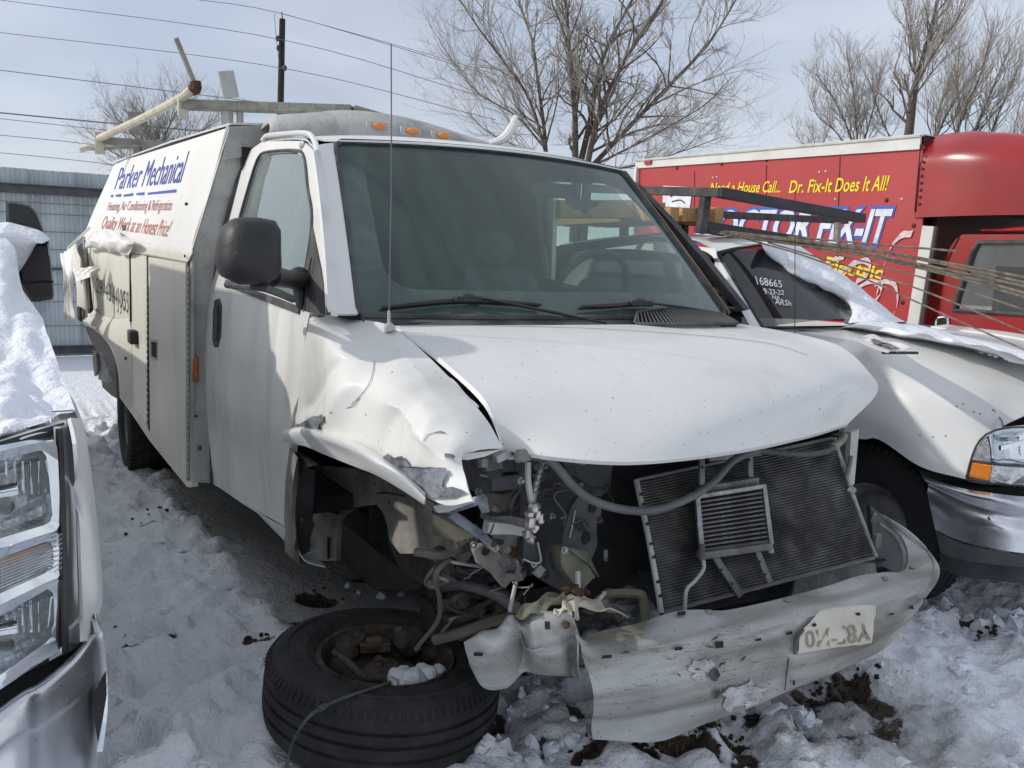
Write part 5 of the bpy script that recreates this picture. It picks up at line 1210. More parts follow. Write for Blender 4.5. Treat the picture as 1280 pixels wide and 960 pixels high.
# upright brackets at the far end
MB().poly(tr([(1064, 541), (1074, 537), (1068, 605), (1060, 610)], x=.6), V(-.02, 0, 0)).build('far_header_bracket', M['galv'], van, smooth=None)
MB().poly(tr([(1048, 545), (1060, 541), (1060, 600), (1050, 580)], x=.56), V(-.03, 0, 0)).build('far_header_bracket', M['charcoal'], van, smooth=None)
MB().tube(tr([(1040, 560), (1052, 550), (1056, 542)], x=.6), .014, 8).build('latch_stub', M['rack'], van)
MB().ball(P(1064, 612, x=.64), .016, (1, 1.2, .8), 8, 6, .2, rr_).build('bolt_lump', M['alu'], van, smooth=30)
rod([(1064, 570, .62), (1060, 590, .63), (1057, 598, .63)], .008, M['steel'], 'side_strut')
plate([(800, 715), (990, 705), (1096, 702), (1110, 700), (1060, 720), (990, 742), (900, 760), (830, 772)], M['void'], 'lower_valance', x=.62, th=.02)
plate([(995, 725), (1045, 706), (1094, 704), (1096, 716), (1060, 724), (1015, 742), (990, 744)], M['steel'], 'splash_shield', x=.72, th=.01)
plate([(1088, 632), (1110, 650), (1130, 680), (1137, 705), (1120, 716), (1098, 704), (1092, 680)], M['liner'], 'bumper_back', x=.6, th=.02)
# ---------------- bumper
bp_ = thing
C_ = [(722, 793, .93), (735, 812, .94), (779, 812, .965), (841, 801, .99), (904, 793, 1.01), (960, 781, 1.02), (1007, 768, 1.02), (1093, 755, 1.0), (1137, 740, .96), (1160, 722, .92), (1166, 705, .87), (1153, 683, .79), (1127, 660, .70), (1093, 640, .60)]
B_ = [(734, 806, .91), (747, 790, .88), (794, 780, .88), (841, 765, .89), (872, 762, .9), (904, 763, .91), (947, 755, .92), (987, 745, .92), (1033, 733, .90), (1073, 720, .87), (1107, 715, .85), (1130, 713, .82), (1135, 690, .78), (1122, 664, .70), (1092, 643, .61)]
D_ = [(743, 926, .93), (819, 927, .96), (860, 914, .98), (900, 897, 1.0), (960, 874, 1.02), (1037, 843, 1.02), (1093, 820, .99), (1127, 790, .95), (1153, 750, .90), (1166, 716, .86), (1158, 695, .81), (1133, 668, .73), (1110, 652, .66), (1094, 643, .61)]
def xs(l): return [P(u, v, x=w) for u, v, w in l]
nu = 90; Bc, Cc, Dc = catmull(xs(B_), nu), catmull(xs(C_), nu), catmull(xs(D_), nu)
left_edge = xs([(722, 793, .93), (722, 830, .93), (728, 880, .93), (743, 926, .93)])
rowsb = []
rowsb.append([p + V(-.012, 0, -.03) for p in Bc]); rowsb.append([p + V(-.004, 0, -.008) for p in Bc]); rowsb.append(Bc); rowsb.append([p.lerp(q_, .5) for p, q_ in zip(Bc, Cc)])
rowsb.append([q_ + (p - q_) * .12 for p, q_ in zip(Bc, Cc)]); rowsb.append([p + V(.006, 0, -.006) for p in Cc])
rb_ = random.Random(4)
for t in (.08, .16, .24, .3, .4, .5, .6, .7, .8, .9, 1.0):
    r_ = []
    for i, (p, q_) in enumerate(zip(Cc, Dc)):
        s = i / (nu - 1); bul = .028 * math.sin(math.pi * min(1, t * 1.15)) - (.010 if .14 < t < .28 else 0)
        r_.append(p.lerp(q_, t) + V(bul + .004 * math.sin(11 * s + 5 * t) + .003 * math.sin(37 * s - 8 * t) - (.025 * math.exp(-((s - .30) / .035) ** 2) * math.sin(math.pi * t)), 0, 0))
    rowsb.append(r_)
rowsb.append([p + V(-.03, 0, .004) for p in Dc]); rowsb.append([p + V(-.05, 0, .02) for p in Dc])
bb = MB(); bb.grid(rowsb); bumper = bb.build('bumper', M['bumper'], van, smooth=38, solid=.003); BB = bvh_of(bb)
T_ = [(579, 803, .76), (600, 790, .78), (622, 786, .79), (637, 771, .82), (652, 774, .80), (665, 767, .84), (690, 767, .88), (709, 766, .90), (716, 775, .91), (722, 793, .93)]
Ma = [(580, 808, .76), (602, 806, .81), (625, 803, .84), (645, 793, .82), (654, 800, .81), (664, 806, .90), (682, 810, .92), (700, 805, .92), (713, 806, .88), (722, 812, .93)]
Mb_ = [(582, 818, .765), (600, 824, .82), (624, 826, .84), (645, 820, .83), (655, 822, .82), (668, 826, .89), (684, 828, .91), (701, 826, .91), (715, 828, .88), (722, 834, .93)]
Bt = [(588, 835, .765), (600, 857, .78), (614, 863, .79), (637, 856, .81), (656, 842, .82), (670, 844, .86), (688, 846, .88), (706, 845, .88), (717, 846, .88), (725, 850, .93)]
MB().tube([p + V(-.012, 0, -.016) for p in Bc[::3]], .007, 8, n=60).build('bumper_lip', M['bumper'], bumper)
eb_ = MB(); eb_.patch([[P(u, v, x=w - .05) for u, v, w in T_], xs(T_), xs(Ma), xs(Mb_), xs(Bt)], 60, 30, fn=lambda p, s, t: p + V(.009 * abs(math.sin(7 * s + 2.2 * t + .6)) - .006 * abs(math.sin(13 * s - 4 * t)), 0, .004 * abs(math.sin(11 * t + 5 * s)) * t)); torn_end = eb_.build('torn_bumper_end', M['bumper'], van, smooth=45, solid=.004); EB = bvh_of(eb_)
MB().tube([PFD(u, v, .004, EB, -.8) for u, v in [(648, 792), (654, 800), (658, 809), (668, 812), (679, 810)]], .003, 6, n=14).build('fold_edge', M['galv'], torn_end)
MB().ball(P(708, 781, x=.915), .010, (1, 1, 1), 8, 6, .2, rr_).build('rust_spot', M['rust'], torn_end)
for u, v, w, h in ((600, 817, 5, 1.6), (684, 783, 3, 5)):
    flake2(EB, [(u - w, v - h), (u + w, v - h), (u + w, v + h), (u - w, v + h)], M['void'], 'slot', torn_end, off=.008, r=1, jit=0)
for u, v, w, h in ((757, 821, 6, 2), (846, 810, 5, 2), (897, 805, 5, 3), (945, 799, 4, 2), (984, 791, 4, 2.2), (1112, 769, 3, 2), (1137, 761, 2.4, 1.6), (1153, 750, 2, 2), (990, 852, 1.5, 3.5), (851, 770, 5, 2.4)):
    flake2(BB, [(u - w, v - h), (u + w, v - h - 1), (u + w, v + h - 1), (u - w, v + h)], M['void'], 'slot', bumper, off=.008, r=1, jit=0)
for u, v in ((886, 766), (984, 751), (1106, 724), (1141, 710)): MB().ball(PFD(u, v, .004, BB), .012, (1, 1, .45), 10, 6).build('push_clip', M['rack'], bumper)
SCUFF = {'bluescuff': pmat('bluish_scuff', (.42, .45, .5), .5, .1, .2, 18, ((.5, .5, .48), .6, 14), ((.08, .08, .08), .7, 40)), 'palescuff': pmat('pale_scuff', (.6, .6, .6), .5, 0, .15, 20, ((.25, .25, .26), .5, 20), ((.05, .05, .05), .9, 50))}
# scrapes through the paint
sr = random.Random(12); scr = MB()
def scrape(u0, v0, n, du, dv, ang, l0, l1):
    for k in range(n):
        u = u0 + sr.gauss(0, du); v = v0 + sr.gauss(0, dv); l = sr.uniform(l0, l1); a = ang + sr.gauss(0, .25); w = sr.uniform(.12, .55)
        e = (u + l * math.cos(a), v + l * math.sin(a)); nn = (-math.sin(a) * w, math.cos(a) * w)
        scr.add([PFD(u, v, .009, BB), PFD((u + e[0]) / 2 + nn[0], (v + e[1]) / 2 + nn[1], .009, BB), PFD(*e, .009, BB), PFD((u + e[0]) / 2 - nn[0] * .4, (v + e[1]) / 2 - nn[1] * .4, .009, BB)], [(0, 1, 2, 3)])
scrape(860, 815, 60, 60, 8, -.15, 3, 20); scrape(800, 850, 50, 50, 20, -.1, 2, 16); scrape(950, 850, 40, 40, 14, -.35, 2, 14); scrape(890, 838, 60, 14, 12, -.4, 3, 12); scrape(920, 858, 50, 16, 8, -.3, 3, 14); scrape(892, 862, 18, 4, 8, 1.4, 3, 9); scrape(905, 795, 36, 20, 5, -.15, 4, 14); scrape(830, 830, 26, 50, 18, -.1, 2, 8); scrape(800, 895, 16, 40, 10, 0, 1, 3)
scr.build('scrape', M['bumper_bare'], bumper, smooth=None, kind='stuff')
flake2(BB, [(884, 840), (892, 832), (898, 842), (893, 850), (886, 848)], M['bumper_bare'], 'gouge', bumper, seed=4); flake2(BB, [(890, 862), (897, 858), (895, 870), (890, 872)], M['bumper_bare'], 'gouge', bumper, seed=5)
for k, (pts, mm) in enumerate((([(900, 866), (936, 850), (958, 860), (940, 880), (908, 888)], 'palescuff'), ([(860, 832), (884, 820), (890, 834), (872, 850)], 'palescuff'))):
    o_ = flake2(BB, pts, SCUFF[mm], 'scuffed_paint', bumper, off=.0045, r=5, jit=5, seed=30 + k)
# aluminium plate folded over the bumper, seen from its back (letters reversed)
pl = flake2(BB, [(994, 816), (996, 800), (1001, 782), (1012, 772), (1030, 765), (1055, 761), (1091, 759), (1089, 778), (1085, 801), (1060, 805), (1040, 807), (1015, 812)], M['plate'], 'number_plate', bumper, off=.012, r=2, jit=0)
lp = letters('A8L-N0', M['orange_emb'], (lambda s, t: PFD(1083 - 80 * s, 799 - 18 * t + 8 * s + (2 * s * s), .0155, BB)), 'embossed_letters', pl)
for e_, uv in enumerate(((1013, 778), (1068, 765))): MB().ball(PFD(*uv, .014, BB), .006, (1, 1.3, .8), 8, 5).build('plate_hole', M['void'], pl)
MB().tube([PFD(u, v, .012, BB) for u, v in [(1000, 784), (994, 800), (990, 816)]], .005, 6).build('plate_bracket', M['charcoal'], bumper)
MB().tube([PFD(u, v, .004, BB) for u, v in [(985, 822), (982, 845), (980, 862)]], .002, 5).build('bumper_crease', M['charcoal'], bumper)
# crushed frame end and rusty bolts above the torn bumper
def crum(px, mat, name, amp=.006, seed=1, nu=16, nv=10, th=.004, par=None):
    r_ = random.Random(seed); ph = [r_.uniform(0, 6) for _ in range(4)]
    b = MB(); b.patch([[P(u, v, x=w) for u, v, w in row] for row in px], nu, nv, fn=lambda p, s, t: p + V(amp * math.sin(15 * s + ph[0] + 5 * t), 0, amp * math.sin(11 * s + 9 * t + ph[1])))
    return b.build(name, mat, par or van, smooth=30, solid=th)
crum([[(640, 772, .80), (662, 752, .76), (702, 739, .74)], [(650, 770, .84), (672, 758, .82), (708, 744, .8)], [(668, 768, .87), (690, 758, .85), (716, 748, .84)]], M['olive'], 'crushed_horn', seed=2)
crum([[(702, 742, .76), (722, 742, .75), (750, 750, .74)], [(708, 752, .82), (730, 752, .8), (765, 764, .78)], [(705, 766, .86), (738, 759, .83), (786, 768, .8)]], M['rack_cream'], 'crushed_horn', seed=3)
crum([[(690, 768, .88), (700, 757, .87), (712, 750, .85)], [(700, 766, .9), (711, 760, .89), (722, 757, .87)], [(712, 764, .9), (718, 768, .9), (722, 776, .9)]], M['rack_cream'], 'crushed_horn', seed=4)
crum([[(745, 745, .72), (765, 735, .66), (795, 735, .64)], [(745, 760, .74), (775, 752, .7), (800, 750, .66)], [(725, 765, .78), (760, 758, .75), (787, 766, .72)]], M['steel'], 'bent_plate', seed=5)
rf_ = MB(); rf_.tube([P(703, 740, x=.76), P(715, 735, x=.76), P(728, 742, x=.77)], .012, 7); rf_.ball(P(720, 738, x=.775), .016, (1, 1, 1), 8, 6, .25, rr_); rf_.ball(P(733, 741, x=.77), .01, (1, 1, 1), 7, 5, .3, rr_); rf_.build('rusty_bracket', M['rust'], van, smooth=30)
MB().tube([P(722, 715, x=.74), P(722, 741, x=.77)], .008, 8).build('bolt', M['galv'], van)
b = MB(); b.patch([xs([(752, 739, .70), (772, 736, .70), (800, 737, .7), (808, 742, .7), (811, 757, .72), (813, 776, .74)]), xs([(752, 745, .72), (772, 743, .72), (797, 744, .72), (803, 749, .72), (804, 760, .73), (805, 778, .75)])], 24, 6); b.build('tow_hook_bracket', M['olive'], van, solid=.012)
MB().tube([P(749, 749, x=.74), P(756, 741, x=.72)], .006, 6).build('torn_edge', M['rack_cream'], van)
# sway bar, cable and arms
rod([(556, 733, .35), (575, 731, .42), (600, 736, .5), (625, 746, .58), (645, 760, .66)], .017, M['steel'], 'sway_bar', seg=12)
MB().ball(P(556, 725, x=.4), .018, (1, 1, .7), 10, 6).build('ball_joint_nut', M['galv'], van)
rod([(561, 700, .45), (568, 703, .5), (600, 708, .5)], .005, M['galv'], 'brake_line')
rod([(562, 699, .5), (548, 712, .52), (544, 726, .5), (549, 745, .45), (550, 768, .4), (541, 786, .35), (528, 801, .3), (520, 812, .27)], .0075, pmat('grey_brake_hose', (.15, .14, .12), .7), 'brake_hose')
rod([(520, 690, .42), (535, 692, .46), (552, 694, .5), (570, 688, .5)], .013, pmat('tan_dusty_arm', (.17, .15, .12), .8, 0, .2, 12), 'upper_arm_bush')
rod([(570, 686, .5), (590, 680, .5), (600, 676, .5)], .02, M['greasy'], 'upper_arm')
rod([(548, 690, .4), (556, 700, .45), (562, 712, .45)], .022, M['greasy'], 'upper_arm')
b = MB(); 
for k in range(60):
    a = k * .62; pass
cpts = [P(585, 778 - k * .9, x=.2 + .0) + V(.055 * math.cos(k * .6), .055 * math.sin(k * .6), 0) for k in range(52)]
b.tube(cpts, .011, 6, n=160, smooth=True); b.build('coil_spring', M['void'], van)
rod([(543, 800, .36), (570, 793, .42), (605, 780, .5), (640, 770, .56)], .016, pmat('tan_dusty_rod', (.14, .128, .108), .8, 0, .2, 12), 'tie_rod')
rod([(649, 700, .66), (648, 712, .66), (646, 726, .66)], .009, M['steel'], 'threaded_stud'); rod([(645, 728, .66), (641, 745, .68), (637, 765, .7)], .006, M['galv'], 'brake_pipe')
rod([(646, 693, .67), (652, 706, .67)], .004, M['void'], 'cable')
plate([(545, 742), (600, 745), (640, 760), (632, 790), (600, 800), (560, 800), (540, 790)], M['void'], 'lower_arm_shade_sheet', x=.12, th=.06)  # black sheet added as shade behind the lower arm
b = MB()
for (u0, v0, u1, v1, r) in ((560, 775, 600, 762, .02), (575, 795, 620, 772, .018), (600, 768, 625, 758, .016), (552, 758, 580, 752, .02), (610, 790, 632, 776, .012)):
    b.tube([P(u0, v0, x=.3), P(u1, v1, x=.45)], r, 8)
b.build('lower_control_arm', M['greasy'], van, smooth=40)

# small hardware scattered over the torn front: bolts, clips, cut wires
hw = random.Random(21)
for k in range(46):
    u, v = hw.uniform(592, 760), hw.uniform(575, 735); x = hw.choice((.545, .6, .65, .7)); c = P(u, v, x=x)
    b = MB()
    if k % 3 == 0: b.lathe([(0, .008), (.006, .008), (.007, 0), (.011, -.001), (.011, -.004)], Matrix.Translation(c) @ Euler((hw.uniform(-.6, .6), rad(80) + hw.uniform(-.5, .5), 0)).to_matrix().to_4x4(), 7); nm, mm = 'bolt', hw.choice(('steel', 'alu', 'greasy'))
    elif k % 3 == 1: b.box(c, (hw.uniform(.01, .03), hw.uniform(.02, .06), hw.uniform(.01, .03)), Euler((hw.uniform(-1, 1), hw.uniform(-1, 1), hw.uniform(-1, 1))).to_matrix()); nm, mm = 'broken_clip', hw.choice(('charcoal', 'liner', 'steel', 'muddy'))
    else:
        pts = [c]
        for q_ in range(4): pts.append(pts[-1] + V(hw.gauss(0, .015), hw.gauss(0, .025), hw.gauss(-.018, .02)))
        b.tube(pts, hw.uniform(.0018, .0035), 5, n=16); nm, mm = 'cut_wire', hw.choice(('void', 'charcoal', 'liner', 'liner', 'steel'))
    b.build(nm, M[mm], van, smooth=40)
for k in range(16):
    u0, v0 = hw.uniform(545, 650), hw.uniform(690, 770); c = P(u0, v0, x=.4); pts = [c]
    for q_ in range(4): pts.append(pts[-1] + V(hw.gauss(0, .03), hw.gauss(0, .04), hw.gauss(-.012, .02)))
    MB().tube(pts, hw.uniform(.003, .009), 6, n=18).build('loose_line', M[hw.choice(('charcoal', 'greasy', 'liner', 'steel'))], van)
# ---------------- the wheel lying flat under the corner
lc = V(.162, -.828, .135)
Mt = Matrix.Translation(lc) @ Euler((rad(-4), rad(3), rad(10))).to_matrix().to_4x4()
lw = thing('torn_off_wheel', 'dirty tyre lying flat on the snow with brake parts in its rim', 'wheel', lc)
t = MB(); Ro = .372; h = .122; ri = .222
prof = [(ri - .012, h * .55), (ri, h * .80), (ri + .02, h * .93), (ri + .03, h * .965), (ri + .032, h * .99), (ri + .038, h * .99), (ri + .04, h * .97), (ri + .06, h * 1.0), (ri + .085, h * 1.01), (ri + .087, h * 1.04), (ri + .093, h * 1.04), (ri + .095, h * 1.01), (ri + .1, h * 1.0), (Ro * .9, h * .98), (Ro * .955, h * .85), (Ro * .985, h * .68), (Ro, h * .52), (Ro + .001, h * .40), (Ro - .008, h * .38), (Ro - .008, h * .31), (Ro + .002, h * .29), (Ro + .002, h * .08), (Ro - .008, h * .06), (Ro - .008, -h * .02), (Ro + .002, -h * .04), (Ro + .002, -h * .28), (Ro - .008, -h * .30), (Ro - .008, -h * .38), (Ro, -h * .4), (Ro * .985, -h * .68), (Ro * .955, -h * .85), (Ro * .9, -h * .98), (ri + .06, -h), (ri, -h * .8)]
t.lathe(prof, Mt, 110)
for k in range(96):   # shoulder sipes
    a = 2 * math.pi * k / 96; Rm = Mt @ Matrix.Rotation(a, 4, 'Z'); t.box(Rm @ V(Ro * .972, 0, h * .74), (.012, .011, .03), (Rm @ Matrix.Rotation(rad(-32), 4, 'Y')).to_3x3())
t.build('tyre', M['rubber'], lw, smooth=28)
r = MB(); r.lathe([(ri, h * .80), (ri - .006, h * .9), (ri - .016, h * .86), (ri - .02, h * .5), (ri - .035, h * .1), (ri - .05, -h * .5), (ri - .07, -h * .75), (.06, -h * .6), (0, -h * .6)], Mt, 72); r.build('rim', M['greasy'], lw, smooth=35)
MB().lathe([(.135, -.02), (.14, .01), (.135, .03), (.07, .035), (.055, .06), (.04, .075), (0, .078)], Mt, 40).build('brake_drum', M['greasy'], lw, smooth=35)
def L_(u, v, z): return P(u, v, z=z)
b = MB(); b.ball(L_(430, 812, .19), .07, (1, .8, .75), 16, 10, .06, rr_); b.box(L_(438, 800, .22), (.09, .07, .05), Euler((.2, .3, .6)).to_matrix()); b.ball(L_(424, 832, .17), .045, (1, 1, .9), 14, 8, .06, rr_); b.build('brake_caliper', M['greasy'], lw, smooth=40, bevel=.004)
b = MB(); b.bar(L_(450, 808, .21), L_(488, 806, .21), .05, .03); b.box(L_(468, 803, .23), (.03, .05, .03)); b.ball(L_(500, 790, .23), .022, (1, 1, 1), 10, 7); b.build('caliper_bracket', pmat('light_rusty_steel', (.2, .14, .09), .7, .3, .3, 20, ((.05, .04, .03), .4, 15)), lw, smooth=40, bevel=.003)
b = MB(); b.lathe([(.0, .05), (.012, .048), (.014, .02), (.03, .018), (.034, 0), (.05, -.004), (.052, -.05)], Matrix.Translation(L_(475, 836, .19)) @ Euler((rad(14), rad(16), 0)).to_matrix().to_4x4(), 20); b.build('hub', M['greasy'], lw, smooth=40)
MB().ball(L_(473, 831, .245), .012, (1, 1, .6), 8, 6, .2, rr_).build('axle_nut', M['rust'], lw)
b = MB(); b.ball(L_(510, 805, .2), .055, (1.2, .8, .8), 12, 8, .12, rr_); b.ball(L_(540, 815, .17), .05, (1.2, .9, .8), 12, 8, .12, rr_); b.tube([L_(500, 800, .25), L_(530, 790, .24), L_(556, 778, .24)], .03, 8); b.build('steering_knuckle', M['greasy'], lw, smooth=40)
MB().tube([L_(417, 815, .26), L_(440, 832, .24), L_(455, 846, .22), L_(478, 848, .21)], .012, 8, n=18).build('brake_hose', M['greasy'], lw)
b = MB(); mo = random.Random(2)
for k in range(46):
    p = L_(535 + mo.gauss(0, 12), 787 + mo.gauss(0, 5), .24); b.add([p, p + V(.003, .003, 0), p + V(mo.gauss(0, .012), mo.gauss(0, .012), .02 + mo.random() * .02)], [(0, 1, 2)])
b.build('grass_tuft', pmat('mossy_grass', (.13, .12, .05), .9), lw, smooth=None, kind='stuff')
sn = MB(); sr_ = random.Random(6)
for u, v, z, r_ in ((497, 845, .2, .03), (510, 852, .19, .034), (524, 852, .19, .03), (535, 842, .2, .028), (548, 838, .2, .022), (528, 836, .2, .02), (505, 838, .2, .018), (518, 846, .205, .03)): sn.ball(L_(u, v, z - .005), r_ * 1.25, (1.1, 1, .7), 9, 7, .22, sr_)
tag(sn.build('snow_lump', M['snow'], smooth=60, sub=1), 'white lump of snow caught inside the rim of the lying tyre', 'snow')
cb = MB(); cb.tube([L_(490, 852, .24), L_(478, 856, .26), L_(455, 864, .265), L_(425, 874, .27), L_(402, 885, .27), L_(385, 897, .27), P(371, 918, x=.38), P(362, 940, x=.42), P(355, 975, x=.45)], .0045, 7, n=60)
cb.tube([L_(407, 882, .272), L_(398, 887, .272)], .009, 8); cbo = cb.build('cable', M['charcoal']); tag(cbo, 'thin grey sensor cable hanging over the edge of the lying tyre', 'cable')
MB().ball(L_(492, 852, .24), .014, (2.0, 1, .8), 10, 6, .2, rr_).build('connector', M['galv'], cbo, smooth=40)
# ================================================================ white pickup on the right
pk = thing('pickup_truck', 'white pickup truck with black roof rack and chrome bumper beside the red box truck', 'pickup truck', (-1.6, 2.75, -.14))
PN = V(.45, 0, .5).normalized()
W0 = P(952, 409, y=1.85)
A0 = [V(-.98, 2.75, 1.17), V(-.5, 2.75, 1.175), V(0, 2.75, 1.13), V(.4, 2.75, 1.04), V(.62, 2.75, .95)]
B0 = [V(-.92, 2.02, 1.165), V(-.35, 2.04, 1.14), V(.05, 2.06, 1.075), V(.32, 2.1, 1.0), V(.5, 2.14, .9)]
C0 = [V(-.87, 1.84, 1.165), P(1033, 432, y=1.80), P(1100, 457, y=1.8), P(1200, 497, y=1.85), P(1253, 533, y=1.95)]
C1 = [V(-.9, 1.76, 1.09), V(-.38, 1.735, 1.07), V(-.05, 1.73, 1.0), V(.22, 1.755, .93), V(.46, 1.86, .79)]
D0 = [V(-.95, 1.74, .96), V(-.42, 1.71, .9), V(-.02, 1.69, .84), V(.22, 1.71, .78), P(1210, 585, y=1.79)]
E0 = [V(-.95, 1.75, .62), P(1066, 548, y=1.72), P(1098, 549, y=1.72), P(1150, 583, y=1.72), P(1207, 599, y=1.77)]
b = MB(); b.patch([[V(p.x, 5.5 - p.y, p.z) for p in C0], [V(p.x, 5.5 - p.y, p.z) for p in B0], A0, B0], 40, 30); pkh = b.build('hood', M['white'], pk, smooth=60, solid=.008); HB2 = bvh_of(b)
b = MB(); b.patch([B0, C0, C1, D0, E0], 44, 36); b.build('fender', M['white'], pk, smooth=60, solid=.008); FB2 = bvh_of(b)
MB().tube([PFD(u, v, .002, FB2, 1.8) for u, v in [(1240, 512), (1250, 523), (1254, 533)]], .003, 5).build('hood_gap', M['trim'], pk)
b = MB(); b.patch([[V(p.x, 5.5 - p.y, p.z) for p in B0], [V(p.x, 5.5 - p.y, p.z) for p in C0], [V(p.x, 5.5 - p.y, p.z) for p in D0], [V(p.x, 5.5 - p.y, .5) for p in D0]], 20, 16); b.build('fender', M['white'], pk, smooth=60, solid=.008)
for u, v in ((1182, 545), (1166, 546), (1217, 515), (1204, 505), (1150, 544), (1196, 508), (1225, 517)): MB().ball(PFD(u, v, .001, FB2, 1.8), .0035, (1, 1, 1), 6, 4).build('chip', M['charcoal'], pk)
wheel('wheel', pk, V(-.06, 1.93, .26), R=.405, W=.25, side=-1, rim='rim_grey', tyre='rubber_clean')
wheel('wheel', pk, V(-.06, 3.6, .26), R=.405, W=.25, side=1, tyre='rubber_clean'); wheel('wheel', pk, V(-3.6, 1.93, .26), R=.405, W=.25, side=-1, tyre='rubber_clean'); wheel('wheel', pk, V(-3.6, 3.6, .26), R=.405, W=.25, side=1, tyre='rubber_clean')
b = MB(); b.box((-.2, 2.75, .62), (1.2, 1.45, .5)); b.box((-.6, 2.0, .75), (.05, .5, .7)); b.build('engine_bay', M['void'], pk, smooth=None)
MB().box((-2.4, 2.75, .3), (4.6, .9, .14)).build('chassis', M['void'], pk)
# headlamp
def hlx(u): return float(np.interp(u, [1205, 1225, 1250, 1290, 1420], [.435, .50, .57, .63, .68]))
def HL(px, off=0.0): return [P(u, v, x=hlx(u) + off) for u, v in px]
lam = MB(); lam.grid([HL([(u, v) for u, v in zip((1207, 1216, 1228, 1248, 1290, 1400), (598, 570, 549, 537, 533, 540))], -.01), HL([(u, v) for u, v in zip((1207, 1216, 1228, 1248, 1290, 1400), (600, 603, 605, 606, 607, 612))], -.01)]); hl_ = lam.build('headlight', M['chrome'], pk, smooth=60, solid=.03)
b = MB(); b.tube(HL([(1208, 597), (1216, 568), (1227, 548), (1247, 537), (1290, 534), (1400, 540)], .004), .005, 6, n=30); b.tube(HL([(1208, 599), (1260, 606), (1400, 612)], .004), .005, 6, n=20); b.tube(HL([(1214, 576), (1237, 579), (1290, 583), (1400, 590)], .006), .0035, 6, n=20); b.tube(HL([(1239, 578), (1238, 560), (1234, 546)], .006), .003, 6); b.build('lamp_frame', M['trim'], hl_)
b = MB(); b.poly(HL([(1211, 596), (1215, 578), (1237, 581), (1234, 600)], .008), (.012, -.004, 0)); b.build('turn_signal', M['amber'], hl_, smooth=None, bevel=.002)
lr = pmat('reflector_white', (.72, .74, .76), .18, .6, .2, 30, None, None, (.5, 60)); 
b = MB(); b.poly(HL([(1235, 600), (1238, 581), (1290, 585), (1400, 592), (1400, 611), (1260, 605)], .008), (.012, -.004, 0)); b.build('running_lamp', lr, hl_, smooth=None, bevel=.002)
b = MB(); b.poly(HL([(1214, 574), (1219, 564), (1227, 552), (1234, 547), (1237, 577)], .004), (.008, -.003, 0)); b.build('corner_lens', lr, hl_, smooth=None)
b = MB(); b.poly(HL([(1242, 577), (1240, 546), (1252, 540), (1290, 538), (1400, 544), (1400, 587), (1290, 581)], .01), (.006, 0, 0)); b.build('lens', M['lens'], hl_, smooth=None)
b = MB(); c = P(1285, 558, x=.60); b.lathe([(.06, 0), (.05, -.03), (.02, -.05), (0, -.05)], Matrix.Translation(c) @ Matrix.Rotation(rad(90), 4, 'Y'), 20); b.bar(P(1250, 560, x=.60), P(1282, 552, x=.62), .01, .02); b.build('reflector', M['chrome'], hl_)
# grille (just beyond the frame) and black gap
b = MB(); b.poly([P(1150, 588, y=1.75), P(1207, 600, x=.42), P(1260, 609, x=.55), P(1400, 620, x=.66), P(1400, 634, x=.66), P(1260, 622, x=.56), P(1195, 612, x=.42), P(1155, 600, y=1.75)], V(-.02, .02, 0)); b.build('bumper_gap', M['void'], pk, smooth=None)
MB().box((.62, 2.85, .8), (.06, 1.2, .34)).build('grille', M['chrome_dirty'], pk)
# chrome bumper
def bw(px): return [P(u, v, y=w) if w < 1.9 else P(u, v, x=.78) for u, v, w in px]
def brow(v0, v1, v2, v3): return [P(1155 + (v0 - 598) * .22, v0, y=1.72), P(1200, v1, y=1.70), P(1240, v2, y=1.715), P(1285, v3, y=1.78)]
def ext(r, dz=0): p = r[-1]; return r + [V(.80 + 0 * p.x, 1.98, p.z - .01), V(.84, 2.75, p.z), V(.80, 3.5, p.z), V(.6, 3.78, p.z)]
bt_ = [ext(brow(597, 612, 619, 624)), ext(brow(600, 616, 624, 630)), ext(brow(606, 628, 642, 652)), ext(brow(618, 644, 655, 663)), ext(brow(640, 662, 672, 680)), ext(brow(662, 676, 685, 692))]
bt_[0] = [p + V(-.03, .03, 0) for p in bt_[0]]; bt_[2] = [p + V(.0, .02, 0) for p in bt_[2]]
b = MB(); b.patch(bt_, 70, 34); pb = b.build('bumper', M['chrome_dirty'], pk, smooth=50, solid=.004); PB2 = bvh_of(b)
MB().ball(PFD(1238, 648, -.004, PB2, 1.7), .028, (.5, .4, .5), 12, 8).build('dent', M['chrome'], pb)
b = MB(); b.patch([ext(brow(664, 679, 688, 694)), ext(brow(672, 690, 698, 703)), ext(brow(690, 700, 705, 709))], 50, 10); b.build('bumper_step', M['charcoal'], pk, smooth=40, solid=.01)
b = MB(); b.patch([[p + V(-.03, .05, 0) for p in ext(brow(690, 700, 705, 709))], [p + V(-.05, .08, -.10) for p in ext(brow(690, 700, 705, 709))]], 40, 6); b.build('air_dam', M['liner'], pk, smooth=40, solid=.01)
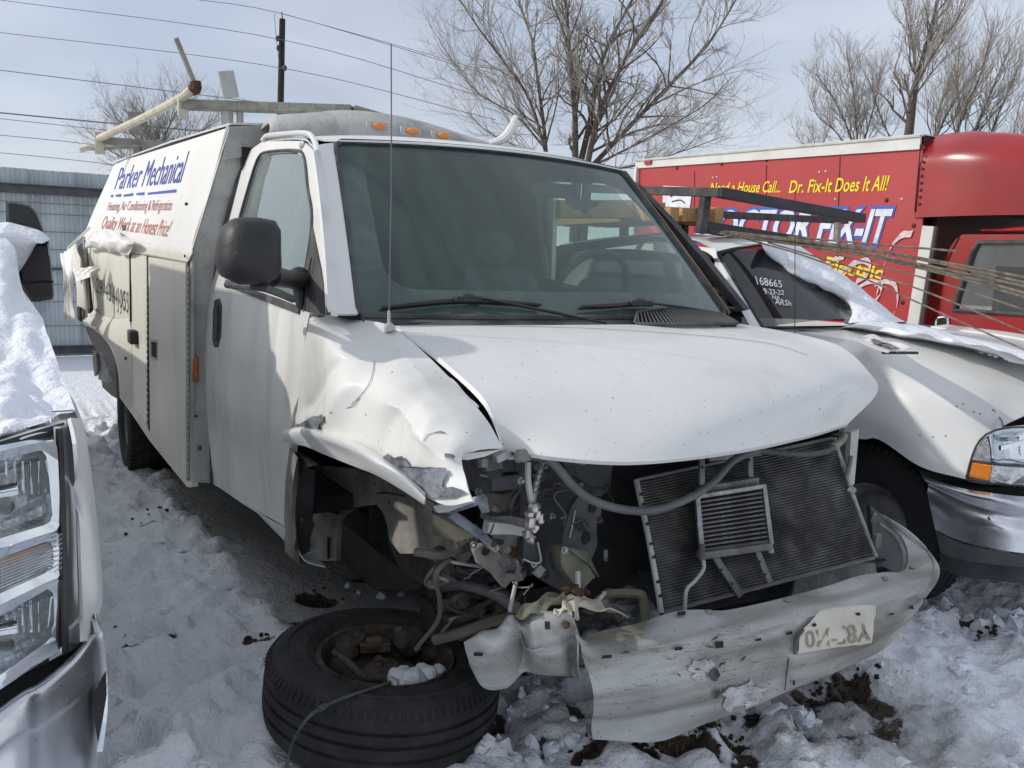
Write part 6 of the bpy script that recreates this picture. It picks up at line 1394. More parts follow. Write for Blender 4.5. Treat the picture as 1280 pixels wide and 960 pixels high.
# cab
glO = [(897, 317), (960, 317), (1120, 340), (1190, 412), (1060, 424), (992, 426), (952, 409), (925, 365)]
def WP(u, v, off=0.0): return PL(u, v, W0 + PN * off, PN)
tl, blc = WP(897, 317), WP(952, 409); tr3 = WP(986, 310) - V(.03, 0, 0); br3 = WP(1112, 404) - V(.03, 0, 0)
def wq(s, t, off=0.0): p = blc.lerp(br3, s).lerp(tl.lerp(tr3, s), t); return p + V(.09 * math.sin(math.pi * s) , 0, .04 * math.sin(math.pi * s)) + PN * off
WB = MB(); WB.grid([[wq(i / 24, j / 10) for i in range(25)] for j in range(11)]); ws = WB.build('windshield', M['glass_dark'], pk, smooth=80); WBV = bvh_of(WB)
MB().tube([wq(0, t / 10, .004) for t in range(11)] + [wq(s / 10, 1, .004) for s in range(1, 11)] + [wq(1, 1 - t / 10, .004) for t in range(1, 11)], .012, 6, n=60, smooth=False).build('windshield_seal', M['black'], pk)
pa = [P(884, 318, y=1.93), P(905, 350, y=1.86), P(925, 385, y=1.80), P(940, 412, y=1.77)]
b = MB(); b.patch([pa, [p.lerp(wq(0, 1 - k / 3), .5) + V(.01, -.008, .008) for k, p in enumerate(pa)], [wq(0, 1 - k / 3, .002) for k in range(4)]], 20, 8); b.build('pillar', M['white'], pk, smooth=60, solid=.01)
b = MB(); b.patch([[wq(1, 1 - k / 3, .002) for k in range(4)], [wq(1, 1 - k / 3, -.05) + V(0, .12, 0) for k in range(4)]], 8, 6); b.build('pillar', M['white'], pk, solid=.01)
rz = tl.z
b = MB(); yy0 = tl.y; b.patch([[V(tl.x - .01, yy0 + (tr3.y - yy0) * k / 8, rz + .03 * math.sin(math.pi * k / 8) + .006) + V(.09 * math.sin(math.pi * k / 8), 0, .03 * math.sin(math.pi * k / 8)) for k in range(9)], [V(tl.x - .2, yy0 - .04 + (tr3.y + .05 - yy0) * k / 8, rz + .085 + .02 * math.sin(math.pi * k / 8)) for k in range(9)], [V(tl.x - .8, yy0 - .05 + (tr3.y + .06 - yy0) * k / 8, rz + .11 + .03 * math.sin(math.pi * k / 8)) for k in range(9)], [V(tl.x - 1.6, yy0 - .05 + (tr3.y + .06 - yy0) * k / 8, rz + .07 + .03 * math.sin(math.pi * k / 8)) for k in range(9)]], 30, 24); b.build('roof', M['white'], pk, smooth=60, solid=.01)
b = MB(); b.patch([[V(tl.x + .01, yy0 - .03, rz + .03), V(tl.x - .8, yy0 - .07, rz + .09), V(tl.x - 1.6, yy0 - .06, rz + .05)], [V(tl.x + .06, yy0 - .06, rz - .03), V(tl.x - .8, yy0 - .1, rz + .03), V(tl.x - 1.6, yy0 - .09, rz)]], 16, 5); b.build('roof_rail', M['white'], pk, smooth=60, solid=.01)
for yy, sg in ((1.74, 1), (3.76, -1)):
    b = MB(); b.grid([[V(-.95, yy, .5), V(-2.9, yy, .5)], [V(-.95, yy, 1.13), V(-2.9, yy, 1.13)]])
    if sg < 0:
        o = b.build('door', M['white'], pk, smooth=None, solid=.03); MB().poly([br3 + V(-.02, .03, 0), V(-2.9, br3.y + .03, 1.13), V(-2.9, tr3.y + .03, rz), tr3 + V(-.05, .03, 0)]).build('window', M['shade_glass'], o, smooth=None); continue
    b.grid([[V(-2.6, yy + .02 * sg, 1.13), V(-2.9, yy + .02 * sg, 1.13)], [V(-2.6, yy + .22 * sg, rz + .02), V(-2.9, yy + .22 * sg, rz + .02)]]); do = b.build('door', M['white'], pk, smooth=None, solid=.03)
    b = MB(); b.poly([V(-1.0, yy + .03 * sg, 1.13), V(-2.6, yy + .03 * sg, 1.13), V(-2.6, yy + .2 * sg, rz + .02), V(tl.x - .02, yy + .2 * sg, rz + .01)]); b.build('window', M['sideglass'] if sg < 0 else M['clearglass'], do, smooth=None)
MB().box((-2.9, 2.75, 1.1), (.05, 1.95, 1.1)).build('cab_back', M['dark'], pk); MB().box((-1.95, 2.75, .8), (1.8, 1.9, .5)).build('cab_interior', M['interior_grey'], pk, bevel=.05)
for yy in (2.2,): MB().box((-2.0, yy, 1.15), (.16, .5, .62), Euler((0, rad(-10), 0)).to_matrix()).build('seat', M['interior_grey'], pk, bevel=.06)
b = MB(); b.patch([[V(-.98, 1.85, 1.15), V(-.88, 2.75, 1.15), V(-.98, 3.65, 1.15)], [V(-1.25, 1.85, 1.13), V(-1.2, 2.75, 1.13), V(-1.25, 3.65, 1.13)], [V(-1.32, 1.85, .95), V(-1.28, 2.75, .95), V(-1.32, 3.65, .95)]], 16, 8); b.build('dashboard', M['charcoal'], pk, solid=.02)
MB().box((-4.0, 2.75, .85), (2.1, 2.0, .65)).build('cargo_bed', M['white'], pk, bevel=.04)
b = MB(); b.poly([WP(u, v, .02) for u, v in ((978, 424), (1000, 412), (1065, 417), (1110, 424), (1100, 442), (1040, 430))], V(0, 0, -.02)); b.build('cowl', M['trim'], pk, smooth=None)
MB().tube([PFD(u, v, .03, WBV, 2.4) for u, v in ((999, 413), (1030, 415), (1062, 417))], .012, 6).build('wiper', M['black'], pk)
# writing on the glass
for txt, q4 in (('168665', ((946, 357), (977, 361), (943, 346), (976, 352))), ('9-23-22', ((955, 369), (979, 370), (953, 361), (979, 364))), ('NA', ((965, 375), (974, 376), (964, 370), (974, 371))), ('ARSh', ((968, 382), (988, 384), (968, 374), (988, 377)))):
    letters(txt, M['letterwhite'], (lambda q4: (lambda s, t: PFD((q4[0][0] * (1 - s) + q4[1][0] * s) * (1 - t) + (q4[2][0] * (1 - s) + q4[3][0] * s) * t, (q4[0][1] * (1 - s) + q4[1][1] * s) * (1 - t) + (q4[2][1] * (1 - s) + q4[3][1] * s) * t, .01, WBV, 2.2)))(q4), 'chalk_writing', ws)
# side mirror of the pickup
b = MB(); mp_ = resample(tr([(864, 313), (880, 313), (888, 318), (888, 345), (887, 368), (868, 362), (860, 340)], y=1.58) + [P(864, 313, y=1.58)], 17)[:-1]; cm = sum(mp_, V(0, 0, 0)) / 16
b.grid([[cm + V(.06, 0, 0)] * 16, [cm + (p - cm) * .8 + V(.05, 0, 0) for p in mp_], mp_, [p + V(-.08, .02, 0) for p in mp_], [cm + V(-.09, .02, 0)] * 16], closed=True); b.tube([cm + V(-.03, .02, -.1), cm + V(-.05, .2, -.12)], .03, 8); b.build('mirror', M['black'], pk, smooth=50)
# radio antenna
MB().tube([P(994, 240, y=2.0), P(993.5, 420, y=1.9)], .0025, 5).build('antenna', M['black'], pk)
# snow on the windshield and hood
sw_ = MB(); snr = random.Random(9)
up_ = [(952, 303), (985, 302), (1010, 317), (1050, 344), (1085, 371), (1115, 394), (1128, 402)]
lo_ = [(956, 318), (975, 330), (1000, 346), (1030, 361), (1052, 372), (1066, 388), (1063, 404)]
mid = [((a[0] + c[0]) / 2, (a[1] + c[1]) / 2) for a, c in zip(up_, lo_)]
def wfn(p, s, t): return p + PN * (.007 * math.sin(15 * s + 7 * t) * math.sin(9 * t + 3 * s) + .003 * math.sin(43 * s + 11 * t))
sw_.patch([[WP(u, v, .05) for u, v in lo_], [WP(u, v, .10) for u, v in lo_], [WP(u, v, .15) for u, v in mid], [WP(u, v, .15) for u, v in up_], [WP(u + 6, v + 2, .0) for u, v in up_]], 70, 34, fn=wfn)
hu = [(1128, 402), (1150, 407), (1200, 420), (1240, 430), (1280, 440), (1340, 455)]; hl2 = [(1050, 412), (1085, 416), (1130, 424), (1180, 431), (1230, 441), (1280, 456), (1340, 472)]
def HP(u, v, h): return P(u, v, z=1.16 + h - .0 + (0 if u < 1100 else -(u - 1100) * .0003))
sw_.patch([[HP(u, v, .0) for u, v in hl2], [HP(u, v - 2, .012) for u, v in hl2], [HP((a[0] + c[0]) / 2, (a[1] + c[1]) / 2, .06) for a, c in zip([(1085, 400)] + hu, hl2)], [HP(u, v, .05) for u, v in [(1100, 396)] + hu], [HP(u, v, -.02) for u, v in [(1100, 396)] + hu]], 70, 20, fn=lambda p, s, t: p + V(0, 0, .006 * math.sin(31 * s + 5 * t) * math.sin(9 * t + 11 * s)))
rg = random.Random(3)
for k in range(60):
    s = rg.random(); i = min(5, int(s * 6)); f_ = s * 6 - i; u = lo_[i][0] * (1 - f_) + lo_[i + 1][0] * f_; v = lo_[i][1] * (1 - f_) + lo_[i + 1][1] * f_
    sw_.ball(WP(u + rg.uniform(-4, 8), v + rg.uniform(-6, 3), .04), rg.uniform(.008, .022), (1, 1.2, .8), 8, 6, .25, rg)
for k in range(50):
    u = rg.uniform(1050, 1275); v = np.interp(u, [a[0] for a in hl2], [a[1] for a in hl2]) + rg.uniform(-4, 1); sw_.ball(HP(u, v, .0), rg.uniform(.004, .012), (1, 1.3, .6), 7, 5, .3, rg)
tag(sw_.build('snow_sheet', M['snow'], smooth=60), 'crusty snow sheet sliding down the pickup windshield onto its hood', 'snow')
pp_ = MB(); pp_.patch([tr([(1063, 424), (1085, 418), (1098, 421)], z=1.185), tr([(1085, 431), (1103, 426), (1125, 430)], z=1.19), tr([(1110, 440), (1125, 438), (1141, 437)], z=1.18)], 14, 12, fn=lambda p, s, t: p + V(0, 0, .006 * math.sin(9 * s + 6 * t)))
pap = pp_.build('paper_sheets', M['paper'], smooth=60, solid=.003); tag(pap, 'printed white paper sheets lying by the wiper on the pickup hood', 'paper')
for u, v, w, h in ((1098, 427, 10, 2), (1108, 430, 10, 2), (1118, 434, 8, 1.5), (1092, 424, 5, 1)):
    MB().poly([P(u - w, v, z=1.197), P(u, v - h, z=1.197), P(u + w, v + h, z=1.197), P(u, v + h * 2, z=1.197)]).build('print', M['ink'], pap, smooth=None)
MB().bar(P(1104, 441, z=1.17), P(1146, 441, z=1.17), .02, .01).build('wiper', M['black'], pk)
# black rack
RR = thing('ladder_rack', 'black square tube ladder rack over the white pickup cab', 'ladder rack', (-1.7, 2.6, 1.75))
fcn = P(903, 241, y=1.9); MB().bar(P(740, 236, y=1.95), fcn, .07, .055).build('side_rail', M['trim'], RR, bevel=.004)
MB().bar(fcn + V(.0, -.03, .0), P(1078, 273, y=3.2), .06, .06).build('crossbar', M['black'], RR, bevel=.004)
MB().bar(P(882, 246, y=1.9), P(876, 292, y=1.9), .05, .055, up=(0, 1, 0)).build('upright', M['trim'], RR, bevel=.004)
MB().bar(P(880, 284, y=1.93), P(1005, 303, y=2.9), .07, .07).build('crossbar', M['black'], RR, bevel=.004)
MB().bar(P(893, 268, x=-2.1), P(1058, 276, x=-2.1), .05, .05).build('crossbar', M['trim'], RR, bevel=.004)
MB().bar(P(1047, 278, x=-1.9), P(1046, 302, x=-1.9), .04, .04, up=(0, 1, 0)).build('upright', M['rack'], RR, bevel=.004)
MB().bar(P(856, 281, y=2.1), P(856, 300, y=2.1), .035, .035, up=(0, 1, 0)).build('upright', M['black'], RR)
MB().bar(P(800, 278, x=-2.0), P(885, 280, x=-1.9), .04, .03).build('lower_rail', M['black'], RR); MB().bar(P(780, 270, x=-2.6), P(780, 330, x=-2.6), .05, .05, up=(0, 1, 0)).build('upright', M['trim'], RR)
RB_ = MB(); RB_.bar(P(700, 312, x=-2.2), P(830, 296, x=-1.9), .05, .06); RB_.build('lower_rail', M['trim'], RR)
labs = [('long pine board on the pickup rack seen through the van windshield', (700, 250), (800, 250), (802, 272), (700, 272), -1.8, .16), ('pine timber end at the left of the blocks beside the van roof edge', (803, 253), (832, 253), (832, 276), (806, 276), -1.7, 1.2),
        ('narrow pine timber end just right of the largest timber end', (838, 259), (849, 259), (849, 277), (838, 277), -1.62, 1.2), ('wide pine timber end directly left of the black rack upright', (853, 260), (871, 260), (871, 277), (853, 277), -1.66, 1.2),
        ('slim pine timber end directly right of the black rack upright', (879, 259), (886, 259), (886, 278), (879, 278), -1.6, 1.2), ('brown timber end second from the right on the black rack', (886.5, 260), (893, 260), (893, 278), (886.5, 278), -1.66, 1.2), ('rightmost pine timber end on the black rack', (894, 259), (905, 259), (904, 279), (894, 279), -1.6, 1.2)]
for k, (lab, a, c, d_, e, x, ln) in enumerate(labs):
    o = MB().poly([P(*a, x=x), P(*c, x=x), P(*d_, x=x), P(*e, x=x)], V(-ln, 0, .0)).build('timber', M['wood'] if k != 5 else M['wood_end'], None, smooth=None, bevel=.003); tag(o, lab, 'lumber', 'timber on the black pickup rack')
# bundle of bent steel rods running forward off the rack
rods = [([(985, 296), (1090, 305), (1197, 314)], 'short rusty rod at the top of the bundle that ends before the red door', .006),
        ([(905, 289), (1080, 310), (1153, 323), (1240, 339), (1300, 350)], 'rod along the top edge of the rusty bundle in front of the red truck', .007),
        ([(900, 290), (1080, 312), (1163, 327), (1280, 353), (1310, 360)], 'rod lying just under the top rod of the rusty bundle', .007),
        ([(895, 291), (1040, 309), (1170, 337), (1280, 366), (1310, 374)], 'rod in the middle of the dense part of the rusty bundle', .007),
        ([(905, 294), (1050, 314), (1170, 340), (1280, 371), (1310, 380)], 'lowest rod of the dense part of the rusty bundle', .007),
        ([(1000, 306), (1107, 334), (1197, 360), (1280, 387), (1310, 397)], 'single thin rod sagging just below the dense rod bundle', .005),
        ([(960, 303), (1103, 346), (1184, 375), (1280, 415), (1310, 428)], 'thin rod sagging across the red truck door handle', .005),
        ([(930, 298), (1000, 318), (1080, 348), (1180, 393), (1280, 437), (1310, 452)], 'lowest thin rod drooping towards the pickup hood', .005),
        ([(880, 288), (940, 297), (1020, 306), (1090, 318), (1240, 349), (1300, 362)], 'rod ending nearest the black upright in the rusty bundle', .007)]
for px, lab, r_ in rods:
    n_ = len(px); o = MB().tube([P(u, v, d=5.35 - 1.25 * (u - 880) / 420) for u, v in px], r_, 6, n=40).build('steel_rod', M['rod']); tag(o, lab, 'rod', 'steel rods on the black rack')

# ================================================================ red box truck
rt = thing('box_truck', 'red box truck with yellow slogan and white lettering behind the white pickup', 'box truck', (-4.2, 6.6, -.14))
YB = 5.5
tlc, trc = P(797, 200, y=YB), P(1153, 168.5, y=YB); x0, x1 = tlc.x, trc.x; zt = lambda x: tlc.z + (trc.z - tlc.z) * (x - x0) / (x1 - x0)
b = MB(); b.poly([V(x0, YB, .75), P(1124, 460, y=YB), P(1134, 407, y=YB), P(1153, 282, y=YB), P(1153, 180, y=YB), V(x0, YB, zt(x0) - .10)])
box = b.build('side_panel', M['red_panel'], rt, smooth=None, solid=.02)
MB().poly([V(x0, YB + .02, .75), V(x0, 7.7, .75), V(x0, 7.7, zt(x0)), V(x0, YB + .02, zt(x0))], V(.03, 0, 0)).build('rear_frame', M['white_trim'], rt, smooth=None)
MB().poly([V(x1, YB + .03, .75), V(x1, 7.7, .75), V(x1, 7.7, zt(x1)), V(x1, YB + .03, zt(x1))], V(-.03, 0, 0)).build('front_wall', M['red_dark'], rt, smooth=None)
MB().poly([V(x0, YB, zt(x0) - .01), V(x1, YB, zt(x1) - .01), V(x1, 7.7, zt(x1) - .01), V(x0, 7.7, zt(x0) - .01)], V(0, 0, .02)).build('box_roof', M['white_trim'], rt, smooth=None)
MB().poly([V(x0, 7.68, .75), V(x1, 7.68, .75), V(x1, 7.68, zt(x1)), V(x0, 7.68, zt(x0))], V(0, .02, 0)).build('far_panel', M['red_panel'], rt, smooth=None)
b = MB(); b.poly([V(x0 - .01, YB - .025, zt(x0) - .11), V(x1 - .0, YB - .025, zt(x1) - .13), V(x1, YB - .025, zt(x1)), V(x0 - .01, YB - .025, zt(x0))], V(0, .02, 0)); top_ = b.build('top_rail', M['white_trim'], rt, smooth=None)
MB().bar(V(x0, YB - .03, zt(x0) - .012), V(x1, YB - .03, zt(x1) - .012), .02, .02).build('rail_lip', M['galv'], top_)
MB().bar(V(x0 + .02, YB - .01, .75), V(x0 + .02, YB - .01, zt(x0) - .1), .05, .08, up=(0, 1, 0)).build('corner_post', M['white_trim'], rt)
MB().box(P(810, 203, y=YB - .04), (.13, .03, .05)).build('clearance_light', M['red'], rt, bevel=.006)
b = MB(); b.poly(tr([(1153, 282), (1167, 283), (1146, 415), (1132, 415)], y=YB - .03), V(0, .03, 0)); b.build('corner_trim', M['white_trim'], rt, smooth=None)
b = MB(); b.poly(tr([(1167, 283), (1171, 283), (1151, 415), (1146, 415)], y=YB - .01), V(0, .03, 0)); b.build('corner_edge', pmat('brown_rubber', (.1, .07, .06), .8), rt, smooth=None)
for u, v in ((846, 210), (902, 205), (958, 200), (1108, 250), (1142, 282), (1128, 378)): MB().ball(P(u, v, y=YB - .004), .022, (1, .5, 1), 8, 6).build('rivet', M['red_dark'], box)
for u, v in ((891, 222), (896, 221), (1024, 215), (1032, 214), (1044, 249), (1127, 249)): MB().ball(P(u, v, y=YB - .004), .014, (1, .4, 1), 6, 5).build('screw', M['galv'], box)
for a, c in (((958, 206), (957, 320)), ((1050, 196), (1046, 330)), ((868, 214), (868, 290))): MB().tube([P(*a, y=YB - .003), P(*c, y=YB - .003)], .004, 4).build('panel_seam', M['red_dark'], box)
# rounded nose over the cab
yn = lambda s: YB + s
N = []
for px, in_ in (([(1153, 168), (1151, 200), (1155, 240), (1160, 282)], 0),):
    base = tr(px, y=YB - .02)
nose_prof = [(0, 0, 0), (.25, -.0, .0), (.5, .06, -.03), (.72, .2, -.08), (.9, .45, -.16), (1.0, .8, -.25), (1.02, 1.1, -.27)]
rowsn = []
zb0 = P(1160, 266, y=YB).z
for dx, dy, dz in nose_prof:
    r_ = [V(x1 + dx * .8, YB - .02 + dy + .22, zt(x1) + .01 + dz * .9)]
    for k in range(9):
        a = k / 8; ang = a * math.pi / 2
        r_.append(V(x1 + dx * 1.35 * (1 - .0 * a), YB - .02 + dy + .22 * (1 - math.sin(min(1, a * 3) * math.pi / 2)), zt(x1) + .01 + dz * 1.5 * (1 - a) - .05 * (1 - math.cos(min(1, a * 3) * math.pi / 2)) - (zt(x1) + .0 - zb0) * a))
    rowsn.append(r_)
b = MB(); b.patch(rowsn, 24, 36); b.grid([[V(x1 + dx * 1.35, YB - .02 + dy, zb0 + .0) for dx, dy, dz in nose_prof], [V(x1 + dx * 1.35 - .02, YB + .1 + dy, zb0 + .01) for dx, dy, dz in nose_prof]])
b.grid([[V(p.x, p.y, p.z) for p in [r[0] for r in rowsn]], [V(x1, 7.5, zt(x1) + .06)] * len(rowsn)]); b.grid([[V(x1 + 1.377, YB + 1.08, zt(x1) - .23), V(x1 + 1.377, 7.6, zt(x1) - .23)], [V(x1 + 1.377, YB + 1.08, zb0), V(x1 + 1.377, 7.6, zb0)]])
b.build('nose_cap', M['red'], rt, smooth=60, solid=.01)
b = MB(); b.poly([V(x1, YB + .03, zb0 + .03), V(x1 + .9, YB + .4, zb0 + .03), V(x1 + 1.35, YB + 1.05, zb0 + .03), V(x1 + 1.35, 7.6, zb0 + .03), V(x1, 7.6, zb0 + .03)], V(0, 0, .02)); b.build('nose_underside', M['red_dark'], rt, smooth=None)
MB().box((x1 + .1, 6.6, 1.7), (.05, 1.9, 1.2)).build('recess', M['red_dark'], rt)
for k in range(9):
    MB().ball(V(x1 + .05, YB - .03, zb0 + .08 + k * (zt(x1) - zb0 - .2) / 8), .014, (1, .5, 1), 6, 4).build('rivet', M['red_dark'], rt)
MB().tube([V(x1 + .012, YB - .03, zb0 + .01), V(x1 + .012, YB - .03, zt(x1) - .09)], .006, 5).build('nose_seam', M['red_dark'], rt)
# cab
YC = 5.62
cabp = [(1140, 470), (1152, 405), (1163, 365), (1175, 335), (1188, 308), (1200, 293), (1300, 293), (1420, 300), (1420, 520)]
wi = [(1192, 388), (1198, 366), (1207, 340), (1216, 314), (1223, 303), (1300, 302), (1350, 304), (1370, 330), (1385, 400)]
b = MB(); b.ring(tr(cabp, y=YC), tr(wi, y=YC), 90); cab = b.build('cab_side', M['red'], rt, smooth=30, solid=.03)
b = MB(); b.poly(tr(wi, y=YC + .02)); b.build('window', M['glass_red'], cab, smooth=None)
b = MB(); q = tr(wi, y=YC - .005); b.tube(q + [q[0]], .018, 6, n=60, smooth=False); b.build('window_seal', M['trim'], cab)
MB().tube(tr([(1166, 412), (1171, 375), (1178, 345), (1188, 318), (1199, 296)], y=YC - .004), .007, 5).build('door_gap', M['red_dark'], cab)
b = MB(); hp = tr([(1169, 418), (1170, 400), (1174, 397), (1184, 398), (1183, 415), (1181, 419)], y=YC - .02); b.tube(hp + [hp[0]], .014, 6, n=30, cap=False); hdl = b.build('door_handle', M['chrome'], cab)
MB().poly(hp, V(0, .01, 0)).build('handle_recess', M['void'], hdl, smooth=None)
MB().box((x1 + 1.6, 6.6, 1.15), (1.9, 1.7, .9)).build('cab_interior', M['dark'], rt); MB().box((x1 + 1.3, 6.6, 1.93), (1.6, 1.8, .05)).build('cab_roof', M['red'], rt, bevel=.02)
MB().box((x1 + 1.5, 7.6, 1.2), (2.2, .04, 1.0)).build('far_door', M['red'], rt)
MB().box((x0 + 2.8, 6.6, .55), (7.5, 1.0, .2)).build('chassis', M['void'], rt)
for x in (x0 + 1.2, x1 + 1.9): wheel('wheel', rt, V(x, 5.8, .26), R=.4, W=.24, side=-1, tyre='rubber_clean'); wheel('wheel', rt, V(x, 7.4, .26), R=.4, W=.24, side=1, tyre='rubber_clean')
def ymap(q4, y):
    return lambda s, t: P((q4[0][0] * (1 - s) + q4[1][0] * s) * (1 - t) + (q4[2][0] * (1 - s) + q4[3][0] * s) * t, (q4[0][1] * (1 - s) + q4[1][1] * s) * (1 - t) + (q4[2][1] * (1 - s) + q4[3][1] * s) * t, y=y)
letters('Need a House Call...', M['yellow'], ymap(((887, 240), (975, 240.5), (890, 228), (979, 225)), YB - .006), 'lettering', box, grow=.012)
letters('Dr. Fix-It Does It All!', M['yellow'], ymap(((986, 241), (1108, 238), (989, 225), (1113, 218)), YB - .006), 'lettering', box, grow=.012)
letters('DOCTOR FIX-IT', M['blueedge'], ymap(((866, 300), (1106, 305.5), (875, 261), (1120, 258.5)), YB - .006), 'lettering_outline', box, grow=.075)
letters('DOCTOR FIX-IT', M['letterwhite'], ymap(((868, 299), (1104, 304), (876, 262), (1117, 260)), YB - .012), 'lettering', box, grow=.03)
letters('Electric', M['yellow'], ymap(((1030, 340), (1102, 348), (1034, 320), (1106, 333)), YB - .006), 'lettering', box, grow=.03)
letters('Plumbing', M['blueedge'], ymap(((880, 330), (1010, 336), (884, 308), (1014, 316)), YB - .006), 'lettering', box, grow=.03)
for k, (px, w) in enumerate((([(1140, 292), (1130, 293), (1120, 300), (1112, 312), (1106, 330), (1100, 350), (1096, 368)], .035), ([(1040, 352), (1052, 340), (1066, 330), (1080, 326), (1088, 332), (1084, 344), (1070, 352)], .03), ([(1094, 356), (1106, 352), (1118, 356), (1122, 370), (1120, 386), (1112, 402)], .022), ([(1060, 372), (1078, 356), (1094, 352), (1102, 362), (1094, 376), (1080, 384)], .026), ([(1030, 335), (1040, 325), (1055, 322)], .022))):
    q = catmull(tr(px, y=YB - .014), 30); c = MB(); c.grid([[p + V(.3, 0, .95).normalized() * w * (1 - .3 * math.sin(i)) for i, p in enumerate(q)], [p - V(.3, 0, .95).normalized() * w for p in q]]); c.build('spray_paint_stroke', M['spray'], box, smooth=None)
wp = MB().poly(tr([(829, 232), (866, 234), (862, 260), (828, 258)], y=YB - .01)).build('white_sticker', M['letterwhite'], box, smooth=None)
for px in ([(838, 246), (846, 241), (856, 244)], [(840, 252), (850, 250), (856, 254)]): MB().tube(tr(px, y=YB - .014), .008, 5).build('dark_stroke', M['trim'], wp)

# ================================================================ snow-laden pickup at the left edge
lt = thing('pickup_truck', 'white pickup truck at the left edge, snow on its hood and stacked chrome headlights', 'pickup truck', (-1.2, -2.9, 0))
def lx(u): return float(np.interp(u, [-260, 0, 50, 80, 97], [1.16, 1.07, 1.03, .99, .93]))
def LT(px, off=0.0): return [P(u, v, x=lx(u) + off) for u, v in px]
SY = -1.69
# fender side
fr1 = [P(97, 522, y=SY - .02), P(106, 560, y=SY), P(114, 620, y=SY), P(121, 690, y=SY), P(124, 740, y=SY - .0), P(121, 765, y=SY), P(104, 800, y=SY - .03)]
fr0 = [P(84, 524, y=SY - .05), P(91, 560, y=SY - .05), P(94, 620, y=SY - .04), P(97, 690, y=SY - .04), P(99, 740, y=SY - .04), P(100, 770, y=SY - .04), P(100, 802, y=SY - .05)]
fr2 = [p + V(-.35, .0, .0) for p in fr1]; fr3 = [p + V(-1.6, -.02, 0) for p in fr1]
b = MB(); b.patch([fr0, [p.lerp(q, .55) + V(.012, .006, 0) for p, q in zip(fr0, fr1)], fr1], 30, 12); b.patch([fr1, fr2, fr3], 30, 12); b.build('fender', M['white'], lt, smooth=60, solid=.006)
# hood body below the snow
hf = LT([(-240, 606), (-100, 576), (0, 550), (40, 537), (70, 530), (84, 526)], -.03)
b = MB(); b.patch([hf, [p + V(-.07, 0, -.018) for p in hf], [V(.5, p.y, 1.13) for p in hf], [V(-.6, p.y - .1, 1.18) for p in hf]], 30, 20); b.build('hood', M['white'], lt, smooth=60, solid=.01)
b = MB(); b.grid([LT([(-240, 612), (0, 552), (80, 528)], -.02), LT([(-240, 640), (0, 562), (84, 540)], -.01)]); b.build('hood_gap', M['black'], lt, solid=.004)
# chrome stack
def lrow(pts): return LT(pts, .0)
b = MB(); b.patch([LT([(-240, 650), (0, 562), (50, 547), (74, 536), (86, 533)], -.02), LT([(-240, 1050), (0, 862), (50, 838), (80, 822), (98, 812)], -.02)], 20, 10, smooth_cross=False, fn=lambda p, s, t: p + V(-.075, 0, 0)); back_ = b.build('headlight_bezel', M['chrome_dirty'], lt, smooth=50)
b = MB(); b.patch([[P(76, 533, x=.99), P(84, 531, x=.965), P(90, 536, x=.93)], [P(80, 620, x=1.0), P(88, 620, x=.975), P(94, 622, x=.93)], [P(83, 720, x=1.0), P(90, 720, x=.975), P(97, 722, x=.93)], [P(84, 815, x=1.0), P(92, 812, x=.975), P(100, 806, x=.93)]], 14, 40); b.build('outer_trim', M['chrome_dirty'], lt, smooth=60, solid=.012)
b = MB(); b.tube([P(74, 536, x=1.0), P(77, 620, x=1.005), P(80, 720, x=1.005), P(82, 815, x=1.005)], .006, 6, n=30); b.build('black_groove', M['black'], lt)
def lampframe(o, i_, nm):
    b = MB(); b.ring(LT(o, .012), LT(i_, .004), 60); b.build(nm, M['chrome'], lt, smooth=40, solid=.015)
lampframe([(-240, 655), (0, 564), (66, 549), (72, 560), (76, 655), (70, 664), (0, 686), (-240, 770)], [(-240, 672), (0, 576), (52, 562), (59, 572), (66, 648), (60, 655), (0, 673), (-240, 755)], 'upper_lamp_frame')
lampframe([(-240, 770), (0, 686), (68, 664), (76, 668), (79, 712), (74, 722), (0, 756), (-240, 870)], [(-240, 788), (0, 698), (60, 676), (66, 680), (68, 708), (62, 714), (0, 742), (-240, 850)], 'middle_lamp_frame')
lampframe([(-240, 870), (0, 756), (72, 722), (80, 728), (82, 800), (76, 812), (0, 862), (-240, 1020)], [(-240, 890), (0, 770), (60, 736), (67, 742), (68, 790), (62, 800), (0, 844), (-240, 1000)], 'lower_lamp_frame')
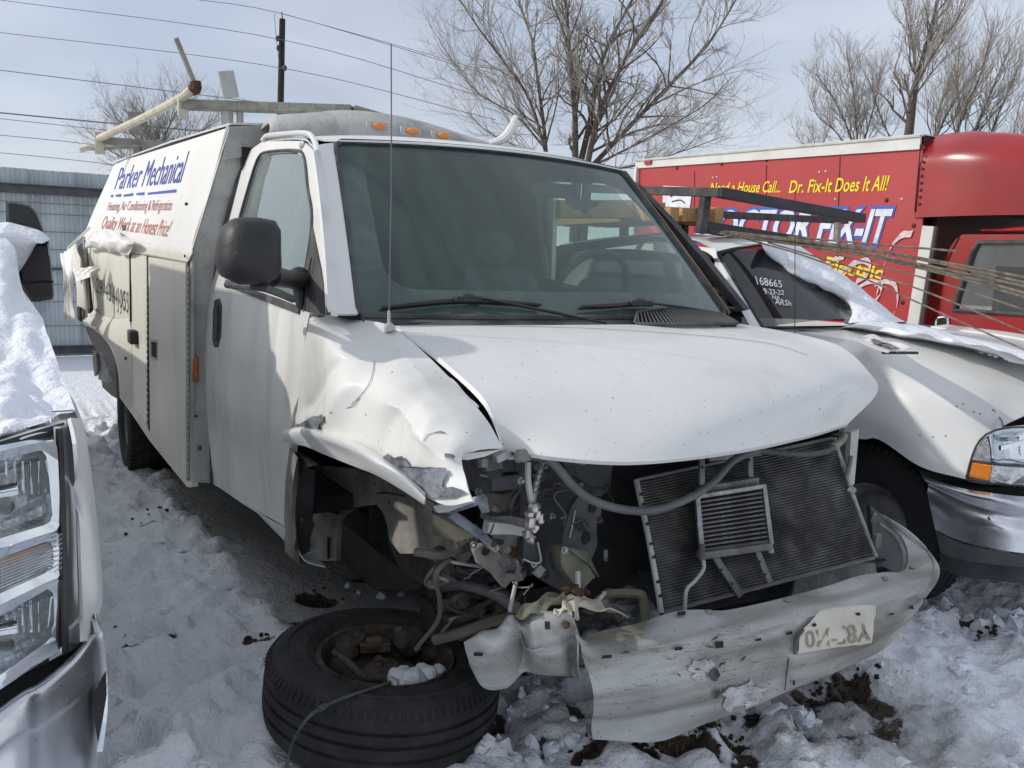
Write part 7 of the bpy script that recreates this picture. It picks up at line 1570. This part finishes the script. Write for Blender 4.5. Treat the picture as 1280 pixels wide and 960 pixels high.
for nm, poly_, lensd in (('upper_lamp', [(-240, 672), (0, 576), (52, 562), (59, 572), (66, 648), (60, 655), (0, 673), (-240, 755)], 0), ('turn_lamp', [(-240, 788), (0, 698), (60, 676), (66, 680), (68, 708), (62, 714), (0, 742), (-240, 850)], 1), ('lower_lamp', [(-240, 890), (0, 770), (60, 736), (67, 742), (68, 790), (62, 800), (0, 844), (-240, 1000)], 2)):
    b = MB(); b.poly(LT(poly_, -.045)); o = b.build(nm, lr, lt, smooth=None)
    b = MB(); b.poly(LT(poly_, .002)); b.build('lens', M['lens'], o, smooth=None)
    vs_ = [v for u, v in poly_ if u >= 0]; v0, v1 = min(vs_), max(vs_)
    if lensd == 1:
        for k in range(22):
            t = (k + .5) / 22; MB().tube(LT([(0, 698 + 44 * t), (64, 677 + 36 * t)], -.01), .0016, 4).build('lens_rib', M['alu'] if k % 2 else pmat('peach_reflector', (.6, .4, .3), .3, .3) if k < 6 else M['chrome'], o)
        for k in range(8): MB().tube(LT([(68, 672 + k * 6), (73, 670 + k * 6), (77, 667 + k * 6)], .02), .0012, 4).build('marker_rib', lr, o)
    else:
        cy = (v0 + v1) / 2
        for k in range(5):
            u = 8 + k * 10; MB().tube(LT([(u, v0 + 14), (u + 1, cy)], -.035), .0022, 5).build('reflector_rib', M['chrome'], o)
        MB().poly(LT([(-30, cy - 8), (22, cy - 14), (24, cy + 2), (-30, cy + 10)], -.02), V(-.02, 0, 0)).build('projector_shroud', M['chrome'], o, smooth=None, bevel=.003)
        for dv in (-6, -1): MB().tube(LT([(-30, cy + dv + 4), (10, cy + dv - 4), (20, cy + dv - 6)], -.014), .0028, 6).build('shroud_slot', M['black'] if dv < -3 else M['chrome'], o)
        MB().poly(LT([(30, v0 + 8), (48, v0 + 4), (52, cy + 2), (34, cy + 8)], -.04), V(.004, 0, 0)).build('dark_reflector', M['charcoal'], o, smooth=None, bevel=.004)
        c_ = LT([(8, cy + 16)], -.02)[0]; MB().lathe([(.012, 0), (.014, -.01), (.008, -.03), (0, -.03)], Matrix.Translation(c_) @ Matrix.Rotation(rad(90), 4, 'Y'), 14).build('bulb_socket', M['galv'], o)
        b = MB(); b.patch([LT([(-20, v1 - 14), (20, v1 - 26), (50, v1 - 40), (58, v1 - 48)], -.03), LT([(-20, v1 - 2), (20, v1 - 16), (48, v1 - 26), (60, v1 - 34)], -.02)], 26, 8, fn=lambda p, s, t: p + V(.003 * math.sin(60 * s), 0, .001 * math.sin(40 * t))); b.build('faceted_reflector', lr, o, smooth=20, solid=.002)
# black gap and bumper
b = MB(); b.grid([LT([(-240, 1050), (0, 860), (60, 830), (98, 806)], -.03), LT([(-240, 1100), (0, 905), (60, 865), (118, 790)], -.03)]); b.build('bumper_gap', M['void'], lt, solid=.01)
def bx_(u): return float(np.interp(u, [-260, 0, 60, 100, 118, 132], [1.28, 1.2, 1.14, 1.06, 1.0, .9]))
def BT(px, o=0): return [P(u, v, x=bx_(u) + o) for u, v in px]
r0 = BT([(-240, 1075), (0, 884), (50, 853), (85, 824), (108, 800), (122, 787)], -.06); r1 = BT([(-240, 1085), (0, 892), (50, 862), (88, 832), (110, 808), (124, 794)], .0)
r2 = BT([(-240, 1150), (0, 933), (50, 906), (90, 876), (112, 850), (128, 818)], .01); r3 = BT([(-240, 1180), (0, 945), (50, 915), (92, 886), (114, 868), (130, 850)], -.0)
r4 = BT([(-240, 1300), (0, 1040), (50, 1000), (92, 960), (114, 930), (130, 890)], .0); r5 = BT([(-240, 1400), (0, 1140), (50, 1100), (92, 1050), (112, 1000), (124, 940)], -.02)
b = MB(); b.patch([[p + V(0, 0, 0) for p in r] for r in (r0, r1, r2, r3, r4, r5)], 70, 60); lb = b.build('bumper', M['chrome_dirty'], lt, smooth=60, solid=.006); LBV = bvh_of(b)
b = MB(); b.patch([[r[-1] for r in (r0, r1, r2, r3, r4, r5)], [r[-1] + V(-.25, .0, 0) for r in (r0, r1, r2, r3, r4, r5)]], 30, 4); b.build('bumper_end', M['chrome'], lt, smooth=60, solid=.006)
flake2(LBV, [(109, 868), (118, 850), (125, 838), (126, 870), (120, 905), (115, 930), (111, 905)], M['black'], 'bumper_slot', lb, off=.01, r=1, jit=0, fall=-1.7)
# rest of the truck, mostly outside the frame
CY = -1.86
b = MB()
for yy in (CY, -3.75): b.poly([V(-.6, yy, .5), V(-3.2, yy, .5), V(-3.2, yy, 1.35), V(-3.0, yy, 1.9), V(-1.2, yy, 1.95), V(-.75, yy, 1.38)], V(0, -.04 if yy == CY else .04, 0))
b.build('cab_side', M['white'], lt, smooth=None)
MB().box((-2.1, -2.8, 1.93), (1.9, 1.85, .06)).build('roof', M['white'], lt, bevel=.02); MB().box((-3.1, -2.8, 1.2), (.05, 1.85, 1.3)).build('cab_back', M['white'], lt); MB().poly([V(-.72, -1.9, 1.36), V(-1.2, -1.98, 1.93), V(-1.2, -3.65, 1.93), V(-.72, -3.7, 1.36)]).build('windshield', M['glass_dark'], lt, smooth=None)
MB().box((-4.3, -2.8, .95), (2.3, 1.9, .8)).build('cargo_bed', M['white'], lt, bevel=.03); MB().box((-.1, -2.8, .75), (1.6, 1.9, .6)).build('engine_bay', M['void'], lt)
for x in (-.1, -3.8):
    wheel('wheel', lt, V(x, -1.9, .4), R=.41, W=.26, side=1, tyre='rubber_clean'); wheel('wheel', lt, V(x, -3.6, .4), R=.41, W=.26, side=-1, tyre='rubber_clean')
# towing mirror
MXL = -.92
b = MB(); up1 = resample(tr([(7, 251), (15, 251), (38, 256), (48, 268), (56, 290), (58, 300), (8, 290)], x=MXL) + [P(7, 251, x=MXL)], 25)[:-1]; c_ = sum(up1, V(0, 0, 0)) / 24
b.grid([[c_ + V(.05, 0, 0)] * 24, [c_ + (p - c_) * .85 + V(.045, 0, 0) for p in up1], up1, [p + V(-.09, 0, 0) for p in up1], [c_ + V(-.1, 0, 0)] * 24], closed=True)
lo1 = resample(tr([(44, 303), (61, 301), (64, 330), (68, 374), (40, 378), (24, 356), (24, 330)], x=MXL) + [P(44, 303, x=MXL)], 25)[:-1]; c_ = sum(lo1, V(0, 0, 0)) / 24
b.grid([[c_ + V(.06, 0, 0)] * 24, [c_ + (p - c_) * .85 + V(.055, 0, 0) for p in lo1], lo1, [p + V(-.1, 0, 0) for p in lo1], [c_ + V(-.1, 0, 0)] * 24], closed=True)
lmi = b.build('mirror', M['black'], lt, smooth=50); MB().tube(tr([(26, 354), (50, 352), (67, 352)], x=MXL + .062), .004, 5).build('seam', M['void'], lmi); MB().poly(tr([(59, 304), (62, 306), (63, 318), (61, 320)], x=MXL + .065)).build('marker_lens', M['galv'], lmi, smooth=None)
MB().tube([P(30, 345, x=MXL), P(-60, 345, x=MXL + .05)], .03, 8).build('mirror_arm', M['black'], lmi)
sm = MB(); sm.patch([tr([(-60, 285), (0, 279), (22, 281), (46, 286), (62, 300)], x=MXL + .1), [P(u, v, x=MXL + .22) for u, v in ((-60, 300), (0, 295), (22, 296), (42, 300), (55, 306))], [P(u, v, x=MXL + .16) for u, v in ((-60, 340), (0, 340), (24, 332), (38, 316), (48, 304))], [P(u, v, x=MXL + .02) for u, v in ((-60, 350), (0, 350), (22, 345), (32, 330), (44, 306))]], 40, 24, fn=lambda p, s, t: p + V(0, .004 * math.sin(9 * s + 5 * t), .004 * math.sin(14 * s)))
sm.patch([tr([(-60, 285), (0, 279), (22, 281), (46, 286), (62, 300)], x=MXL + .1), tr([(-60, 287), (0, 282), (22, 284), (46, 289), (60, 301)], x=MXL - .12)], 30, 6)
tag(sm.build('snow_heap', M['snow'], smooth=80), 'rounded cap of snow sitting on the black towing mirror at the left edge', 'snow')
# deep snow on the hood
sil2 = [(-260, 300), (-60, 292), (0, 296), (12, 302), (20, 316), (23, 338), (29, 364), (44, 385), (53, 398), (58, 415), (70, 447), (77, 471), (84, 487), (94, 512)]
dep = [2.5, 2.6, 2.65, 2.65, 2.6, 2.55, 2.45, 2.3, 2.2, 2.08, 1.92, 1.82, 1.74, 1.64]
S0 = [P(u, v, d=w) for (u, v), w in zip(sil2, dep)]
S1 = [P(u, v, d=w) for u, v, w in ((-260, 380, 2.2), (-60, 345, 2.3), (-10, 345, 2.3), (0, 350, 2.28), (8, 358, 2.25), (12, 372, 2.2), (18, 390, 2.15), (28, 404, 2.08), (36, 416, 2.02), (42, 432, 1.94), (52, 460, 1.84), (60, 480, 1.76), (68, 496, 1.7), (78, 514, 1.62))]
S2 = [P(u, v, d=w) for u, v, w in ((-260, 480, 1.85), (-60, 430, 1.95), (-20, 425, 1.95), (-10, 428, 1.94), (0, 432, 1.92), (6, 438, 1.9), (12, 446, 1.86), (20, 456, 1.82), (26, 465, 1.79), (32, 475, 1.75), (40, 488, 1.71), (48, 500, 1.67), (56, 510, 1.64), (68, 520, 1.6))]
S3 = [P(u, v, d=w) for u, v, w in ((-260, 560, 1.42), (-60, 520, 1.45), (-30, 512, 1.46), (-15, 510, 1.465), (0, 508, 1.47), (6, 508, 1.475), (12, 510, 1.48), (20, 512, 1.49), (26, 514, 1.49), (32, 516, 1.5), (40, 518, 1.5), (48, 520, 1.51), (56, 522, 1.52), (66, 525, 1.53))]
S4 = [P(u, v, d=w) for u, v, w in ((-260, 612, 1.36), (-60, 572, 1.37), (-30, 562, 1.38), (-15, 556, 1.385), (0, 549, 1.39), (6, 546, 1.395), (12, 544, 1.40), (20, 541, 1.405), (26, 538, 1.41), (32, 535, 1.415), (38, 533, 1.42), (46, 531, 1.43), (54, 530, 1.44), (62, 529, 1.45))]
S5 = [p + V(-.12, 0, -.02) for p in S4]
b = MB(); b.patch([S0, S1, S2, S3, S4, S5], 80, 60, fn=lambda p, s, t: p + V(0, 0, .006 * math.sin(23 * s + 9 * t) * math.sin(17 * t) + .003 * math.sin(61 * s + 33 * t)))
b.patch([S0, [p + V(-.08, -.35, -.02) for p in S0]], 60, 6)
tag(b.build('snow_blanket', M['snow'], smooth=80), 'thick smooth snow blanket covering the hood of the left pickup', 'snow')
